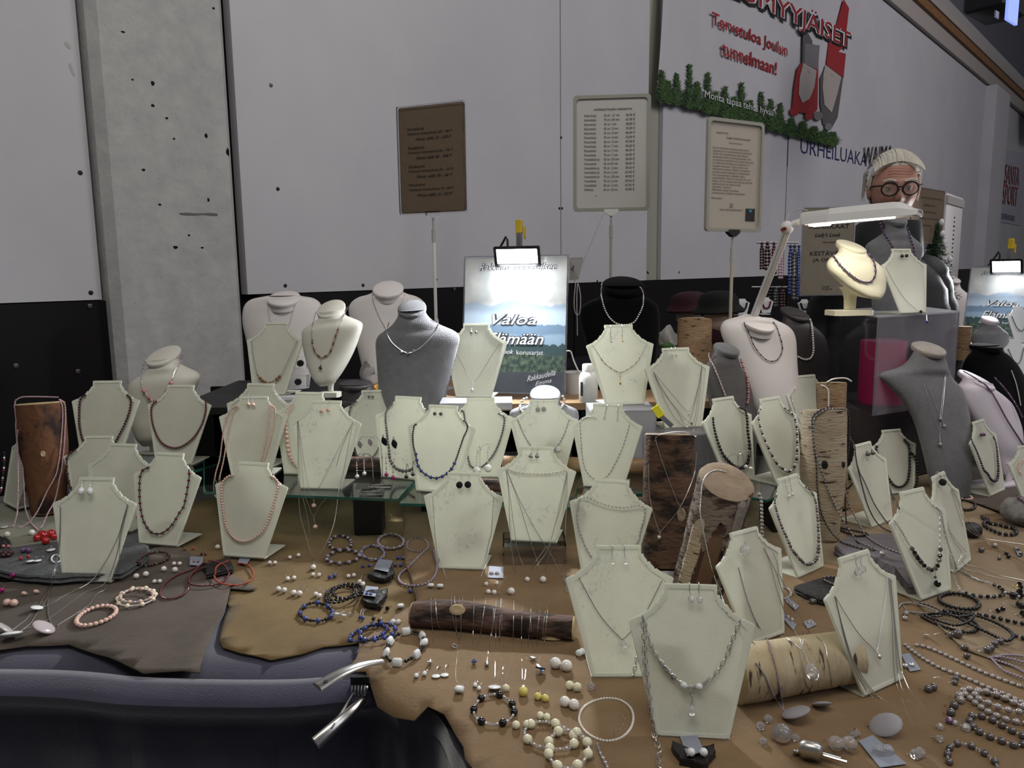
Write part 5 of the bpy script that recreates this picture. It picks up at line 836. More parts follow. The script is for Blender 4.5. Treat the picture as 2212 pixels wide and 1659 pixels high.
# mint stands and fixtures at the far corner
for i, (x, y, Z, lb) in enumerate(((2198, 770, 2.7, 'pale mint stand with pearls at the farther poster'), (2206, 700, 2.9, 'pale mint stand half out of the photo by the farther poster'))):
    k = Z/F; s_ = 34; f = Fr(unp(x, y+40, Z), V((.94, .34, 0)), V((-.07, .2, 1))); r = thing('mint_stand', lb, 'display stand', f.o); MB().prism([f.p(u*s_*k, v*s_*2.3*k) for u, v in OUT], f.N*.003).build('front_plate', 'milk', r, smooth=False)
    MB().box(f.p(0, 0, -.03), (s_*k*1.2, .003, .06), f.X, V((0, 0, 1)), V((0, 1, 0))).build('foot_plate', 'milk', r, smooth=False); MB().tube(ctm([f.p(-.7*s_*k, 1.7*s_*k, .006), f.p(-.3*s_*k, .9*s_*k, .006), f.p(.2*s_*k, .8*s_*k, .006), f.p(.7*s_*k, 1.7*s_*k, .006)], 6), .0015, 6).build('bead_strand', 'bead_slate', r)
o = MB().tube([unp(2060, 742, 2.9), unp(2230, 748, 2.9)], .006, 10).build('chrome_bar', 'silver', loc=unp(2060, 742, 2.9)); tag(o, 'horizontal chrome bar beneath the farther poster', 'bar')
p = unp(2130, 900, 2.9); bk2 = thing('far_table', 'dark covered table of the neighbouring stall', 'table', (2.7, 3.45, 0)); MB().box((2.7, 3.45, .5), (1.5, .9, .98), bev=.01).build('dark_cover', 'black_matte', bk2)
p = unp(2082, 705, 2.75); tag(MB().tube([p, p-V((0, 0, .12))], .026, 16).build('birch_piece', 'bark_birch_tan', loc=p-V((0, 0, .12))), 'short birch piece beside the acrylic case rear corner', 'log')
for i, (x, y, c, lb) in enumerate(((2093, 868, 'yellow_br', 'yellow booklet edge under the white bust'), (2100, 872, 'red', 'red booklet edge under the white bust'))): p = unp(x, y, 2.4); tag(MB().box(p, (.02, .06, .05), V((.9, .4, -.2)).normalized(), V((-.4, .9, 0)).normalized(), V((.2, .1, .95)).normalized()).build('booklet', c, loc=p, smooth=False), lb, 'booklet')
o = MB().ball(unp(2088, 962, 2.2), .008, 8, 6, (1, 1, .8)).build('blue_stone', 'blue_stone', loc=unp(2088, 962, 2.2)); tag(o, 'small turquoise stone beside the purple pearl stand', 'stone')
# floor-standing dark counter behind the man and the back booth table
bk3 = thing('back_counter', 'dark draped counter along the rink wall behind the busts', 'counter', (1.0, 3.7, 0)); MB().box((.95, 3.75, .5), (1.9, .5, 1.0), V((.75, .66, 0)), V((-.66, .75, 0)), bev=.01).build('dark_cover', 'black_matte', bk3)
# ================================================================ METAL CLAMP AT THE TABLE EDGE
r = thing('spring_clamp', 'steel spring clamp gripping the cloth at the table edge', 'clamp', on(790, 1462, .75))
def handle(p0, p1, w0, w1, nm, up):
    X = (p1-p0).normalized(); Y = X.cross(up).normalized(); Z_ = Y.cross(X); L_ = (p1-p0).length; R_ = []
    for i in range(9):
        t = i/8; w = w0+(w1-w0)*t; bend = .010*math.sin(t*PI); c = p0+X*L_*t-Z_*bend*-1
        R_.append([c+Y*(w*math.cos(a))+Z_*(.0045*math.sin(a) if math.sin(a) > 0 else .0015*math.sin(a)) for a in [2*PI*j/14 for j in range(14)]])
    return MB().rings(R_).build(nm, 'steel', r, ang=50)
pA, pB = on(826, 1430, .775), on(682, 1487, .790); pB = unp(685, 1485, zc(pA)-.10); handle(pA, pB, .007, .011, 'upper_handle', V((0, -.3, 1)))
MB().lathe([(.0035, 0), (.0035, .0012)], pA.lerp(pB, .86)+V((0, -.006, .007)), V((1, 0, 0)), V((0, 1, 0)), V((0, -.6, .8)).normalized(), 12).build('hole', 'black', r)
pC, pD = unp(786, 1510, zc(pA)-.03), unp(682, 1606, zc(pA)-.10); handle(pC, pD, .007, .010, 'lower_handle', V((.3, -.8, .5)).normalized())
MB().tube([unp(764, 1497, zc(pA)-.035), unp(716, 1573, zc(pA)-.09)], .0016, 8).build('spring_rod', 'steel', r)
cc_ = unp(775, 1492, zc(pA)-.03)
for i in range(5): MB().tube([cc_+V((i*.005-.01, .006*math.cos(a), .008*math.sin(a))) for a in [2*PI*j/16 for j in range(16)]], .0014, 6, True).build('spring_coil', 'grey_metal', r)
MB().box(cc_+V((0, .012, .0)), (.03, .004, .035), bev=.001).build('pivot_plate', 'black', r); MB().ball(unp(792, 1486, zc(pA)-.03), .0035, 8, 6).build('rivet', 'steel', r)
# ================================================================ MAN BEHIND THE CASE
HZ = 2.75; hc = unp(1931, 408, HZ); fa = math.radians(-12); fx = V((-.27, -1, -.14)).normalized(); sx = V((0, 0, 1)).cross(fx).normalized()*-1; ux = sx.cross(fx)
if ux.z < 0: ux = -ux
man = thing('person', 'white-haired man in dark glasses and quilted charcoal jacket behind the case', 'person', (hc.x, hc.y+.05, 0))
def hp(a, b, c): return hc+sx*a+fx*b+ux*c
def headf(d, grow=0):
    a, b, c = d; x, y, z = a*(.076+grow), b*(.096+grow), c*(.118+grow)
    if z < 0: q = min(1, -z/.118); x *= 1-.28*q*q; y = y*(1-.10*q) if y > 0 else y*(1-.35*q)
    if grow == 0 and b > 0:
        g = lambda cx, cz, rx, rz: math.exp(-((x-cx)/rx)**2-((z-cz)/rz)**2)
        y += .010*g(0, -.098, .024, .018)+.006*g(0, .028, .05, .010)-.013*(g(.031, .008, .017, .013)+g(-.031, .008, .017, .013))
        y += .022*g(0, -.022, .0125, .020)+.010*g(0, .0, .008, .022)+.007*(g(.012, -.030, .007, .007)+g(-.012, -.030, .007, .007))+.005*(g(.045, -.03, .02, .02)+g(-.045, -.03, .02, .02))
        y += .005*g(0, -.062, .022, .006)+.005*g(0, -.074, .02, .006)-.003*g(0, -.068, .02, .003)
    return x, y, z
mb = MB(); R_ = []; ns, nr = 56, 44
for i in range(nr+1):
    p = PI*(i+.05)/(nr+.1); R_.append([hp(*headf((math.sin(p)*math.cos(a), math.sin(p)*math.sin(a), -math.cos(p)))) for a in [2*PI*j/ns for j in range(ns)]])
mb.rings(R_)
neck0 = hp(0, -.012, -.08); neck1 = neck0+V((0, .02, -.14))
mb.tube([neck0+V((0, 0, .03)), neck0, neck0.lerp(neck1, .5), neck1], .056, 20, rf=lambda t: .050+.012*t)
# torso, arms, hands, legs as one smooth skin under the clothes
sh = neck1+V((0, 0, -.02)); zt = sh.z
def limb(P, r0, r1, seg=12): mb.tube(ctm(P, 4), r0, seg, rf=lambda t: r0+(r1-r0)*t)
X1 = sx; 
mb.tube([sh+V((0, 0, .02)), sh+V((0, .01, -.12)), sh+V((0, .01, -.35)), sh+V((0, .01, -.55))], .13, 20, rf=lambda t: .07+.05*min(1, t*3))
hands = []
for s_ in (-1, 1):
    S0 = sh+X1*(.145*s_)+V((0, .01, -.09)); E0 = S0+X1*(.075*s_)+V((0, .02, -.29)); W0 = E0+X1*(-.02*s_)+V((0, -.04, -.22)); limb([S0-X1*(.08*s_)+V((0, 0, -.02)), S0, E0, W0], .036, .027); pal = W0+V((0, -.05, -.05)); mb.ball(pal, .042, 12, 8, (.85, .7, 1.05))
    for q in range(4): b_ = pal+X1*((q-1.5)*.019)+V((0, -.02, -.03)); L = (.9, 1.0, .95, .75)[q]; mb.tube(ctm([b_, b_+V((0, -.022, -.022))*L, b_+V((0, -.030, -.045))*L, b_+V((0, -.022, -.065))*L], 3), .009, 8)
    b_ = pal+X1*(-.03*s_); mb.tube(ctm([b_, b_+X1*(-.02*s_)+V((0, -.015, -.02)), b_+X1*(-.022*s_)+V((0, -.03, -.042))], 3), .010, 8)
    H0 = sh+X1*(.09*s_)+V((0, .01, -.55)); K0 = V((H0.x, H0.y-.01, .48)); A0 = V((H0.x, H0.y+.01, .09)); limb([H0+V((0, 0, .08)), H0, K0, A0], .085, .045); mb.tube([A0, A0+V((0, -.06, -.05)), A0+V((0, -.17, -.065))], .04, 12)
body = mb.build('body', 'skin', man, ang=80)
for s_ in (-1, 1):
    e = hp(.078*s_, -.012, -.005); MB().ball(e, .030, 14, 10, (.35, .62, 1.05), sx, fx, ux).build('ear', 'skin', man); MB().ball(hp(.031*s_, .0765, .006), .0115, 12, 8).build('eye', 'beige', man); MB().ball(hp(.031*s_, .0845, .005), .0055, 10, 6).build('iris', 'iris', man); MB().ball(hp(.031*s_, .0775, .0125), .0128, 12, 8, (1.1, 1, .62)).build('eyelid', 'skin', man)
MB().ball(hp(0, .092, -.068), .019, 14, 6, (1.1, .35, .30), sx, fx, ux).build('lips', 'lip', man)
mb = MB(); vs = []; fs = []; ns, nr = 72, 48
for i in range(nr+1):
    p = PI*i/nr
    for j in range(ns):
        a = 2*PI*j/ns; d = (math.sin(p)*math.cos(a), math.sin(p)*math.sin(a), math.cos(p)); st = .0015*math.sin(a*26+2*math.sin(p*4))+.003*noise.noise(V(d)*5); x, y, z = headf(d, (.007+st*1.2+.005*max(0, d[2]) if d[1] < .12 else .001+(.010+st)*max(0, min(1, (d[2]-.60)/.28)))); z = z if d[2] > 0 else d[2]*.118; x = x if d[2] > 0 else d[0]*.084; vs.append(hp(x, y-.004, z))
def keep(i, j):
    p = PI*(i+.5)/nr; a = 2*PI*(j+.5)/ns; d = V((math.sin(p)*math.cos(a), math.sin(p)*math.sin(a), math.cos(p)))
    if d.y > .12: return d.z > .64+.06*d.y-.6*max(0, abs(d.x)-.5)
    if d.y > -.25: return d.z > -.02
    return d.z > -.60
mb.v = vs; mb.f = [(i*ns+j, i*ns+(j+1) % ns, (i+1)*ns+(j+1) % ns, (i+1)*ns+j) for i in range(nr) for j in range(ns) if keep(i, j)]
ho = mb.build('hair', 'hair', man, ang=80); s_ = ho.modifiers.new('thick', 'SOLIDIFY'); s_.thickness = .006; s_.offset = -1
mb = MB(); random.seed(2)
for i in range(90):
    a = random.uniform(-1, 1); sd_ = random.choice((-1, 1)); p0 = hp(.086*sd_, random.uniform(-.06, .0), random.uniform(.0, .07)); mb.tube(ctm([p0, p0+sx*(.006*sd_)-fx*.02-ux*.015, p0+sx*(.004*sd_)-fx*.035-ux*random.uniform(.03, .06)], 3), .0012, 3)
for i in range(130):
    a = random.uniform(-.068, .068); q_ = lambda y_, z_: hp(a*1.2, y_, z_*math.sqrt(max(.05, 1-(a/.088)**2))); mb.tube(ctm([q_(.070, .095), q_(.03, .128), q_(-.03, .136), q_(-.09, .10)], 3), .0014, 3)
tag(mb.build('hair_strands', 'hair', man, ang=80), kind='stuff')
for s_ in (-1, 1): MB().tube(ctm([hp(.014*s_, .100, .030), hp(.032*s_, .101, .036), hp(.052*s_, .088, .031)], 4), .0034, 6).build('eyebrow', 'hair', man)
for z_ in (.052, .062, .071): MB().tube(ctm([hp(x_, .0985-x_*x_*9-(z_-.05)*.45, z_+.002*math.sin(x_*90)) for x_ in (-.04, -.02, 0, .02, .04)], 4), .0009, 4).build('forehead_crease', 'lip', man)
MB().ball(hp(0, .066, -.088), .030, 14, 8, (1.1, .75, .75), sx, fx, ux).build('chin_stubble', 'hair', man)
g = MB(); lens_c = []
for s_ in (-1, 1):
    c = hp(.033*s_, .108, .004); rim = [c+sx*(.0255*math.cos(a))+ux*(.0215*math.sin(a)*(1.1 if math.sin(a) > 0 else 1))-fx*(.010*abs(math.cos(a)) if math.cos(a)*s_ > 0 else 0) for a in [2*PI*j/28 for j in range(28)]]; g.tube(rim, .0031, 8, True)
    g.tube([hp(.056*s_, .098, .016), hp(.078*s_, .06, .014), hp(.082*s_, -.015, .006)], .003, 6)
    lens_c.append(c)
pass
g.tube([hp(-.009, .112, .010), hp(0, .116, .013), hp(.009, .112, .010)], .003, 8); gf = g.build('glasses_frame', 'black', man)
for c in lens_c: MB().lathe([(.024, 0), (.024, .0008)], c-fx*.002, sx, ux*.86, fx, 24).build('lens', 'lens', gf, smooth=False)
def ell(c, w, d, n=32, e=2.3): return [c+X1*(w*abs(math.cos(a))**(2/e)*(1 if math.cos(a) > 0 else -1))+V((0, 1, 0))*(d*abs(math.sin(a))**(2/e)*(1 if math.sin(a) > 0 else -1)) for a in [2*PI*j/n for j in range(n)]]
lv = [(.10, .074, .080), (.03, .085, .09), (.0, .10, .10), (-.03, .135, .11), (-.07, .175, .125), (-.12, .20, .14), (-.17, .205, .145)]
lv += [(-.17-.028*i, .206+.004*math.sin(i)+(.005 if i % 2 else -.004), .15+(.005 if i % 2 else -.004)) for i in range(1, 22)]
jk = MB().rings([ell(sh+V((0, .01, z)), w, d) for z, w, d in lv]).build('jacket', 'jacket', man, ang=60)
MB().rings([ell(sh+V((0, -.01+.01*k, z)), w, d) for k, (z, w, d) in enumerate([(.125, .090, .090), (.115, .100, .100), (.04, .112, .112), (-.03, .12, .115), (-.03, .10, .10), (.12, .080, .082)])], closed=True).build('collar', 'jacket', jk, ang=60)
for s_ in (-1, 1):
    S0 = sh+X1*(.155*s_)+V((0, .01, -.09)); E0 = S0+X1*(.08*s_)+V((0, .02, -.29)); W0 = E0+X1*(-.02*s_)+V((0, -.03, -.21)); P = ctm([S0-X1*(.05*s_)+V((0, 0, .01)), S0, E0, W0], 10)
    mb = MB().tube(P, .07, 18, rf=lambda t: .078-.026*t+.004*math.sin(t*70)); mb.build('sleeve', 'jacket', jk, ang=70)
    H0 = sh+X1*(.09*s_)+V((0, .01, -.56)); MB().tube([H0, V((H0.x, H0.y-.01, .48)), V((H0.x, H0.y+.01, .07))], .1, 16, rf=lambda t: .115-.04*t).build('trouser_leg', 'denim', man); A0 = V((H0.x, H0.y+.01, .0)); MB().box(A0+V((0, -.06, .045)), (.10, .28, .09), bev=.02).build('shoe', 'black', man)
MB().tube([sh+V((0, -.138, -.05)), sh+V((0, -.155, -.3)), sh+V((0, -.162, -.6))], .003, 6).build('zip', 'grey_metal', jk)
# ================================================================ JEWELLERY
Tt = [cloth]+[o for o in LE]+SL+RK
SURF['T'] = tree_of(Tt+[o for o in LG if wloc(o).z < .95 and wloc(o).z > .775])
def tcast(x, y):
    r = ray(x, y); h = SURF['T'].ray_cast(CAM, r.normalized()); return h
LAST = [1.5]
def put(x, y, mode, off):
    if mode[0] == 'z' and mode[1:2].isdigit(): p = unp(x, y, float(mode[1:])); LAST[0] = zc(p); return p
    s_ = SURF[mode]
    if isinstance(s_, tuple): p = onplane(x, y, s_[0]+s_[1]*off, s_[1]); LAST[0] = zc(p); return p
    r = ray(x, y).normalized(); h = s_.ray_cast(CAM, r)
    if h[0] is None:
        if mode == 'T': return on(x, y, .765)
        return unp(x, y, LAST[0])
    n = h[1] if h[1].dot(r) < 0 else -h[1]
    p = h[0]+(V((0, 0, 1)) if mode == 'T' and n.z > .5 else n*.6-r*.4)*off; LAST[0] = zc(p); return p
def resolve(spec, off, n=8, fr='Z', mode='T', closed=False):
    P = parse(spec, fr, mode) if isinstance(spec, str) else spec; m_ = len(P); pts = []
    Q = [V((x, y, 0)) for x, y, _ in P]
    for i in range(m_ if closed else m_-1):
        seg = ctm([Q[i-1] if (i > 0 or closed) else Q[0]*2-Q[1], Q[i], Q[(i+1) % m_], Q[(i+2) % m_] if (i+2 < m_ or closed) else Q[-1]*2-Q[-2]], n)[n:2*n]
        pts += [(q.x, q.y, P[i][2]) for q in seg]
    if not closed: pts.append((Q[-1].x, Q[-1].y, P[-1][2]))
    for x, y, md in pts:
        if md in SURF and md != 'T' and isinstance(SURF[md], BVHTree):
            h = SURF[md].ray_cast(CAM, ray(x, y).normalized())
            if h[0] is not None: LAST[0] = zc(h[0]); break
    out = [None if md == 'i' else put(x, y, md, off) for x, y, md in pts]
    i = 0
    while i < len(out):
        if out[i] is None:
            j = i
            while j < len(out) and out[j] is None: j += 1
            za = zc(out[i-1]) if i else zc(out[j]); zb = zc(out[j]) if j < len(out) else za
            for k in range(i, j): t = (k-i+1)/(j-i+1); out[k] = unp(pts[k][0], pts[k][1], za+(zb-za)*t)
            i = j
        i += 1
    for _ in range(1): out = [out[0]]+[out[k]*.5+(out[k-1]+out[k+1])*.25 for k in range(1, len(out)-1)]+[out[-1]]
    return out
SHP = {}
def unit(shape):
    if shape in SHP: return SHP[shape]
    m_ = MB(); X, Y, Z_ = V((1, 0, 0)), V((0, 1, 0)), V((0, 0, 1)); sm = True
    if shape == 'ball': m_.ball((0, 0, 0), 1, 8, 6)
    elif shape == 'big': m_.ball((0, 0, 0), 1, 14, 10)
    elif shape == 'oval': m_.ball((0, 0, 0), 1, 12, 8, (.72, .72, 1))
    elif shape == 'drop': m_.lathe([(.05, 1.5), (.2, 1.1), (.55, .55), (.85, .1), (.95, -.25), (.8, -.65), (.45, -.9), (.02, -1)], (0, 0, 0), X, Y, Z_, 12)
    elif shape == 'disc': m_.ball((0, 0, 0), 1, 16, 6, (1, .22, 1.0))
    elif shape == 'ovdisc': m_.ball((0, 0, 0), 1, 20, 8, (.85, .22, 1.0))
    elif shape == 'facet': m_.ball((0, 0, 0), 1, 7, 5); sm = False
    elif shape == 'block':
        m_.box((0, 0, 0), (1.7, 1.0, 1.9), bev=.3)
    elif shape == 'leaf': m_.ball((0, 0, 0), 1, 8, 4, (.45, .15, 1))
    elif shape == 'marq': m_.lathe([(.02, 1.25), (.42, .8), (.72, .2), (.72, -.2), (.42, -.8), (.02, -1.25)], (0, 0, 0), X, Y, Z_, 12, .25)
    elif shape == 'star':
        pts = [V((math.sin(PI*i/5)*(1 if i % 2 == 0 else .5), 0, math.cos(PI*i/5)*(1 if i % 2 == 0 else .5))) for i in range(10)]; m_.prism(pts, V((0, .4, 0)))
    elif shape == 'heart': m_.ball((-.42, 0, .3), .55, 8, 6, (1, .5, 1)); m_.ball((.42, 0, .3), .55, 8, 6, (1, .5, 1)); m_.lathe([(.02, -1), (.5, -.3), (.85, .25), (.5, .5)], (0, 0, 0), X, Y, Z_, 10, .4)
    elif shape == 'shield': m_.prism([V((x, 0, y)) for x, y in ((-.8, .8), (0, 1), (.8, .7), (.75, 0), (.4, -.7), (.05, -1.1), (-.4, -.6), (-.8, 0))], V((0, .25, 0)))
    elif shape == 'fig': m_.ball((0, 0, .6), .42, 8, 6); m_.ball((0, 0, -.1), .5, 8, 6, (1, .7, 1)); m_.ball((-.4, 0, -.6), .25, 6, 4); m_.ball((.4, 0, -.6), .25, 6, 4); m_.ball((-.5, 0, .1), .2, 6, 4); m_.ball((.5, 0, .1), .2, 6, 4)
    elif shape == 'ring': m_.tube([V((math.cos(a), 0, math.sin(a))) for a in [2*PI*i/14 for i in range(14)]], .22, 5, True)
    elif shape == 'link': m_.tube([V((.62*math.cos(a), 0, math.sin(a))) for a in [2*PI*i/8 for i in range(8)]], .13, 4, True)
    SHP[shape] = (m_, sm, {}); return SHP[shape]
def bead_mesh(shape, mt):
    m_, sm, c = unit(shape)
    if mt not in c:
        me = bpy.data.meshes.new('bead'); me.from_pydata([tuple(v) for v in m_.v], [], m_.f); me.materials.append(MT[mt]); b = bmesh.new(); b.from_mesh(me); bmesh.ops.recalc_face_normals(b, faces=b.faces)
        for f_ in b.faces: f_.smooth = sm
        b.to_mesh(me); b.free(); c[mt] = me
    return c[mt]
def orient(axis, facing=None):
    """local Z -> axis, local Y roughly away from / to facing"""
    z = axis.normalized(); f_ = facing or FW; y = f_-z*f_.dot(z); y = y.normalized() if y.length > 1e-4 else z.orthogonal().normalized(); x = y.cross(z); return Matrix((x, y, z)).transposed()
def gem(shape, mt, p, r, parent, axis=None, name='bead', facing=None, loc0=None, sc=None):
    o = bpy.data.objects.new(name, bead_mesh(shape, mt)); COL.objects.link(o); o.parent = parent; M_ = orient(axis or V((0, 0, 1)), facing); s_ = sc or (r, r, r)
    o.matrix_local = Matrix.Translation(p-(loc0 if loc0 is not None else wloc(parent))) @ M_.to_4x4() @ Matrix.Diagonal((*s_, 1)); return o
class Path:
    def __init__(s, P):
        s.P = P; s.c = [0]
        for a, b in zip(P[:-1], P[1:]): s.c.append(s.c[-1]+(b-a).length)
        s.L = s.c[-1]; s.k = 0
    def at(s, d):
        d = max(0, min(s.L, d))
        if s.k > 0 and s.c[s.k] > d: s.k = 0
        while s.k < len(s.P)-2 and s.c[s.k+1] < d: s.k += 1
        a, b = s.P[s.k], s.P[s.k+1]; t = (d-s.c[s.k])/max(1e-9, s.c[s.k+1]-s.c[s.k]); return a.lerp(b, t), (b-a)
NB = 0
def neck(label, spec, beads=None, cord='chain', cr=.0006, fr='Z', mode='T', rng=(0, 1), grad=None, gap=0, off=None, closed=False, drops=(), cat='necklace', name=None, group=None, link=0, n=8, thr=8.0, shapes=None):
    global NB
    mx = max([b[1] for b in beads])/2000 if beads else cr
    if grad: mx = max(mx, grad[1]/2000)
    P = resolve(spec, off if off is not None else mx+.0006, n, fr, mode, closed); pa = Path(P+([P[0]] if closed else []))
    name = name or cat.replace(' ', '_'); lo_ = min(P, key=lambda q: q.z); base = P[0].copy()
    step = max(1, int(len(P)/140)); root = MB().tube(P[::step]+([] if closed or (len(P)-1) % step == 0 else [P[-1]]), cr, 5, closed).build(name, cord, loc=base); tag(root, label, cat, group)
    if link:
        mb = MB(); u_, _, _ = unit('link'); d = 0; k = 0
        while d < pa.L:
            p, t = pa.at(d); M_ = orient(t, FW if k % 2 else FW.cross(t)); mb.add([p+M_ @ (q*(link*.62)) for q in u_.v], u_.f); d += link*.95; k += 1
        tag(mb.build('chain_links', cord, root), kind='stuff')
    if beads:
        a, b = rng[0]*pa.L, rng[1]*pa.L; d = a; i = 0; small = {}
        while d < b:
            mt, mm, *rest = beads[i % len(beads)]; sh_ = rest[0] if rest else 'ball'; sz = mm/1000
            if grad: t = (d-a)/max(1e-6, b-a); g_ = 1-abs(2*t-1); sz = (grad[0]+(grad[1]-grad[0])*g_**.8)/1000
            p, t_ = pa.at(d+sz/2)
            if mt:
                if sz*F/max(.3, zc(p)) >= thr: gem(sh_, mt, p, sz/2, root, t_, 'bead', loc0=base); NB += 1
                else: small.setdefault((sh_, mt), []).append((p, sz/2, t_))
            d += sz+gap/1000; i += 1
        for (sh_, mt), L_ in small.items():
            mb = MB(); u_ = unit('ball' if sh_ == 'ball' else sh_)[0]
            lw = MB().ball((0, 0, 0), 1, 6, 4) if sh_ == 'ball' else u_
            for p, r_, t_ in L_: M_ = orient(t_); mb.add([p+M_ @ (q*r_) for q in lw.v], lw.f)
            tag(mb.build('small_beads', mt, root, ang=70 if sh_ != 'facet' else 5), kind='stuff')
    for dd in drops: pend(root, P, base, *dd, fr=fr)
    return root
def pend(root, P, base, at, spec, shape, mt, mm, facing=None, mode='T', fr='Z'):
    """pendant at pixel spec, hanging from the path point nearest to pixel at"""
    a = parse(spec, fr, mode); x, y, md = a[-1]; sz = mm/1000; c = put(x, y, md, sz*(.55 if shape not in ('disc', 'ovdisc', 'leaf') else .3)); x2, y2, md2 = parse(at, fr, md)[-1]; q = min(P, key=lambda p: (V(px_of(p))-V((x2, y2))).length)
    ax = q-c; flat = md == 'T'
    gem(shape, mt, c, sz/2, root, ax, 'pendant', V((0, -.45, .9)) if flat else FW, base)
    if ax.length > sz*.5: MB().tube([q, c+ax.normalized()*sz*.4], .0007, 5).build('bail', 'silver', root)
def px_of(p): d = p-CAM; z = d.dot(FW); return (1106+F*d.dot(RI)/z, 829.5-F*d.dot(UP)/z)
def earring(label, top, drop, mode, shape, mt, mm, group=None, fr='Z', chainy=0, wire='silver', ax=None):
    x, y, _ = parse(drop, fr, mode)[0]; sz = mm/1000; c = put(x, y, mode, sz*(.5 if shape not in ('disc', 'ovdisc', 'leaf', 'marq') else .25)+.0008); x2, y2, _ = parse(top, fr, mode)[0]
    t_ = put(x2, y2, mode, .002); root = thing('earring', label, 'earring', c, group); axv = t_-c
    gem(shape, mt, c, sz/2, root, axv if not ax else ax, 'drop_bead', V((0, 0, 1)) if mode == 'T' else FW, c)
    side = axv.cross(FW).normalized(); L = axv.length; e = c+axv.normalized()*sz*.5
    if mode == 'T': P = ctm([e, e.lerp(t_, .5)+side*L*.18, t_, e.lerp(t_, .55)-side*L*.14], 4)
    else: N_ = SURF[mode][1] if isinstance(SURF.get(mode), tuple) else -FW; P = ctm([e, e.lerp(t_, .5)+side*.0012, t_+N_*.001, t_-N_*.005+V((0, 0, .002)), t_-N_*.008-V((0, 0, .008))], 4)
    MB().tube(P, .00055, 5).build('hook', wire, root)
    if chainy:
        for i in range(chainy): gem('ball', 'silver' if i % 2 == 0 else mt, e.lerp(t_, (i+.5)/(chainy+.8)), .0016, root, None, 'link_bead', loc0=c)
    return root
def pair(label, a, b, mt, mm, shape='ball', fr='Z', mode='T', ta=None, tb=None, hook=(0, -12), wire='silver', chainy=0):
    (x1, y1, _), (x2, y2, _) = parse(a, fr, mode)[0], parse(b, fr, mode)[0]
    T1 = parse(ta, fr, mode)[0] if ta else (x1+hook[0], y1+hook[1], 0); T2 = parse(tb, fr, mode)[0] if tb else (x2+hook[0]*.8+2, y2+hook[1]*1.05, 0)
    for i, (x, y, t_) in enumerate(((x1, y1, T1), (x2, y2, T2))):
        sfx = ('pillar-side one' if (x <= (x1+x2)/2) == (x1 != x2) or (x1 == x2 and i == 0) else 'case-side one')
        earring(label+', '+sfx, '%f,%f' % (t_[0], t_[1]), '%f,%f' % (x, y), mode, shape, mt, mm, label, chainy=chainy, wire=wire)
def card(label, pts, fr, mt='card', mode='T', off=.003):
    P = [put(x, y, mode, off) for x, y, _ in parse(pts, fr, mode)]; c = sum(P, V())/4; n_ = (P[1]-P[0]).cross(P[3]-P[0]).normalized(); P = [p-n_*((p-c).dot(n_)) for p in P]; n_ = n_ if n_.z > 0 else -n_
    o = MB().prism([p+n_*.001 for p in P], n_*.0007).build('earring_card', mt, loc=c, smooth=False); tag(o, label, 'card'); return o
def ellip(cx, cy, rx, ry, rot, fr, n=12, a0=0, a1=360, wob=.03, seed=0):
    a = FR[fr]; c, s_ = math.cos(math.radians(rot)), math.sin(math.radians(rot)); out = []
    for i in range(n if a1-a0 == 360 else n+1):
        q = math.radians(a0+(a1-a0)*i/n); k = 1+wob*math.sin(3*q+seed); u, v = rx*k*math.cos(q), ry*k*math.sin(q); out.append((a[0]+(cx+u*c-v*s_)/a[2], a[1]+(cy+u*s_+v*c)/a[2], 'T'))
    return out
def brace(label, cx, cy, rx, ry, rot, fr, beads, group=None, cat='bracelet', cord='black', seed=0, wob=.03, **k): return neck(label, ellip(cx, cy, rx, ry, rot, fr, seed=seed, wob=wob), beads, cord, closed=True, cat=cat, group=group, **k)
# ---------------------------------------------------------------- strands on stands, busts and logs
neck('dark red bead necklace on the smoky stand beside the cream bust', 'A:735,600 690,635 680,680 675,760 680,880 720,1010 840,1070 960,1030 1010,960 1070,840 1108,730 1115,640 1080,600', [('garnet_dark', 8)], 'black', mode='L1')
neck('garnet bead necklace on the stand overlapping the cream bust', 'A:1340,655 1300,690 1290,760 1310,880 1360,990 1420,1040 1490,1058 1560,1040 1650,970 1720,860 1755,740 1755,665', [('garnet', 7)], 'black', mode='L2')
neck('dark red uneven bead strand on the half hidden stand', 'A:650,1070 580,1120 568,1200 575,1290 600,1390 640,1470 720,1500', [('garnet_dark', 6), ('bead_black', 5), ('garnet_dark', 9)], 'black', mode='L3')
neck('red and black bead necklace on the stand behind the garnet bracelet', 'A:1275,1222 1215,1250 1192,1330 1192,1500 1212,1640 B:1245,220 1290,275 1340,290 1400,275 1470,210 1530,110 A:1572,1540 1612,1320 1612,1245', [('garnet', 8), ('bead_black', 4), ('bead_black', 4)], 'black', mode='L6')
neck('outer strand of tiny pink pearls on the two-strand stand', 'A:2030,695 1965,735 1915,860 1895,1000 1875,1150 1835,1300 1830,1450 1920,1520 2100,1450 D:0,860 30,790 60,700 100,560 130,420 135,330 100,295', [('pearl_pink', 4.6)], 'pearl_pink', mode='L7b')
neck('inner strand of tiny pink pearls on the two-strand stand', 'A:2040,705 1990,750 1945,930 1910,1150 1870,1340 1880,1480 2050,1480 D:-15,850 5,780 40,650 75,480 92,340 90,300', [('pearl_pink', 4.6)], 'pearl_pink', mode='L7b', off=.004)
neck('peach pearl necklace on the stand above the tan hide', 'A:1990,1290 1950,1300 1905,1340 1890,1420 1895,1520 1910,1640 B:1925,210 1965,290 2030,345 2090,352 2150,335 D:-20,1410 30,1370 75,1280 115,1170 150,1040 160,960 130,920 100,905', [('pearl_pink', 6.5)], 'pearl_pink', mode='L8')
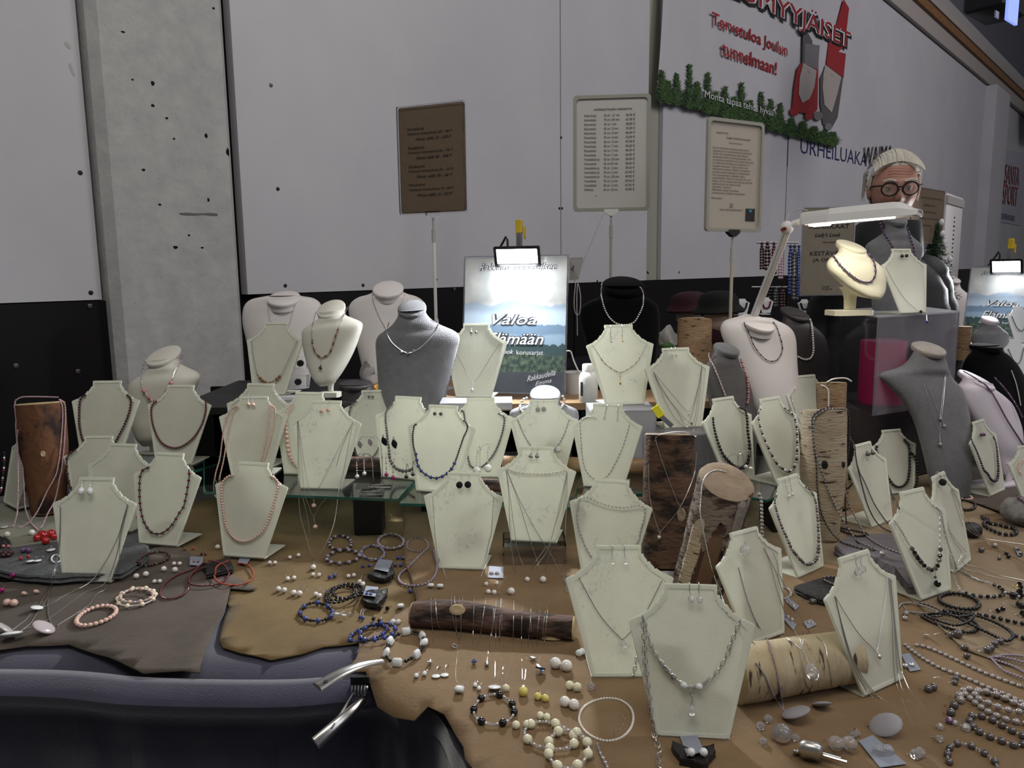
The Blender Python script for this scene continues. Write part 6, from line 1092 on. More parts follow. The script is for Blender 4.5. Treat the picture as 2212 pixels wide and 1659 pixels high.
neck('fine silver chain with bronze stone beads on the stand before the white bust', 'C:413,692 420,800 440,900 455,970 470,1000 505,1040 540,1052 580,1048 625,1022 660,985 685,940 710,890 750,800 790,720 800,690', [('amber', 5), ('tiger', 5), (None, 4), ('tiger', 11), ('tiger', 11), ('tiger', 11), (None, 4), ('amber', 5), ('tiger', 5)], 'chain', mode='M1', rng=(.33, .62), link=.005)
neck('amber bead chain with dark teardrop on the cream bust', 'C:958,450 940,520 930,600 928,660 935,740 965,805 1002,835 1045,825 1080,790 1100,740 1125,660 1150,590 1190,490 1235,400', [('amber', 4), ('bead_black', 5), ('tiger', 7), (None, 3), ('amber', 4)], 'chain', mode='B3', rng=(.26, .74), link=.005, drops=[('C:1002,835', '@B3 C:1000,925', 'drop', 'bead_black', 11)])
neck('very fine silver chain on the tall white bust', 'C:545,375 565,500 620,640 660,660 700,640 745,520 775,385', None, 'chain', .0006, mode='B2')
neck('fine snake chain on the white bust behind the grey felt bust', 'C:1438,290 1450,370 1490,470 1545,575 1600,625 1660,560 1700,430 1712,300', None, 'silver', .0010, mode='B4')
neck('silver collar with crescent plate on the grey felt bust', 'C:1580,540 1562,620 1600,700 1650,750 1700,785 1740,798 1790,790 1860,745 1940,665 1990,600 2000,530 1985,480', None, 'silver', .0016, mode='B5', drops=[('C:1740,770', '@B5 C:1740,800', 'ovdisc', 'silver', 14), ('C:1690,770', '@B5 C:1690,785', 'ovdisc', 'silver', 11), ('C:1790,780', '@B5 C:1795,782', 'ovdisc', 'silver', 11)])
neck('silver link chain with rose stones on the cream bust by the pillar', 'A:1250,310 1220,380 1218,520 1235,570 1285,635 1330,658 1385,625 1430,570 1465,500 1500,400 1555,270', [('rose_stone', 15, 'oval'), (None, 10)], 'chain', mode='B1', rng=(.30, .72), link=.006)
neck('graduated peach bead necklace on the stand behind the teardrop pearls', 'D:300,290 250,335 230,420 232,520 240,620 255,710 285,780 340,840 400,860', [('pearl_pink', 8)], 'pearl_pink', mode='M2', grad=(5, 13), rng=(0, 1))
neck('grey stone bead necklace on the stand with tiny grey studs', 'D:835,262 785,300 768,380 770,480 790,600 818,705 870,745 950,748 1000,700 1045,600 1090,440 1125,330 1100,255', [('bead_slate', 6.5), ('pearl_dark', 5)], 'grey_metal', mode='M4')
neck('graduated uneven grey stone necklace behind the black oval earrings', 'D:1140,285 1105,320 1080,360 1078,430 1088,520 1095,600 1108,680 1115,760 1160,830 1230,860 1300,845 1360,790 1400,680 1430,540 1435,420 1420,330', [('bead_slate', 8), ('bead_slate', 5), ('grey_metal', 4)], 'grey_metal', mode='M5', grad=(4.5, 10))
neck('black bead necklace ending in blue stones on the middle shelf stand', 'D:1345,460 1325,470 1310,540 1315,640 1335,720 1345,780 1370,840 1415,885 1475,915 1530,915 1590,888 1640,840 1670,785 1700,700 1740,580 1775,500 1770,450 1745,430', [('bead_black', 5)], 'black', mode='M6')
neck('blue stones threaded at the foot of the black necklace', 'D:1335,700 1348,785 1370,845 1415,885 1475,917 1530,917 1590,890 1640,842 1670,785', [('lapis', 9), (None, 6)], 'black', mode='M6', off=.006, name='stone_strand')
neck('dark grey bead necklace on the stand behind the blue stone stand', 'D:1720,345 1745,360 1760,500 1775,700 1800,810 1850,835 1900,822 1960,770 2020,680 2060,580 2085,480 2090,400 2045,370', [('bead_slate', 6.5)], 'black', mode='M7')
neck('fine chain with silver drop pendant on the brightly lit stand', 'H:45,705 90,790 150,890 245,1040 330,940 410,810 475,715', None, 'grey_metal', .0006, mode='C1', drops=[('H:245,1040', '@C1 H:238,1115', 'drop', 'pearl_grey', 9)])
neck('gold leaf link necklace with hanging leaves before the black bust', 'H:1265,735 1320,820 1370,890 1440,940 1500,965 1570,935 1640,880 1690,800 1722,735', [('gold', 7, 'leaf'), ('gold_pearl', 4), (None, 5)], 'chain', mode='C2', rng=(.18, .86), link=.005, drops=[('H:1500,965', '@C2 H:1500,1000', 'ball', 'gold', 5), ('H:1500,965', '@C2 H:1502,1055', 'leaf', 'gold', 12)])
neck('silver bead necklace on the black velvet bust', 'H:1350,200 1338,260 1345,340 1370,430 1410,500 1460,545 1510,560 1560,560 1620,535 1660,470 1690,400 1695,320 1680,260 1655,230', [('pearl', 6)], 'silver', mode='B6', rng=(.02, .98), grad=(4, 7), gap=1.2)
for i, (s_, d, lb) in enumerate((('H:1785,960 1850,1040 1960,1170 2088,1300 2150,1150 2185,1000 2195,900', 'H:2088,1320', 'shortest chain with pearl on the stand with five fine chains'), ('H:1785,962 1870,1120 2000,1320 2065,1415 2120,1300 2170,1080 2196,905', 'H:2070,1432', 'middle chain with low pearl on the stand with five fine chains'), ('H:1785,964 1850,1100 1960,1250 2112,1400 2160,1200 2197,920', 'H:2110,1400', 'chain with silver cone pendant on the stand with five fine chains'), ('H:1785,966 1840,1100 1900,1240 1990,1380 2118,1450 2170,1250 2198,940', 'H:2122,1474', 'longest chain with pearl on the stand with five fine chains'))):
    neck(lb, s_, None, 'grey_metal', .0005, mode='C3', off=.001+.0006*i, drops=[(s_.split()[-4 if i < 2 else -3], '@C3 '+d, 'ball' if i != 2 else 'drop', 'pearl' if i != 2 else 'grey_metal', 7)])
neck('silver link chain with pale coin on the speckled stand', 'H:625,1372 690,1520 780,1640 880,1670 960,1600 1020,1500 1065,1372', None, 'grey_metal', .0005, mode='C4', link=.005, drops=[('H:900,1660', '@C4 H:972,1618', 'disc', 'milk', 13)])
neck('tiny pearl choker across the stand with long chain earrings', 'H:1160,1372 1200,1350 1260,1345 1300,1360', [('pearl', 4.5)], 'pearl', mode='C5')
neck('fine bead chain with crystals on the stand with long chain earrings', 'I:800,50 810,200 830,400 880,500 960,545 1040,500 1110,380 1170,250 1210,120 1225,60', [('crystal', 4, 'facet'), (None, 5)], 'grey_metal', .0005, mode='C5')
neck('string of clear chips across the neck of the stand on clear riser', 'I:180,452 280,480 400,492 520,490 620,475 690,458', [('crystal', 4.5, 'facet'), ('pearl_cream', 4, 'facet')], 'pearl_cream', mode='C6')
for i, (s_, at, d, sz, lb) in enumerate((('I:172,452 195,700 205,1000 @i 235,1250 @T 272,1490 330,1440 @i 440,1260 540,1100 @C6 640,700 692,470', 'I:272,1490', 'I:215,1522', 15, 'longest chain with big pearl from the stand on clear riser'), ('I:172,452 220,800 255,1060 @i 300,1230 @T 376,1352 @i 420,1240 520,1090 @C6 630,800 692,470', 'I:376,1352', 'I:352,1412', 11, 'chain with pearl pendant second from the clear riser front'), ('I:172,452 270,700 360,1000 @i 430,1210 @T 490,1370 @i 530,1200 590,1060 @C6 660,800 692,470', 'I:490,1370', 'I:487,1420', 14, 'chain with large pearl nearest the riser corner'), ('I:175,455 290,720 430,980 @i 540,1150 @T 655,1350 @i 668,1150 @C6 675,1000 690,700 693,470', 'I:655,1350', 'I:655,1358', 5, 'chain with ring and crystals reaching past the riser corner'))):
    neck(lb, s_, None, 'silver', .0007, mode='C6', off=.0012+.0005*i, drops=[(at, '@T '+d, 'big' if sz > 6 else 'ring', 'pearl' if sz > 6 else 'silver', sz)])
neck('row of clear crystals trailing from the ring chain beside the big speckled stand', 'I:660,1370 665,1400 685,1440 680,1475 690,1510', [('crystal', 5, 'facet'), ('silver', 2)], 'silver', mode='T')
neck('long fine chain from the lava earring stand to the branch', 'D:1480,1075 1500,1400 1530,1640 @i E:1540,420 @T 1600,600 1655,705', None, 'silver', .0006, mode='C7'); neck('second long fine chain from the lava earring stand to the branch', 'D:2000,1085 1980,1400 E:1965,250 @i 1930,430 @T 1890,580 1790,695', None, 'silver', .0006, mode='C7')
neck('sparkling clear bead strand across the stand without earrings', 'I:1360,780 1350,870 1320,970 1290,1080 1200,1210 1060,1260 930,1230 860,1130 820,1040 790,950 775,850 785,760 795,715', [('crystal', 5, 'facet'), ('silver', 3)], 'silver', mode='C8'); neck('coil of clear beads around the neck of the stand without earrings', 'I:795,705 860,690 960,735 1080,770 1200,775 1290,760 1350,770', [('crystal', 5, 'facet'), ('pearl_cream', 3)], 'silver', mode='C8', off=.005)
neck('fine silver chain with heart crystal on the large speckled stand', 'G:-10,0 G:1385,35 1440,140 1540,320 1640,450 1720,530 1762,560 1850,470 1935,370 2040,170 2095,60'.replace('G:-10,0 ', ''), None, 'grey_metal', .0007, mode='C9', drops=[('G:1762,560', '@C9 G:1765,605', 'facet', 'crystal', 11)])
neck('crystal and link necklace with oval drop on the nearest stand', 'G:1935,385 1985,570 2040,690 2110,785 2200,900 R:190,220 270,310 360,400 475,490 580,520 675,510 770,450 860,380 950,270 1030,130 1090,10 K:690,1590 740,1460 780,1362', [('crystal', 5, 'facet'), (None, 5), ('silver', 3), (None, 3)], 'silver', .0004, mode='C10', rng=(.30, .72), link=.0075, drops=[('R:475,490', '@C10 R:476,495', 'big', 'milk', 10), ('R:675,510', '@C10 R:678,512', 'big', 'milk', 10), ('R:578,520', '@C10 R:580,600', 'ring', 'silver', 6), ('R:578,520', '@C10 R:580,690', 'facet', 'crystal', 5), ('R:578,520', '@C10 R:583,825', 'oval', 'crystal', 15)])
neck('long silver link chain hanging down beside the nearest stand to the hide', 'G:1930,385 1940,560 1955,800 1985,1050 2005,1240 @i 2030,1380 @T 2075,1530 2060,1600 2075,1680', None, 'silver', .0004, mode='C10', link=.0085, off=.004)
neck('second long link chain crossing the white seed bead ring', 'G:1885,690 1860,820 1820,1020 @i 1808,1090 @T 1780,1200 1740,1300 1680,1400 1620,1440 1545,1465', None, 'silver', .0004, mode='C9', link=.0075)
neck('lilac crystal bead strand trailing at the lower photo edge', 'G:1540,1470 1570,1560 1610,1640 1640,1700', [('crystal', 6, 'facet'), ('pearl_lilac', 4)], 'silver')
neck('heavy black bead necklace above the slanted log', 'J:775,950 830,975 845,1060 850,1150 865,1260 865,1340 850,1420 800,1465 740,1455 690,1410 640,1350 605,1270 580,1190 560,1100 555,1040', [('bead_black', 10)], 'black', mode='R1', grad=(6, 11))
neck('black and silver pearl necklace on the stand beside the heavy black beads', 'J:960,960 940,1010 955,1110 985,1200 1030,1300 1080,1400 1120,1450 1190,1495 1240,1470 1265,1400 1272,1300 1270,1160 1262,1080 1240,1020 1200,975 1165,955', [('bead_black', 5.5), ('pearl', 4.5), ('pearl_grey', 7)], 'silver', mode='R2', grad=(4.5, 8.5))
neck('three large lilac pearls strand on the stand before the white bust', 'J:1015,752 1055,770 1080,790 1100,830 1105,880', [('pearl_lilac', 9)], 'silver', mode='R3')
neck('small pearl strand on the stand beside the tan birch log', 'J:1255,775 1225,830 1240,920 1290,1050 1345,1135 1420,1150 1500,1080 1545,950 1535,820 1490,760', [('pearl', 5)], 'pearl', mode='R4')
neck('dark to silver graduated pearl necklace on the angled stand', 'K:1340,205 1390,240 1430,330 1445,450 1452,560 1455,650 1450,760 1430,830 1370,865 1320,845 1270,790 1230,740 1190,650 1140,540 1100,420 1080,330 1095,280', [('pearl_dark', 6), ('pearl_grey', 6), ('pearl_dark', 5)], 'black', mode='R5', grad=(4.5, 9))
neck('pearl strand at the edge of the stand behind the split log', 'K:945,255 965,320 970,450 975,600 975,670', [('pearl_grey', 8)], 'silver', mode='z1.62')
neck('silver seed bead strand over the split log top down to the quartz leaf', '@W6 K:665,85 590,66 520,90 475,150 460,260 450,420 470,560 500,720 540,900 580,1020 @i 620,1110 650,1200 @C10 672,1275', [('silver', 3.2)], 'silver')
neck('lilac seed bead cord over the birch log ending in a quartz leaf', '@R6 K:770,890 820,1080 880,1260 @i 930,1370 @T 1010,1510 M:40,770 80,900 110,1050 130,1180 145,1240', [('pearl_lilac', 3)], 'silver', drops=[('M:145,1240', '@T M:230,1310', 'ovdisc', 'ice_quartz', 46)])
neck('second lilac cord beside the birch log joining the same quartz leaf', 'M:-70,880 0,970 40,1060 100,1180 145,1245', [('pearl_lilac', 3)], 'silver')
for i, (s_, lb, dr_) in enumerate((('@R6 K:985,720 1040,850 1090,1050 1140,1200 @i 1200,1350 @T 1290,1500 1320,1590', 'fine chain with long crystal lying over the birch log', [('K:1320,1590', '@T M:325,930', 'oval', 'crystal', 26)]), ('@R6 K:990,725 1100,950 1150,1100 @i 1250,1250 @T 1340,1395 M:280,760', 'fine chain from the half hidden stand onto the birch log', []), ('@T K:1320,1400 M:440,730 470,850 500,1010 520,1120 620,1230 740,1350', 'fine chain over the birch log to the oval ice quartz', [('M:740,1350', '@T M:900,1405', 'ovdisc', 'ice_quartz', 46)]), ('@T K:1290,1590 M:300,1000 345,1080 400,1150 500,1220 740,1355', 'second chain reaching the oval ice quartz at the front', []), ('@T K:700,1190 780,1290 900,1390 1020,1440 1180,1500 M:270,775', 'long chain looping from behind the nearest stand over the birch log', []))): neck(lb, s_, None, 'silver', .0007, off=.0012, drops=dr_)
neck('clear oval quartz on a ring beside the birch log', 'M:345,1105 375,1165 400,1190', None, 'silver', drops=[('M:400,1190', '@T M:425,1225', 'ovdisc', 'ice_quartz', 32)])
# logs
neck('outer pink pearl strand over the red-brown log', '@W1 A:500,625 350,620 200,622 150,640 130,660 @i 128,720 @W1 140,850 @i 148,1000 155,1200 155,1400 150,1560 B:145,120 @T 115,235', [('pearl_rose', 4.6)], 'pearl_rose', off=.003); neck('inner pink pearl strand over the red-brown log', '@W1 A:160,900 150,1050 @i 190,1200 205,1400 215,1560 B:235,130 @T 270,210 325,265', [('pearl_rose', 4.6)], 'pearl_rose', off=.003)
neck('pink pearl strand along the far side of the red-brown log', '@W1 A:505,640 525,700 530,800 520,950 500,1150 @i 470,1300 400,1430 330,1580 B:250,190 @T 160,240', [('pearl_rose', 4.6)], 'pearl_rose', off=.003); neck('outer right-hand pink pearl strand beside the red-brown log'.replace('right-hand ', ''), '@W1 A:510,640 545,700 548,850 538,1050 @i 510,1300 470,1500 B:410,110 @T 350,250', [('pearl_rose', 4.6)], 'pearl_rose', off=.005)
neck('fine cord over the dark upright log with silver ball', '@W5 J:60,1240 90,1190 200,1160 320,1160 410,1200', None, 'silver', .001, off=.002); neck('crossing fine chain on the dark upright log with silver ball', '@W5 I:1450,170 1460,240 1520,430 1620,700 1700,870 1715,980', None, 'silver', .0009, off=.002); neck('fine chain on the dark upright log ending in a silver ball', '@W5 I:1800,300 1770,500 1650,780 1500,970 1485,990 1440,860 1400,680 1390,400', None, 'silver', .0007, off=.002, drops=[('I:1490,985', '@W5 I:1485,1030', 'ball', 'silver', 10)])
neck('black bead strand over the birch log top, first', '@W3 L:575,308 480,340 425,380 405,430 410,500 420,640 440,800 450,1000 480,1200 @i 530,1320 600,1420 @T 700,1490 820,1530 930,1545', [('bead_black', 4.6), ('pearl_dark', 4)], 'black', off=.003)
neck('silver-grey bead strand over the birch log top, second', '@W3 L:700,335 560,330 460,370 425,430 420,560 440,700 480,830 540,1020 @i 620,1200 720,1360 @T 800,1470 900,1520 960,1545', [('pearl_grey', 4.6), ('pearl_dark', 4)], 'black', off=.004, drops=[('L:960,1545', '@T L:1000,1600', 'oval', 'pearl_grey', 18)])
neck('black bead strand down the far side of the birch log', '@W3 L:700,340 722,420 720,600 @z1.83 700,800 690,1000 690,1200 @i 710,1350 @T 800,1480', [('bead_black', 4.6)], 'black', off=.003)
neck('silver and dark strand reaching the violet slate', '@z1.80 L:660,850 680,1000 720,1150 @i 800,1300 @T 880,1430 1000,1510 1150,1570', [('pearl_grey', 4.6), ('pearl_dark', 4)], 'black', off=.003)
neck('fine black bead strand looping across the teardrop earring stand', '@z1.86 L:725,570 770,650 775,720 @R7 800,850 850,950 930,1130 1000,1240 @i 1050,1300 @T 1120,1340', [('pearl_dark', 4.4)], 'black', off=.004); neck('second fine black strand crossing the teardrop earring stand', '@R7 L:770,700 790,820 830,980 870,1130 @i 930,1260 1000,1340 @T 1110,1390', [('bead_black', 4.4)], 'black', off=.006)
neck('short black bead loop low behind the dotted birch', '@z1.95 L:640,1000 680,1015 720,1000 745,965', [('bead_black', 7)], 'black')
neck('large black bead necklace before the grey felt bust', 'L:960,640 950,690 1000,780 1040,890 1070,940 1110,985 1165,995 1215,950 1235,850 1235,740 1230,640 1190,590', [('bead_black', 9)], 'black', mode='R8'); neck('long black bead strand beside the large black bead necklace', 'L:1230,690 1275,730 1300,800 1302,880 1297,950 1280,1000', [('bead_black', 9)], 'black', mode='R8', off=.008); neck('fine dark bead strand down the front of the black bead stand', '@R8 L:945,680 1000,760 1030,880 1065,1000 @i 1100,1090 @R9 1145,1175', [('pearl_dark', 5)], 'black')
neck('silver bangle cord resting on the tan birch log', '@W4 L:530,110 570,80 640,68 700,72 740,95', None, 'silver', .0022, off=.004); neck('white bead strand down the tan birch log', '@W4 L:480,125 520,140 545,180 545,300', [('pearl', 5)], 'pearl', off=.003)
neck('silver chain with black crystals on the table corner stand', 'L:1110,1290 1170,1380 1220,1470 1250,1510 1280,1560 1310,1605 1340,1645 M:1120,50 1145,90 1175,125 1205,155 1250,178 1280,165 1300,130 1308,85 1315,35 L:1500,1440 1500,1300 1490,1200 1430,1145', [('smoky', 9, 'facet'), ('bead_black', 9, 'facet'), (None, 4)], 'silver', .0004, mode='R9', rng=(.18, .72), link=.006, drops=[('M:1272,178', '@R9 M:1278,232', 'facet', 'bead_black', 6), ('M:1272,178', '@R9 M:1292,280', 'facet', 'bead_black', 14)])
for i, (s_, lb) in enumerate((('@R10 L:1590,1010 1640,1100 1690,1250 @i 1760,1350 @T 1900,1480 2060,1560 2212,1640', 'first fine silver chain fanning out from the narrow turned stand'), ('@R10 L:1595,1010 1660,1120 1720,1240 @i 1830,1400 @T 1950,1520 2100,1600', 'second fine silver chain fanning out from the narrow turned stand'), ('@R10 L:1592,1020 1640,1180 @i 1700,1330 @T 1850,1430 2000,1460 2212,1490', 'third fine silver chain fanning out toward the photo corner'), ('@R10 L:1560,1350 1640,1460 1720,1560 @i M:1480,120 @T 1600,160 1750,220 1940,260', 'fourth fine silver chain running over the sand hide'), ('@R10 L:1560,1300 1600,1430 1680,1560 @i M:1450,130 @T 1560,190 1700,230 1930,275', 'fifth fine silver chain running over the sand hide'), ('@R9 L:1500,1200 1530,1350 1570,1500 @i 1620,1640 @T M:1450,180 1600,260 1640,275', 'link chain from the corner stand to a black crystal strand'))): neck(lb, s_, None, 'silver', .0006, off=.0015, link=.006 if i == 5 else 0)
neck('fine silver chain with small twist pendant beyond the birch log', 'M:530,380 600,500 700,650 790,745 840,775 870,600 905,380 915,232', None, 'silver', .0007, mode='R11', drops=[('M:840,775', '@R11 M:856,825', 'oval', 'silver', 9)])
for i, (s_, lb, at, d) in enumerate((('@R11 M:528,372 560,520 640,800 700,920 @i 740,990 790,1060 @T 880,1150 1050,1210 1220,1270 1300,1310 1340,1325', 'chain with violet crystal ending from the crystal earring stand', 'M:1340,1325', 'M:1380,1335'), ('@R11 M:526,376 590,640 640,800 @i 720,980 790,1080 @T 850,1130 1000,1230 1195,1325 1270,1365', 'chain with clear crystal ending beside the violet one', 'M:1270,1365', 'M:1310,1378'), ('@R11 M:524,378 600,700 660,880 @i 720,1010 @T 800,1130 950,1250 1140,1360 1230,1430', 'lowest chain with frosty crystal from the crystal earring stand', 'M:1230,1430', 'M:1305,1470'), ('@R11 M:925,235 950,500 960,800 @i 970,950 @T 990,1050 1060,1250 1110,1350', 'inner chain down the case side of the crystal earring stand', None, None), ('@R11 M:935,240 970,600 985,850 @i 1000,960 @T 1030,1080 1100,1210 1190,1320', 'middle chain down the case side of the crystal earring stand', None, None), ('@R11 M:940,242 985,700 1010,880 @i 1030,950 @T 1090,1090 1160,1180 1225,1262', 'outer chain down the case side of the crystal earring stand', None, None))): neck(lb, s_, None, 'silver', .0008, off=.0015, drops=[(at, '@T '+d, 'facet', ('violet', 'crystal', 'crystal')[i], 11)] if at else [])
neck('pair of crystal beads on the violet crystal chain end', 'M:1400,1350 1430,1355 1470,1380 1515,1395', [('crystal', 8, 'facet'), (None, 5), ('crystal', 13, 'facet')], 'silver')
neck('purple pearl necklace on the small stand under the white bust', 'L:1760,570 1775,620 1800,670 1840,770 1870,850 1900,880 1930,930 1960,945 1985,925 1993,850 1988,770 1983,690 1970,610 1950,570', [('pearl_purple', 7), ('bead_black', 4)], 'black', mode='R12', grad=(4.5, 9))
neck('dark spiky stone necklace on the white bust', 'J:820,225 860,300 890,400 940,480 1000,540 1050,555 1100,540 1135,480 1140,420 1115,330 1090,260 1065,225', [('pearl_dark', 4), ('garnet_dark', 3), ('bead_black', 9, 'leaf'), ('pearl_dark', 4)], 'black', mode='B7'); neck('white pearl necklace on the dark brown bust', 'J:1378,190 1395,280 1405,400 1405,480 1380,530 1330,540 1280,518', [('pearl', 8)], 'pearl', mode='B8')
neck('rose pearl strand on the slate grey bust, pillar side', 'J:520,480 520,520 560,600 600,700 630,780 655,845', [('pearl_rose', 6), ('pearl', 4)], 'silver', mode='B9'); neck('rose pearl strand on the slate grey bust, case side', 'J:790,530 825,640 845,740 850,860 840,920', [('pearl_rose', 6), ('rose_stone', 9)], 'silver', mode='B9')
neck('purple and black bead necklace on the short yellow-cream bust', 'N:705,885 760,970 830,1040 920,1105 980,1120 1020,1105 1045,1050 1035,970 1000,900', [('bead_black', 5), ('bead_black', 5), ('violet', 8)], 'black', mode='B10')
neck('violet bead strand on the grey felt bust, neck side', 'N:1085,650 1110,720 1150,790 1190,860', [('violet', 7), ('bead_black', 4)], 'black', mode='B11'); neck('violet bead strand on the grey felt bust, shoulder side', 'N:1295,690 1320,780 1345,850 1350,910', [('violet', 7), ('bead_black', 4)], 'black', mode='B11')
neck('fine chain with two dark silver drops on the large grey felt bust', 'L:1365,80 1430,230 1490,380 1505,300 1520,180 1540,0', None, 'silver', .0007, mode='B12', drops=[('L:1490,380', '@B12 L:1492,412', 'drop', 'pearl_grey', 10), ('L:1495,380', '@B12 L:1526,476', 'ball', 'pearl_grey', 9)]); neck('longer chain with round silver pendant on the large grey felt bust', 'L:1350,90 1400,260 1450,430 1490,545 1500,450 1525,250 1545,20', None, 'silver', .0006, mode='B12', drops=[('L:1490,545', '@B12 L:1491,632', 'ball', 'pearl_grey', 10)])
neck('purple pearl strand over the white bust, near side', 'L:1690,12 1870,120 1950,220 2060,420 2150,560 2200,640', [('pearl_purple', 5)], 'pearl_purple', mode='B13', off=.004); neck('purple pearl strand over the white bust, far side', 'L:1960,60 2060,170 2150,300 2200,400', [('pearl_purple', 5)], 'pearl_purple', mode='B13', off=.004)
neck('silver bead strand on the far black velvet bust', '@B16 L:2100,0 2140,110 2165,220 2180,300', [('pearl', 4)], 'silver')
neck('shorter fine chain with black stones on the case-top stand', 'N:1130,1000 1200,1130 1280,1250 1370,1330', None, 'silver', .0006, mode='T1', drops=[('N:1370,1330', '@T1 N:1405,1345', 'facet', 'bead_black', 9)]); neck('longer fine chain with dark blue stone on the case-top stand', 'N:1405,980 1425,1150 1440,1300 1448,1370', None, 'silver', .0006, mode='T1', drops=[('N:1448,1370', '@z2.04 N:1450,1425', 'ball', 'lapis', 9)])
neck('white pearl strand around the low silver-grey bust, pillar side', '@B17 H:715,1180 670,1200 648,1250 655,1290 680,1310', [('pearl', 8)], 'pearl'); neck('white pearl strand around the low silver-grey bust, case side', '@B17 H:1005,1160 1022,1200 1010,1250 985,1275', [('pearl', 8)], 'pearl')
# strands hanging from the teardrop pearl stand
for i, (s_, lb, at, d) in enumerate((('@M3 D:325,430 332,900 @i 345,1200 375,1330 415,1470 @T E:450,400 470,430', 'longest chain from the teardrop pearl stand to the hide', 'E:470,430', 'E:462,520'), ('@M3 D:328,430 345,900 @i 360,1040 400,1200 430,1380 420,1480', 'chain with round pearl hanging below the glass shelf', 'D:420,1480', 'D:400,1530'), ('@M3 D:330,432 370,900 @i 390,1060 430,1170 465,1240 520,1150 600,1040 @M3 690,700 795,450', 'chain with lower teardrop hanging below the glass shelf', 'D:465,1240', 'D:478,1332'), ('@M3 D:800,440 720,850 @i 680,1020 640,1300 560,1500 @T E:490,425', 'chain along the case side of the teardrop pearl stand', None, None), ('@M3 D:332,434 400,900 440,1040 @i 465,1060 500,1010 @M3 560,900 660,700 798,445', 'shortest chain with upper teardrop at the shelf edge', 'D:465,1060', 'D:466,1150'))): neck(lb, s_, None, 'silver', .0006, off=.0015+.0004*i, drops=[(at, ('@T ' if i == 0 else '@z1.84 ')+d, 'drop' if i in (2, 4) else 'big', 'pearl_pink' if i else 'pearl', 12)] if at else [])
# chains over the branch
for i, (a_, at, d, sh_, mt, sz, lb) in enumerate((('125,172 122,300 140,550 130,740 200,620 250,500 190,450 165,300 160,172', '130,740', '115,790', 'fig', 'silver', 14, 'first chain over the branch, kinked, with silver bear charm'), ('300,168 295,260 320,420 375,620 350,560 330,300 320,165', '370,620', '325,640', 'ring', 'silver', 9, 'short twin chain over the branch with openwork charm'), ('360,162 370,300 380,480 345,720 335,910 390,950 435,940 440,850 410,650 380,520 385,300 400,158', '395,955', '365,1032', 'block', 'milk', 17, 'crossing chain over the branch with milky block pendant'), ('490,190 487,400 480,735 540,550 570,350 595,200', '480,735', '492,785', 'fig', 'lapis', 14, 'chain over the branch with blue figure charm'), ('655,215 650,420 600,760 640,560 660,400 680,215', '600,760', '600,800', 'oval', 'silver', 11, 'narrow chain over the branch with slim silver charm'), ('680,230 675,600 668,935 690,935 705,600 720,220', '678,935', '665,1005', 'ovdisc', 'milk', 24, 'chain over the branch with large milky oval pendant'), ('730,225 730,500 750,700 735,860 765,885 820,700 825,500 830,235', '765,885', '762,1012', 'drop', 'pearl_cream', 13, 'chain over the branch with ribbed shell drop'), ('905,245 895,500 900,800 908,1000 940,750 965,450 985,240', '908,1000', '910,1050', 'big', 'yellow_pearl', 15, 'chain over the branch with yellow pearl pendant'), ('970,240 980,520 1000,700 1025,700 1035,450 1065,245', '1010,700', '992,750', 'heart', 'silver', 12, 'chain over the branch with small silver heart'), ('1130,250 1095,350 1070,600 1040,810 1065,810 1100,500 1120,300', '1052,810', '1052,868', 'shield', 'plastic_white', 20, 'chain over the branch end with white shield and blue stripe'))):
    r = neck(lb, a_, None, 'silver', .0007, fr='G', off=.0016, drops=[(at, d, sh_, mt, sz)])
    if i == 9: c = put(*parse('1052,866', 'G')[0][:2], 'T', .0125); MB().box(c, (.0035, .022, .001), V((1, .35, 0)).normalized(), V((-.35, 1, 0)).normalized()).build('blue_stripe', 'blue_stone', r, smooth=False); r.children[-1].data.materials[0] = MT['ink_blue']
# chains from the big stand over slate
for i, (s_, lb, at, d, sz, mt) in enumerate((('@L5 O:655,20 650,300 @i 620,560 @T 560,800 500,960 400,1140 @T 330,1200 270,1270 150,1360 125,1380', 'chain to the cut-off lilac disc from the white oval earring stand', 'O:125,1380', 'O:60,1412', 42, 'quartz'), ('@L5 O:660,25 655,400 @i 625,600 @T 580,820 520,1010 400,1190 330,1300 250,1365 215,1400', 'chain to the blue-white disc from the white oval earring stand', 'O:215,1400', 'O:135,1475', 42, 'milk'), ('@L5 O:1385,0 1340,150 1300,300 1250,420 1180,560 @i 1080,720 980,840 @T 850,920 700,1000 600,1060 500,1110', 'chain across the grey hide to a small milky oval', 'O:500,1110', 'O:405,1155', 24, 'milk'), ('@L5 O:1388,0 1350,150 1305,320 1280,500 @i 1200,750 1120,870 @T 950,950 800,1050 600,1200 420,1320 250,1365', 'second chain across the grey hide joining the blue-white disc', None, None, 0, 0), ('@L5 O:1392,0 1360,150 1306,400 @i 1290,620 @T 1200,850 1140,930 1050,980 950,1110 800,1210 640,1310 630,1345 590,1350 540,1250 520,1150 530,980 @i 600,700 @L5 655,280', 'kinked long chain ending at the rose quartz disc', 'O:600,1350', 'O:485,1400', 42, 'quartz'))): neck(lb, s_, None, 'silver', .0008, off=.0015, drops=[(at, '@T '+d, 'ovdisc', mt, sz)] if at else [])
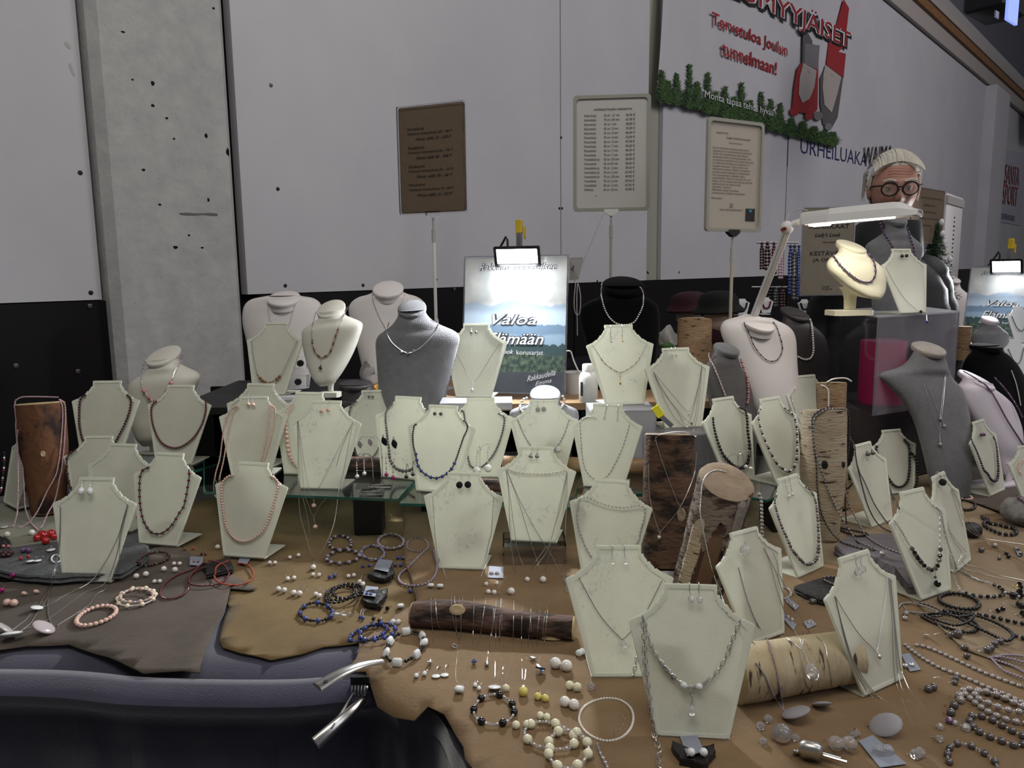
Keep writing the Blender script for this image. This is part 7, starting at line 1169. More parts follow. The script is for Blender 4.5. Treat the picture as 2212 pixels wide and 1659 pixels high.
# ---------------------------------------------------------------- earrings on stands
for a in (('white oval earring on the stand by the slate slab', 'A:690,1425', 'A:765,1425', 'A:708,1345', 'A:776,1345', 'milk', 18, 'oval', 'L5'), ('pink pearl earring on the two-strand pearl stand', 'A:2118,685', 'A:2160,688', 'A:2125,600', 'A:2160,605', 'pearl_pink', 10, 'big', 'L7b'), ('pink teardrop pearl earring on the glass shelf stand', 'D:530,345', 'D:587,335', 'D:540,265', 'D:603,262', 'pearl_pink', 11, 'drop', 'M3'), ('tiny grey ball earring on the grey bead stand', 'D:936,225', 'D:968,225', 'D:945,175', 'D:975,175', 'bead_slate', 7, 'ball', 'M4'), ('small dark ball earring on the blue stone stand', 'D:1497,370', 'D:1549,372', 'D:1508,305', 'D:1563,310', 'bead_slate', 9, 'big', 'M6'), ('round black lava earring on the stand before the shelf', 'D:1708,978', 'D:1780,975', 'D:1730,890', 'D:1793,890', 'lava', 15, 'big', 'C7'), ('grey drop earring on the brightly lit stand', 'H:229,622', 'H:270,622', 'H:243,560', 'H:282,560', 'pearl_dark', 8, 'drop', 'C1'), ('gold leaf dangling earring on the gold leaf stand', 'H:1425,702', 'H:1522,697', 'H:1418,572', 'H:1516,570', 'gold', 8, 'leaf', 'C2'), ('tiny pearl earring on the stand with five fine chains', 'H:1945,815', 'H:1980,815', 'H:1937,760', 'H:1972,755', 'pearl', 6, 'ball', 'C3'), ('pale coin earring on the link chain stand', 'H:798,1283', 'H:848,1280', 'H:797,1205', 'H:842,1205', 'beige', 13, 'disc', 'C4'), ('long chain earring with small ring on the tiny pearl choker stand', 'H:1365,1362', 'H:1478,1370', 'H:1388,1250', 'H:1487,1250', 'silver', 6, 'ring', 'C5'), ('grey drop earring on the stand on clear riser', 'I:382,335', 'I:435,335', 'I:394,260', 'I:441,260', 'pearl_grey', 11, 'drop', 'C6'), ('figure-eight crystal earring on the large speckled stand', 'I:1080,1235', 'I:1192,1235', 'I:1076,1105', 'I:1180,1105', 'crystal', 10, 'oval', 'C9'), ('round crystal earring on the nearest stand', 'K:368,1162', 'K:441,1168', 'K:354,1035', 'K:435,1038', 'crystal', 10, 'facet', 'C10'), ('lilac pearl earring on the stand before the white bust', 'J:930,742', 'J:956,742', 'J:918,695', 'J:940,694', 'pearl_lilac', 9, 'big', 'R3'), ('pearl drop earring with dark bead on the angled stand', 'K:1203,285', 'K:1233,268', 'K:1165,140', 'K:1205,120', 'pearl', 8, 'big', 'R5'), ('grey teardrop earring on the stand beside dotted birch', 'L:878,712', 'L:920,702', 'L:862,655', 'L:900,650', 'pearl_dark', 13, 'drop', 'R7'), ('clear crystal earring on the stand beyond the birch log', 'K:1792,932', 'K:1830,908', 'K:1770,800', 'K:1812,800', 'crystal', 12, 'facet', 'R11'), ('purple pearl earring on the small stand under the white bust', 'L:1850,550', 'L:1868,548', 'L:1820,470', 'L:1840,468', 'pearl_purple', 10, 'big', 'R12'), ('black pearl stud on the case-top stand', 'N:1257,912', 'N:1293,910', 'N:1252,880', 'N:1288,878', 'bead_black', 10, 'big', 'T1')):
    pair(a[0], a[1], a[2], a[5], a[6], a[7], 'Z', a[8], a[3], a[4], chainy=5 if 'long chain' in a[0] or 'pearl drop' in a[0] or 'dangling' in a[0] else 0)
earring('dark lava earring on the narrow turned stand', 'L:1485,875', 'L:1518,955', 'R10', 'big', 'lava', 15, chainy=3)
for k, x, y in (('C9', 1080, 1185), ('C9', 1192, 1185)): pass
o = gem('big', 'crystal', put(*parse('K:830,745', 'K')[0][:2], 'R6', .004), .010, bpy.data.objects['necklace_stand'], V((0, 0, 1)), 'x'); bpy.data.objects.remove(o)
earring('large round crystal pendant on the half hidden stand', 'K:835,690', 'K:830,745', 'R6', 'big', 'crystal', 19)
# clear arch holders with dangling earrings on the glass shelf
def arch(lab, base, tops, Z):
    bx_, by_ = base; b = unp(bx_, by_, Z); b.z = SZ+.001; r = thing('earring_holder', lab, 'earring stand', b); MB().box(b+V((0, 0, .002)), (.055, .04, .004), bev=.0008).build('base_plate', 'clear', r)
    for (ax_, ay_, bx2, by2) in tops: p, q = unp(ax_, ay_, Z), unp(bx2, by2, Z); P = ctm([b+V((.004, 0, .004)), V((b.x+.004, b.y, q.z-.01)), q.lerp(p, .5)+V((0, 0, .006)), p], 6); MB().tube(P, .0011, 6).build('arm', 'clear', r)
arch('clear arch earring holder with pearl drops on the glass shelf', (803, 1052), [(766, 988, 800, 982), (782, 985, 806, 985)], 1.84); arch('clear arch earring holder with grey pointed ovals and magenta drops', (822, 1042), [(775, 950, 800, 948), (800, 945, 820, 950)], 1.90); arch('clear arch earring holder with two coin pearls', (1035, 1050), [(1030, 975, 1040, 966), (1055, 968, 1064, 962)], 1.80); arch('clear arch earring holder before the heavy black beads', (1590, 1030), [(1570, 990, 1600, 984), (1612, 985, 1625, 975)], 1.74)
for a in (('white pearl bar earring hung on the clear arch', 'D:835,905', 'D:897,880', 'D:830,760', 'D:892,740', 'pearl', 10, 'big', '1.84', 5), ('silver-grey pointed oval earring hung above the pearl bars', 'D:860,630', 'D:948,612', 'D:855,590', 'D:942,570', 'pearl_grey', 17, 'marq', '1.88', 0), ('black pointed oval earring hung before the grey stone stand', 'D:1067,605', 'D:1153,628', 'D:1050,562', 'D:1140,580', 'bead_black', 18, 'marq', '1.84', 0), ('magenta ball earring on thin chain by the black ovals', 'D:1085,890', 'D:1143,915', 'D:1080,720', 'D:1140,760', 'magenta', 9, 'big', '1.84', 6), ('black drop earring hung between the grey and blue necklaces', 'D:1255,905', 'D:1312,885', 'D:1255,810', 'D:1308,790', 'bead_black', 10, 'drop', '1.82', 0), ('large coin pearl earring under black bars', 'D:1857,856', 'D:1952,838', 'D:1856,700', 'D:1950,665', 'pearl', 17, 'big', '1.78', 5), ('small pearl earring before the heavy black beads', 'J:835,1452', 'J:877,1468', 'J:800,1350', 'J:865,1330', 'pearl', 7, 'big', '1.72', 0)):
    for i in (0, 1): earring(a[0]+(', pillar-side one' if i == 0 else ', case-side one'), a[3+i], a[1+i], 'z'+a[8], a[7], a[5], a[6], a[0], chainy=a[9]) if 0 else None
    pass
SURF.update({'z1.84': 0})
def air(label, a, b, ta, tb, mt, mm, sh_, Z, ch):
    for i, (d, t_) in enumerate(((a, ta), (b, tb))):
        x, y, _ = parse(d, 'Z', 'T')[0]; x2, y2, _ = parse(t_, 'Z', 'T')[0]; c, t2 = unp(x, y, Z), unp(x2, y2, Z); lb = label+(', pillar-side one' if i == 0 else ', case-side one'); r = thing('earring', lb, 'earring', c, label); gem(sh_, mt, c, mm/2000, r, t2-c, 'drop_bead', FW, c)
        MB().tube(ctm([c, c.lerp(t2, .6), t2, t2+V((.002, .002, .003)), t2+V((.004, .003, -.006))], 4), .0006, 5).build('hook', 'silver' if mt != 'bead_black' else 'black', r)
        for q in range(ch): gem('ball', mt if q % 2 else 'silver', c.lerp(t2, (q+1.2)/(ch+1.5)), .0017, r, None, 'link_bead', loc0=c)
air('white pearl bar earring hung on the clear arch', 'D:835,905', 'D:897,880', 'D:830,760', 'D:892,740', 'pearl', 10, 'big', 1.84, 5); air('silver-grey pointed oval earring above the pearl bars', 'D:860,630', 'D:948,612', 'D:855,590', 'D:942,570', 'pearl_grey', 17, 'marq', 1.88, 0); air('black pointed oval earring before the grey stone stand', 'D:1067,605', 'D:1153,628', 'D:1050,562', 'D:1140,580', 'bead_black', 20, 'marq', 1.84, 0)
air('magenta ball earring by the black ovals', 'D:1085,890', 'D:1143,915', 'D:1080,720', 'D:1140,760', 'magenta', 10, 'big', 1.84, 6); air('black drop earring between the grey and blue necklaces', 'D:1255,905', 'D:1312,885', 'D:1255,810', 'D:1308,790', 'bead_black', 10, 'drop', 1.76, 0); air('large coin pearl earring under black bars', 'D:1857,856', 'D:1952,838', 'D:1856,700', 'D:1950,665', 'pearl', 18, 'big', 1.78, 5); air('small pearl earring before the heavy black beads', 'J:835,1452', 'J:877,1468', 'J:800,1350', 'J:865,1330', 'pearl', 8, 'big', 1.72, 0)
# ---------------------------------------------------------------- bracelets and loose strands on the table
P_ = 'pearl_lilac'; BK = 'bead_black'
brace('black and lilac pearl bracelet nearest the black shelf block', 693, 305, 95, 60, 0, 'E', [(BK, 6), (BK, 6), (P_, 9)]); brace('lilac pearl bracelet with black oval beads, largest of the lilac ones', 715, 425, 140, 55, -6, 'E', [(P_, 10), (BK, 6), (BK, 5)]); brace('blue, lilac and crystal bracelet between the lilac ones', 970, 388, 98, 60, 5, 'E', [('lapis', 7), (P_, 8), ('crystal', 9), (P_, 6)]); brace('lilac pearl bracelet farthest from the table front', 1122, 292, 110, 62, 0, 'E', [(P_, 9), (P_, 6)]); brace('small lilac bead ring beside the lilac pearl string', 1350, 315, 92, 60, 0, 'E', [(P_, 5), (BK, 2.5)])
neck('lilac pearl string in a long loop before the lava earring stand', 'E:1445,340 1350,430 1270,510 1200,570 1190,620 1240,660 1350,668 1460,630 1515,540 1510,450 1488,365', [(P_, 7), (BK, 1.5)], 'black')
brace('black glass bead bracelet, rear of the crossing three', 690, 730, 125, 58, -12, 'E', [(BK, 7), ('silver', 2)]); brace('black glass bead bracelet, middle of the crossing three', 710, 760, 150, 60, -18, 'E', [(BK, 7), ('silver', 2)], off=.009); brace('black glass bead bracelet, nearest of the crossing three', 760, 750, 130, 62, -8, 'E', [(BK, 7), ('silver', 2)], off=.013)
brace('black and lapis bracelet lying alone at the tan hide edge', 487, 900, 138, 78, 0, 'E', [(BK, 7), (BK, 6), ('lapis', 10), (BK, 6)]); brace('lapis bead bracelet of the pair at the scalloped hide edge', 930, 1080, 165, 55, -16, 'E', [('lapis', 8), (BK, 5), ('lapis', 6)]); brace('lapis and black bracelet crossing its twin at the hide edge', 1010, 1090, 155, 68, -12, 'E', [('lapis', 9), (BK, 4), (BK, 5)], off=.010)
r = brace('white block and black bead bracelet above the steel clamp', 1243, 1215, 175, 118, -32, 'E', [(BK, 6), (BK, 7), ('crystal', 3), ('milk', 17, 'block'), ('crystal', 3), (BK, 7)], wob=.02)
brace('black onyx and crystal bracelet at the table front', 660, 1195, 172, 128, 0, 'G', [(BK, 12), ('milk', 4), ('crystal', 4, 'facet'), ('crystal', 4, 'facet'), ('crystal', 4, 'facet'), ('milk', 4)], cord='crystal'); brace('cream pearl bracelet with clear beads, farther of the two', 1135, 1425, 220, 112, 12, 'G', [('pearl_cream', 14), ('crystal', 5, 'facet'), ('pearl', 4), ('crystal', 5, 'facet'), ('pearl', 4), ('crystal', 5, 'facet')], cord='crystal', seed=1); brace('cream pearl bracelet with clear beads, nearest to the lower photo edge', 1290, 1560, 175, 165, 5, 'G', [('pearl_cream', 14), ('crystal', 5, 'facet'), ('pearl', 4), ('crystal', 5, 'facet')], cord='crystal', off=.011, seed=2)
brace('ring of white seed beads crossed by a link chain', 1622, 1258, 232, 182, 0, 'G', [('pearl', 4.5)], cord='pearl', seed=4)
brace('peach pearl bracelet at the front of the grey hide', 822, 1008, 178, 68, -18, 'B', [('pearl_pink', 9)], cord='pearl_pink'); brace('cream and peach pearl bracelet behind the peach one, outer ring', 1165, 850, 165, 75, -10, 'B', [('pearl_cream', 10), ('pearl', 4), ('pearl_pink', 5), ('pearl', 4), ('pearl', 4)], cord='pearl'); brace('cream and peach pearl bracelet behind the peach one, inner ring', 1170, 860, 140, 55, -6, 'B', [('pearl_pink', 8), ('crystal', 4), ('pearl', 4), ('crystal', 4)], cord='pearl', off=.011)
brace('garnet and black bracelet before the red and black stand', 1310, 515, 136, 52, -14, 'B', [('garnet', 7), (BK, 6), ('silver', 3), (BK, 6)])
neck('garnet bead string coiled on the grey hide', 'B:1760,545 1690,580 1600,620 1500,660 1400,735 1370,800 1390,850 1490,850 1570,815 1615,750 1610,690 1620,660 1680,620 1760,580', [('garnet', 5)], 'garnet'); neck('second garnet string looping beneath the coral one', 'B:1740,560 1650,640 1615,700 1640,745 1750,755 1880,735 1945,680 1950,620 1900,570 1820,545 1780,540', [('garnet', 5)], 'garnet', off=.006)
neck('orange-red coral strand ring at the hide corner', 'B:1955,545 1880,575 1835,620 1830,680 1870,730 1950,752 2060,750 2140,710 2165,655 2130,590 2080,570 2030,565', [('coral', 4.5)], 'coral', off=.007); brace('small white seed bead ring under the big frosted stand', 610, 600, 50, 42, 0, 'O', [('milk', 4)], cord='milk')
# right side
brace('matte black bead bracelet on the sand hide, oval', 1455, 428, 152, 55, 10, 'M', [(BK, 8)]); neck('black bead string in a flat loop, pillar-side', 'M:1175,540 1250,520 1400,515 1530,560 1600,620 1560,655 1480,655 1350,620 1250,585', [(BK, 6.5)], 'black', closed=True); neck('black bead string in a long loop crossing the flat one', 'M:1340,515 1450,530 1600,560 1750,620 1840,680 1850,720 1800,745 1700,700 1600,650 1480,590', [(BK, 6.5)], 'black', closed=True, off=.009); neck('second black bead loop over the first two', 'M:1200,560 1320,550 1450,575 1560,560 1520,610 1420,640 1290,600', [(BK, 6)], 'black', closed=True, off=.012)
neck('black and silver spaced bead string running off the photo, upper', 'M:1490,520 1555,520 1700,545 1850,580 1960,602', [(BK, 8), ('silver', 3)], 'silver'); neck('black and silver spaced bead string running off the photo, lower', 'M:1855,685 1900,695 1960,715', [(BK, 8), ('silver', 3)], 'silver')
neck('silver and black seed bead loop beside the crystal earring stand', 'M:1035,440 1080,428 1200,440 1320,490 1335,520 1250,532 1130,520 1060,490', [('pearl_dark', 4), ('pearl_grey', 3.5)], 'black', closed=True); neck('second silver seed bead loop inside the black one', 'M:1000,480 1030,450 1120,450 1240,490 1290,515 1220,525 1100,515', [('pearl_grey', 4)], 'silver', off=.006)
neck('silver pearl string with tiny black spacers, upper of two', 'M:1120,758 1180,765 1300,810 1450,880 1600,950 1750,1010 1960,1085', [('pearl_grey', 7.5), (BK, 2)], 'black'); neck('silver pearl string with tiny black spacers, lower of two', 'M:1040,748 1100,800 1200,870 1330,940 1490,1000 1650,1070 1800,1130 1960,1205', [('pearl_grey', 7.5), (BK, 2)], 'black')
for i, s_ in enumerate(('M:1670,855 1760,835 1850,832 1960,845', 'M:1675,858 1760,850 1860,870 1960,900', 'M:1690,865 1790,900 1870,930 1960,985', 'M:1695,870 1740,920 1800,970 1960,1030')): neck(('lilac-grey multi-strand bracelet, topmost strand', 'lilac-grey multi-strand bracelet, second strand', 'lilac-grey multi-strand bracelet, third strand', 'lilac-grey multi-strand bracelet, lowest strand')[i], s_, [(P_, 5)], 'black', off=.004+.001*i)
neck('large silver pearl string winding at the photo edge, first', 'M:1960,1235 1850,1185 1700,1130 1550,1095 1480,1110 1530,1160 1620,1235 1720,1290 1830,1330 1960,1355', [('pearl_grey', 10), ('garnet', 2)], 'silver'); neck('large silver pearl string winding at the photo edge, second', 'M:1960,1260 1880,1225 1760,1165 1640,1130 1570,1140 1600,1190 1700,1230 1800,1270 1960,1295', [('pearl_grey', 10), ('pearl', 3)], 'silver', off=.010)
neck('dark pearl string curling below the silver ones', 'M:1960,1465 1830,1400 1720,1340 1640,1305 1560,1295 1530,1330 1570,1395 1650,1440 1750,1480 1870,1520 1935,1510', [('pearl_dark', 11), ('pearl', 3)], 'silver'); neck('dark pearl bracelet with crystal rods at the lower corner', 'M:1385,1660 1365,1590 1395,1520 1480,1505 1580,1540 1660,1590 1720,1640 1740,1680', [('pearl_dark', 10), ('crystal', 4, 'facet'), ('crystal', 4, 'facet')], 'silver')
neck('shiny black bead bracelet by the lava stone', 'L:1855,1270 1900,1290 1870,1320 1880,1350 1940,1380 2010,1410 2080,1420 2145,1410 2120,1365 2050,1350 1990,1330 1930,1325', [(BK, 10), ('pearl', 3)], 'black', closed=True); neck('pink pearl loop under the narrow turned stand', 'L:1640,1025 1690,1045 1750,1080 1770,1105 1700,1112 1660,1085', [('pearl_pink', 6)], 'pearl', closed=True); neck('black bead loop under the narrow turned stand', 'L:1670,1120 1740,1130 1790,1150 1785,1190 1720,1205 1680,1190', [(BK, 8)], 'black', closed=True)
neck('black crystal strand with silver chain on the sand hide', 'Q:55,440 140,680 220,780 380,830 480,845 620,855 740,852 840,840 890,790 840,720 750,670 650,620 560,600 400,550 250,440', [(BK, 8, 'facet'), ('crystal', 4, 'facet')], 'silver', .0005, rng=(.36, .76), link=.0055); neck('silver and black pendant strand beside the black crystals', 'Q:890,805 990,845 1060,860 1140,880', [('silver', 5), (BK, 5), (BK, 14)], 'silver')
neck('small coil of black twine beads by the violet slate', 'K:1600,555 1680,575 1760,590 1850,610 1870,625 1780,635 1700,610 1640,585', [(BK, 6)], 'black'); neck('silver and black bracelet on the black slate piece', 'K:1490,990 1530,980 1600,985 1620,1010 1600,1050 1540,1030 1500,1010', [('pearl_dark', 5), ('silver', 3)], 'silver'); neck('silver bead coil behind the half hidden stand', 'K:1150,1080 1190,1090 1220,1130 1200,1160 1160,1180', [('pearl_grey', 7)], 'silver')
neck('purple strand lying on the rough grey stone', 'L:2212,1060 2170,1075 2165,1100 2195,1125 2212,1140', [('pearl_purple', 6)], 'black'); neck('pink pearls on the stand cut by the photo edge', '@R13 L:2205,760 2180,800 2170,850 2190,890', [('pearl_pink', 6)], 'pearl'); neck('dark and white bead strand on the stand cut by the photo edge, pillar end', '@z2.05 A:35,1090 35,1200 25,1300 12,1400 0,1440', [(BK, 7), (BK, 6), ('pearl', 6), ('garnet', 8)], 'black')
neck('white seed bead chain hanging on the half hidden stand, far side', '@R6 K:1065,765 1100,850 1120,950 @i 1180,1080 @T 1230,1200 1300,1330', None, 'silver', .0006)
# ---------------------------------------------------------------- earrings and charms lying on the table
TP = [('E', 90, 475, 135, 475, 'pearl', 9, 'big', (2, -14), 'hooped pearl earring beside the peach pearl stand'), ('E', 262, 430, 335, 410, 'pearl', 9, 'big', (0, -8), 'stud pearl earring below the longest chain'), ('E', 243, 615, 298, 608, 'pearl', 10, 'big', (-4, -12), 'pearl earring with short hook on tan hide'), ('E', 460, 578, 512, 580, 'pearl', 9, 'big', (4, -8), 'pearl earring beside the lapis drops'), ('E', 603, 598, 645, 588, 'lapis', 9, 'drop', (6, -14), 'lapis drop earring on tan hide'), ('E', 762, 590, 808, 582, 'pearl', 9, 'big', (4, -5), 'pearl earring before the card on black slate'), ('E', 858, 640, 885, 662, 'pearl', 10, 'big', (14, -16), 'pearl earring with tall hoop behind black bracelets'), ('E', 165, 705, 215, 715, 'pearl', 11, 'big', (8, -8), 'pearl earring nearest the tan hide edge'), ('E', 295, 740, 345, 745, 'pearl', 12, 'big', (20, -16), 'large pearl earring with wide hoop'), ('E', 483, 748, 515, 762, 'pearl', 10, 'big', (18, -14), 'pearl earring touching the black bracelets'), ('E', 885, 500, 938, 495, 'lapis', 7, 'big', (4, -2), 'small lapis ball earring before the slate card'), ('E', 1185, 430, 1222, 432, 'lapis', 8, 'big', (6, -5), 'lapis ball earring with straight wires, farther pair'), ('E', 1162, 493, 1208, 493, 'lapis', 8, 'big', (4, -4), 'lapis ball earring, nearer pair'), ('E', 1030, 865, 1093, 868, BK, 9, 'facet', (8, -8), 'black faceted earring with gold hooks'), ('E', 862, 940, 885, 950, 'lapis', 7, 'facet', (14, -20), 'lapis cluster earring with long dangles'), ('E', 660, 928, 718, 940, 'milk', 13, 'star', (22, -8), 'white star earring'), ('E', 975, 955, 1025, 972, BK, 8, 'facet', (6, -8), 'black faceted earring near the lapis bracelets'), ('E', 1142, 985, 1187, 988, 'milk', 10, 'big', (6, -4), 'white ball earring near the branch'), ('E', 1465, 680, 1545, 685, 'milk', 15, 'block', (2, -8), 'white block earring behind the branch'), ('E', 1937, 658, 2027, 652, 'pearl', 9, 'big', (4, -8), 'pearl earring before the white card'), ('E', 1955, 727, 2005, 732, 'pearl', 10, 'big', (14, 2), 'pearl earring lying against the branch'), ('E', 1342, 1450, 1412, 1432, 'milk', 11, 'oval', (4, -12), 'milky oval earring by the clamp'), ('E', 1508, 1445, 1582, 1435, 'milk', 14, 'disc', (10, -22), 'white spiral disc earring'), ('E', 1842, 1528, 1876, 1557, 'milk', 10, 'oval', (2, -14), 'small milky earring under the branch chains'),
      ('G', 1185, 815, 1280, 838, 'pearl', 19, 'big', (4, -8), 'very large white pearl earring'), ('G', 1303, 995, 1370, 1010, 'pearl_cream', 15, 'drop', (-8, -14), 'cream baroque drop earring'), ('G', 1035, 1085, 1098, 1100, 'yellow_pearl', 12, 'big', (0, -18), 'yellow pearl earring'), ('G', 1265, 1140, 1343, 1165, 'pearl', 16, 'big', (-6, -14), 'large white pearl earring beside the seed bead ring'), ('G', 1055, 1245, 1112, 1258, 'pearl_cream', 11, 'big', (8, -10), 'cream pearl earring above the pearl bracelets'), ('G', 848, 1330, 943, 1325, 'pearl_cream', 12, 'big', (6, -10), 'cream pearl earring beside the onyx bracelet'), ('G', 1385, 712, 1412, 700, 'milk', 12, 'big', (-6, -6), 'white ball earring half under the large speckled stand'),
      ('B', 1487, 562, 1535, 562, 'pearl', 9, 'big', (10, -4), 'pearl earring before the garnet card'), ('B', 1400, 612, 1495, 620, 'pearl', 12, 'big', (8, 0), 'large pearl earring beside the garnet coil'), ('B', 1165, 675, 1247, 657, 'pearl', 12, 'big', (8, -6), 'large pearl earring before the garnet bracelet'), ('B', 1320, 715, 1365, 713, 'pearl', 9, 'big', (6, -8), 'pearl earring with ribbed loop'), ('B', 1720, 475, 1755, 475, 'garnet', 7, 'facet', (-8, -1), 'garnet earring on tan hide'), ('B', 1580, 435, 1650, 430, 'coral', 9, 'oval', (2, -6), 'orange coral earring on tan hide'),
      ('O', 255, 525, 315, 525, 'violet', 12, 'big', (16, -4), 'violet ball earring on the slate slab'), ('O', 225, 612, 310, 592, 'red_glass', 11, 'oval', (0, -5), 'red glass earring on the slate slab'), ('O', 330, 635, 410, 630, 'milk', 16, 'disc', (14, -12), 'white disc earring on the slate slab'), ('O', -5, 815, 140, 805, 'magenta', 13, 'oval', (-10, -2), 'magenta oval earring at the slab edge'), ('O', -10, 975, 30, 960, 'magenta', 13, 'oval', (2, -12), 'magenta oval earring on the grey hide'), ('O', 265, 995, 395, 975, 'pearl_pink', 11, 'oval', (8, -2), 'peach oval pearl earring on the grey hide'), ('O', 82, 1105, 155, 1110, 'pearl_pink', 15, 'big', (10, -6), 'large peach pearl earring on the grey hide'), ('O', 40, 480, 95, 480, 'rose_stone', 11, 'oval', (8, -6), 'salmon pink earring behind the slate slab'),
      ('R', 1590, 1000, 1490, 1095, 'crystal', 13, 'facet', (-2, -10), 'clear crystal charm before the quartz leaf'), ('R', 1525, 1290, 1955, 1245, 'crystal', 11, 'facet', (-4, -8), 'clear crystal drop charm by the big crystal'),
      ('M', 1055, 525, 1050, 562, 'pearl_grey', 10, 'big', (-6, -10), 'silver pearl earring beside the seed loops'), ('M', 1405, 700, 1445, 688, 'pearl_dark', 15, 'big', (-40, -8), 'dark mottled pearl earring with long leaf hoop'), ('M', 1492, 790, 1510, 852, 'pearl_dark', 14, 'oval', (-14, -6), 'dark oval pearl earring'), ('M', 1665, 802, 1690, 790, 'pearl_dark', 12, 'big', (-24, -6), 'dark pearl earring beside the oval ones'), ('M', 1722, 755, 1762, 738, 'pearl_dark', 11, 'big', (-10, -2), 'dark pearl earring beside the black loop'), ('M', 1420, 1045, 1428, 1012, 'pearl_dark', 9, 'big', (-46, -14), 'dark pearl dangle earring with bead column'), ('M', 1222, 1098, 1258, 1085, 'pearl_dark', 12, 'big', (-20, -6), 'dark round pearl earring on hooks'), ('M', 1455, 1148, 1462, 1182, 'pearl_grey', 12, 'big', (-22, -4), 'silver pearl earring by the winding strings'), ('M', 1415, 1222, 1392, 1275, 'pearl_dark', 12, 'big', (-22, -4), 'dark pearl earring with gold hooks'),
      ('M', 1125, 1600, 1162, 1585, 'crystal', 14, 'facet', (-20, -8), 'clear faceted earring with gold hoop'), ('M', 530, 1545, 630, 1545, 'crystal', 26, 'oval', (-22, -26), 'long clear oval earring at the table front'), ('M', 660, 1440, 690, 1430, 'crystal', 10, 'facet', (-10, -14), 'small clear earring above the curled card'),
      ('M', 1905, 300, 1915, 325, BK, 9, 'facet', (-14, 2), 'black faceted earring with gold hooks on the sand hide'), ('M', 1905, 365, 1912, 395, BK, 12, 'facet', (-14, 2), 'large black faceted earring at the photo edge'), ('M', 1745, 500, 1780, 488, BK, 9, 'facet', (-22, -6), 'black faceted earring before the oval bracelet'), ('M', 1900, 455, 1925, 470, BK, 11, 'big', (-36, -8), 'black ball earring with crystal column'), ('M', 1925, 520, 1945, 535, BK, 9, 'facet', (-18, -2), 'black faceted earring touching the photo edge'), ('M', 1808, 70, 1822, 92, BK, 9, 'big', (-12, -2), 'black bead earring with gold hooks'), ('M', 1895, 45, 1915, 75, BK, 8, 'big', (-10, -8), 'black bead stud on the leaning card'), ('K', 1400, 1210, 1425, 1205, 'pearl_dark', 12, 'big', (-24, -6), 'dark pearl earring behind the birch log')]
for fr, x1, y1, x2, y2, mt, mm, sh_, hk, lb in TP: pair(lb, '%s:%g,%g' % (fr, x1, y1), '%s:%g,%g' % (fr, x2, y2), mt, mm, sh_, hook=hk, wire='gold' if 'gold' in lb else 'silver')
for (lb, pts, fr, studs) in (('grey card with two pearl studs on small black slate', '1020,440 1140,455 1100,555 975,525', 'E', ('1038,500', '1072,508', 'pearl', 9)), ('grey card with two lapis studs on small black slate', '915,670 1018,682 990,768 885,750', 'E', ('918,742', '952,745', 'lapis', 7)), ('pale grey card with silver pearls behind the branch', '1962,500 2090,510 2082,608 1952,600', 'E', ('1982,572', '2030,572', 'pearl_grey', 10)), ('grey card with two garnet studs before the coil', '1622,500 1735,505 1730,572 1618,572', 'B', ('1655,545', '1690,545', 'garnet', 6)), ('grey card with glass drops on front black slate', '425,1220 630,1155 745,1410 520,1475', 'R', ('570,1440', '735,1440', 'milk', 11)), ('grey card with silver spiral dangles beyond the front crystal stand', '1020,830 1080,820 1168,940 1085,958', 'M', ('1050,920', '1100,915', 'silver', 9)), ('curled grey card with gold and crystal studs at the lower edge', '700,1480 805,1435 1060,1650 860,1680', 'M', ('850,1575', '920,1570', 'crystal', 15)), ('small grey card nearest the half hidden stand', '1185,1160 1290,1240 1255,1280 1175,1200', 'K', ('1215,1215', '1240,1240', 'silver', 6)), ('grey card with silver studs leaning by the birch log', '1150,1290 1265,1400 1240,1450 1145,1340', 'K', ('1190,1340', '1225,1365', 'pearl_grey', 9)), ('small grey card touching the birch log bark', '1325,1375 1390,1350 1440,1400 1360,1435', 'K', ('1370,1385', '1400,1390', 'pearl_grey', 7)), ('pale card behind the coral ring', '2050,500 2145,510 2100,570 2028,555', 'B', ('2060,522', '2090,535', 'silver', 4)), ('slim grey card leaning at the photo corner', '1865,10 1890,20 1925,80 1895,85', 'M', ())):
    card(lb, pts, fr)
    if studs: pair('stud earring on '+' '.join(lb.split()[:4] if 'with' not in lb.split()[:4] else lb.split()[:5])+' card'*0+', '+lb.split()[-2]+' '+lb.split()[-1], '%s:%s' % (fr, studs[0]), '%s:%s' % (fr, studs[1]), studs[2], studs[3], 'big', hook=(0, -7))
def lone(lb, x, y, fr, sh_, mt, mm, name='charm', cat='charm', hook=(0, -8), ax=None):
    a = parse('%s:%g,%g' % (fr, x, y), 'Z', 'T')[0]; c = put(a[0], a[1], 'T', mm/2000*(.9 if sh_ not in ('disc', 'ovdisc') else .3)); r = thing(name, lb, cat, c); t_ = put(a[0]+hook[0], a[1]+hook[1], 'T', .002); gem(sh_, mt, c, mm/2000, r, t_-c, 'stone', V((0, 0, 1)), c); n_ = t_-c
    MB().tube([t_+V((.002*math.cos(q), .002*math.sin(q), 0)) for q in [2*PI*i/10 for i in range(10)]], .0005, 5, True).build('loop', 'silver', r); return r
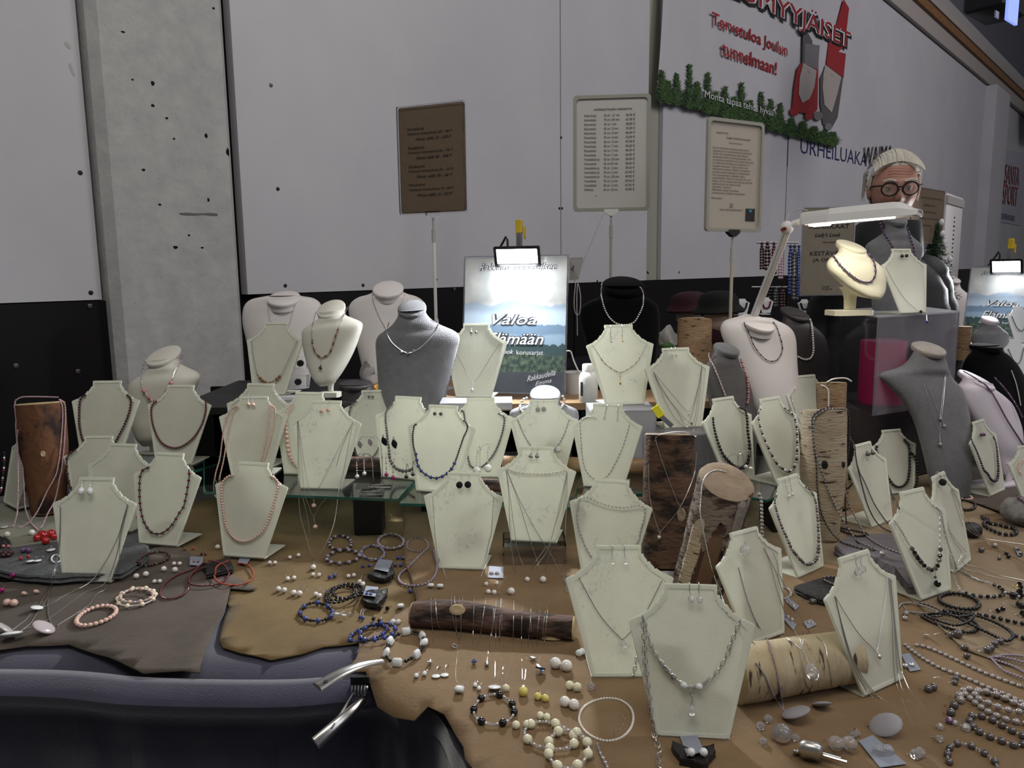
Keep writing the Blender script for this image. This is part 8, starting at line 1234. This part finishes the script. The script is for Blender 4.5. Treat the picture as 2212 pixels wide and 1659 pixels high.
for a in (('single white block charm left of the branch end'.replace('left of', 'beside'), 1207, 850, 'E', 'block', 'milk', 15), ('clear crystal charm behind the seed bead ring', 1490, 992, 'G', 'facet', 'crystal', 14), ('big clear teardrop crystal near the lower edge', 1770, 1250, 'R', 'drop', 'crystal', 28), ('white oval stone on the slate slab edge', 555, 505, 'O', 'ovdisc', 'milk', 22), ('flat lilac stone at the table end', 45, 255, 'O', 'ovdisc', 'quartz', 22), ('white pearl drop ending the first pink strand', 80, 350, 'O', 'big', 'pearl', 15), ('white pearl drop ending the second pink strand', 348, 330, 'O', 'big', 'pearl', 15), ('white pearl touching the peach pearl stand', 1858, 420, 'B', 'big', 'pearl', 12), ('dark round pearl charm on the sand hide', 1620, 45, 'M', 'big', 'pearl_dark', 13), ('dark shiny oval pearl charm on the sand hide', 1720, 15, 'M', 'oval', 'pearl_grey', 16), ('small black dangle on the sand hide', 1755, 102, 'M', 'ball', 'pearl_dark', 8), ('white kite-shaped charm beyond the crystal earring stand', 1210, 700, 'M', 'leaf', 'plastic_white', 20), ('lapis and silver charm behind the branch end', 1290, 715, 'E', 'facet', 'lapis', 9), ('silver filigree charm at the lower photo edge', 240, 1580, 'M', 'fig', 'silver', 18)): lone(*a)
r = lone('cluster of glossy red glass hearts on the slate slab', 480, 380, 'O', 'big', 'red_glass', 24, 'glass_cluster', 'glass pendant')
for (x, y, s_) in ((410, 395, 20), (560, 350, 22), (500, 430, 18), (590, 380, 18), (450, 350, 18)): a = parse('O:%g,%g' % (x, y), 'Z', 'T')[0]; gem('big', 'red_glass', put(a[0], a[1], 'T', .008), s_/2000, r, V((0, 0, 1)), 'heart')
r = lone('dark garnet bead clump at the slate edge', 60, 550, 'O', 'big', 'garnet_dark', 12, 'bead_clump', 'bracelet')
for (x, y) in ((10, 545), (35, 575), (90, 570), (115, 545), (85, 530)): a = parse('O:%g,%g' % (x, y), 'Z', 'T')[0]; gem('oval', 'garnet_dark', put(a[0], a[1], 'T', .005), .007, r, V((1, .2, 0)), 'bead')
r = lone('polished silver cuff with dark stripes at the lower edge', 340, 1615, 'M', 'block', 'silver', 34, 'silver_cuff', 'cuff')
for i in range(4): a = parse('M:%g,%g' % (400+i*22, 1600+i*12), 'Z', 'T')[0]; c = put(a[0], a[1], 'T', .012); MB().tube([c+V((-.02, .012, 0)), c+V((.02, -.012, 0))], .0022, 6).build('stripe', 'steel' if i % 2 else 'black', r)
print('beads as objects', NB, 'objects', len(bpy.data.objects))
# small silver dish rim glimpsed behind the split log
c = on(1448, 1262, .764); r = MB().lathe([(.020, 0), (.038, .008), (.040, .012), (.038, .011), (.018, .003)], c, V((1, 0, 0)), V((0, 1, 0)), V((0, 0, 1)), 28).build('silver_dish', 'silver', loc=c); tag(r, 'small silver dish at the foot of the split log', 'dish')
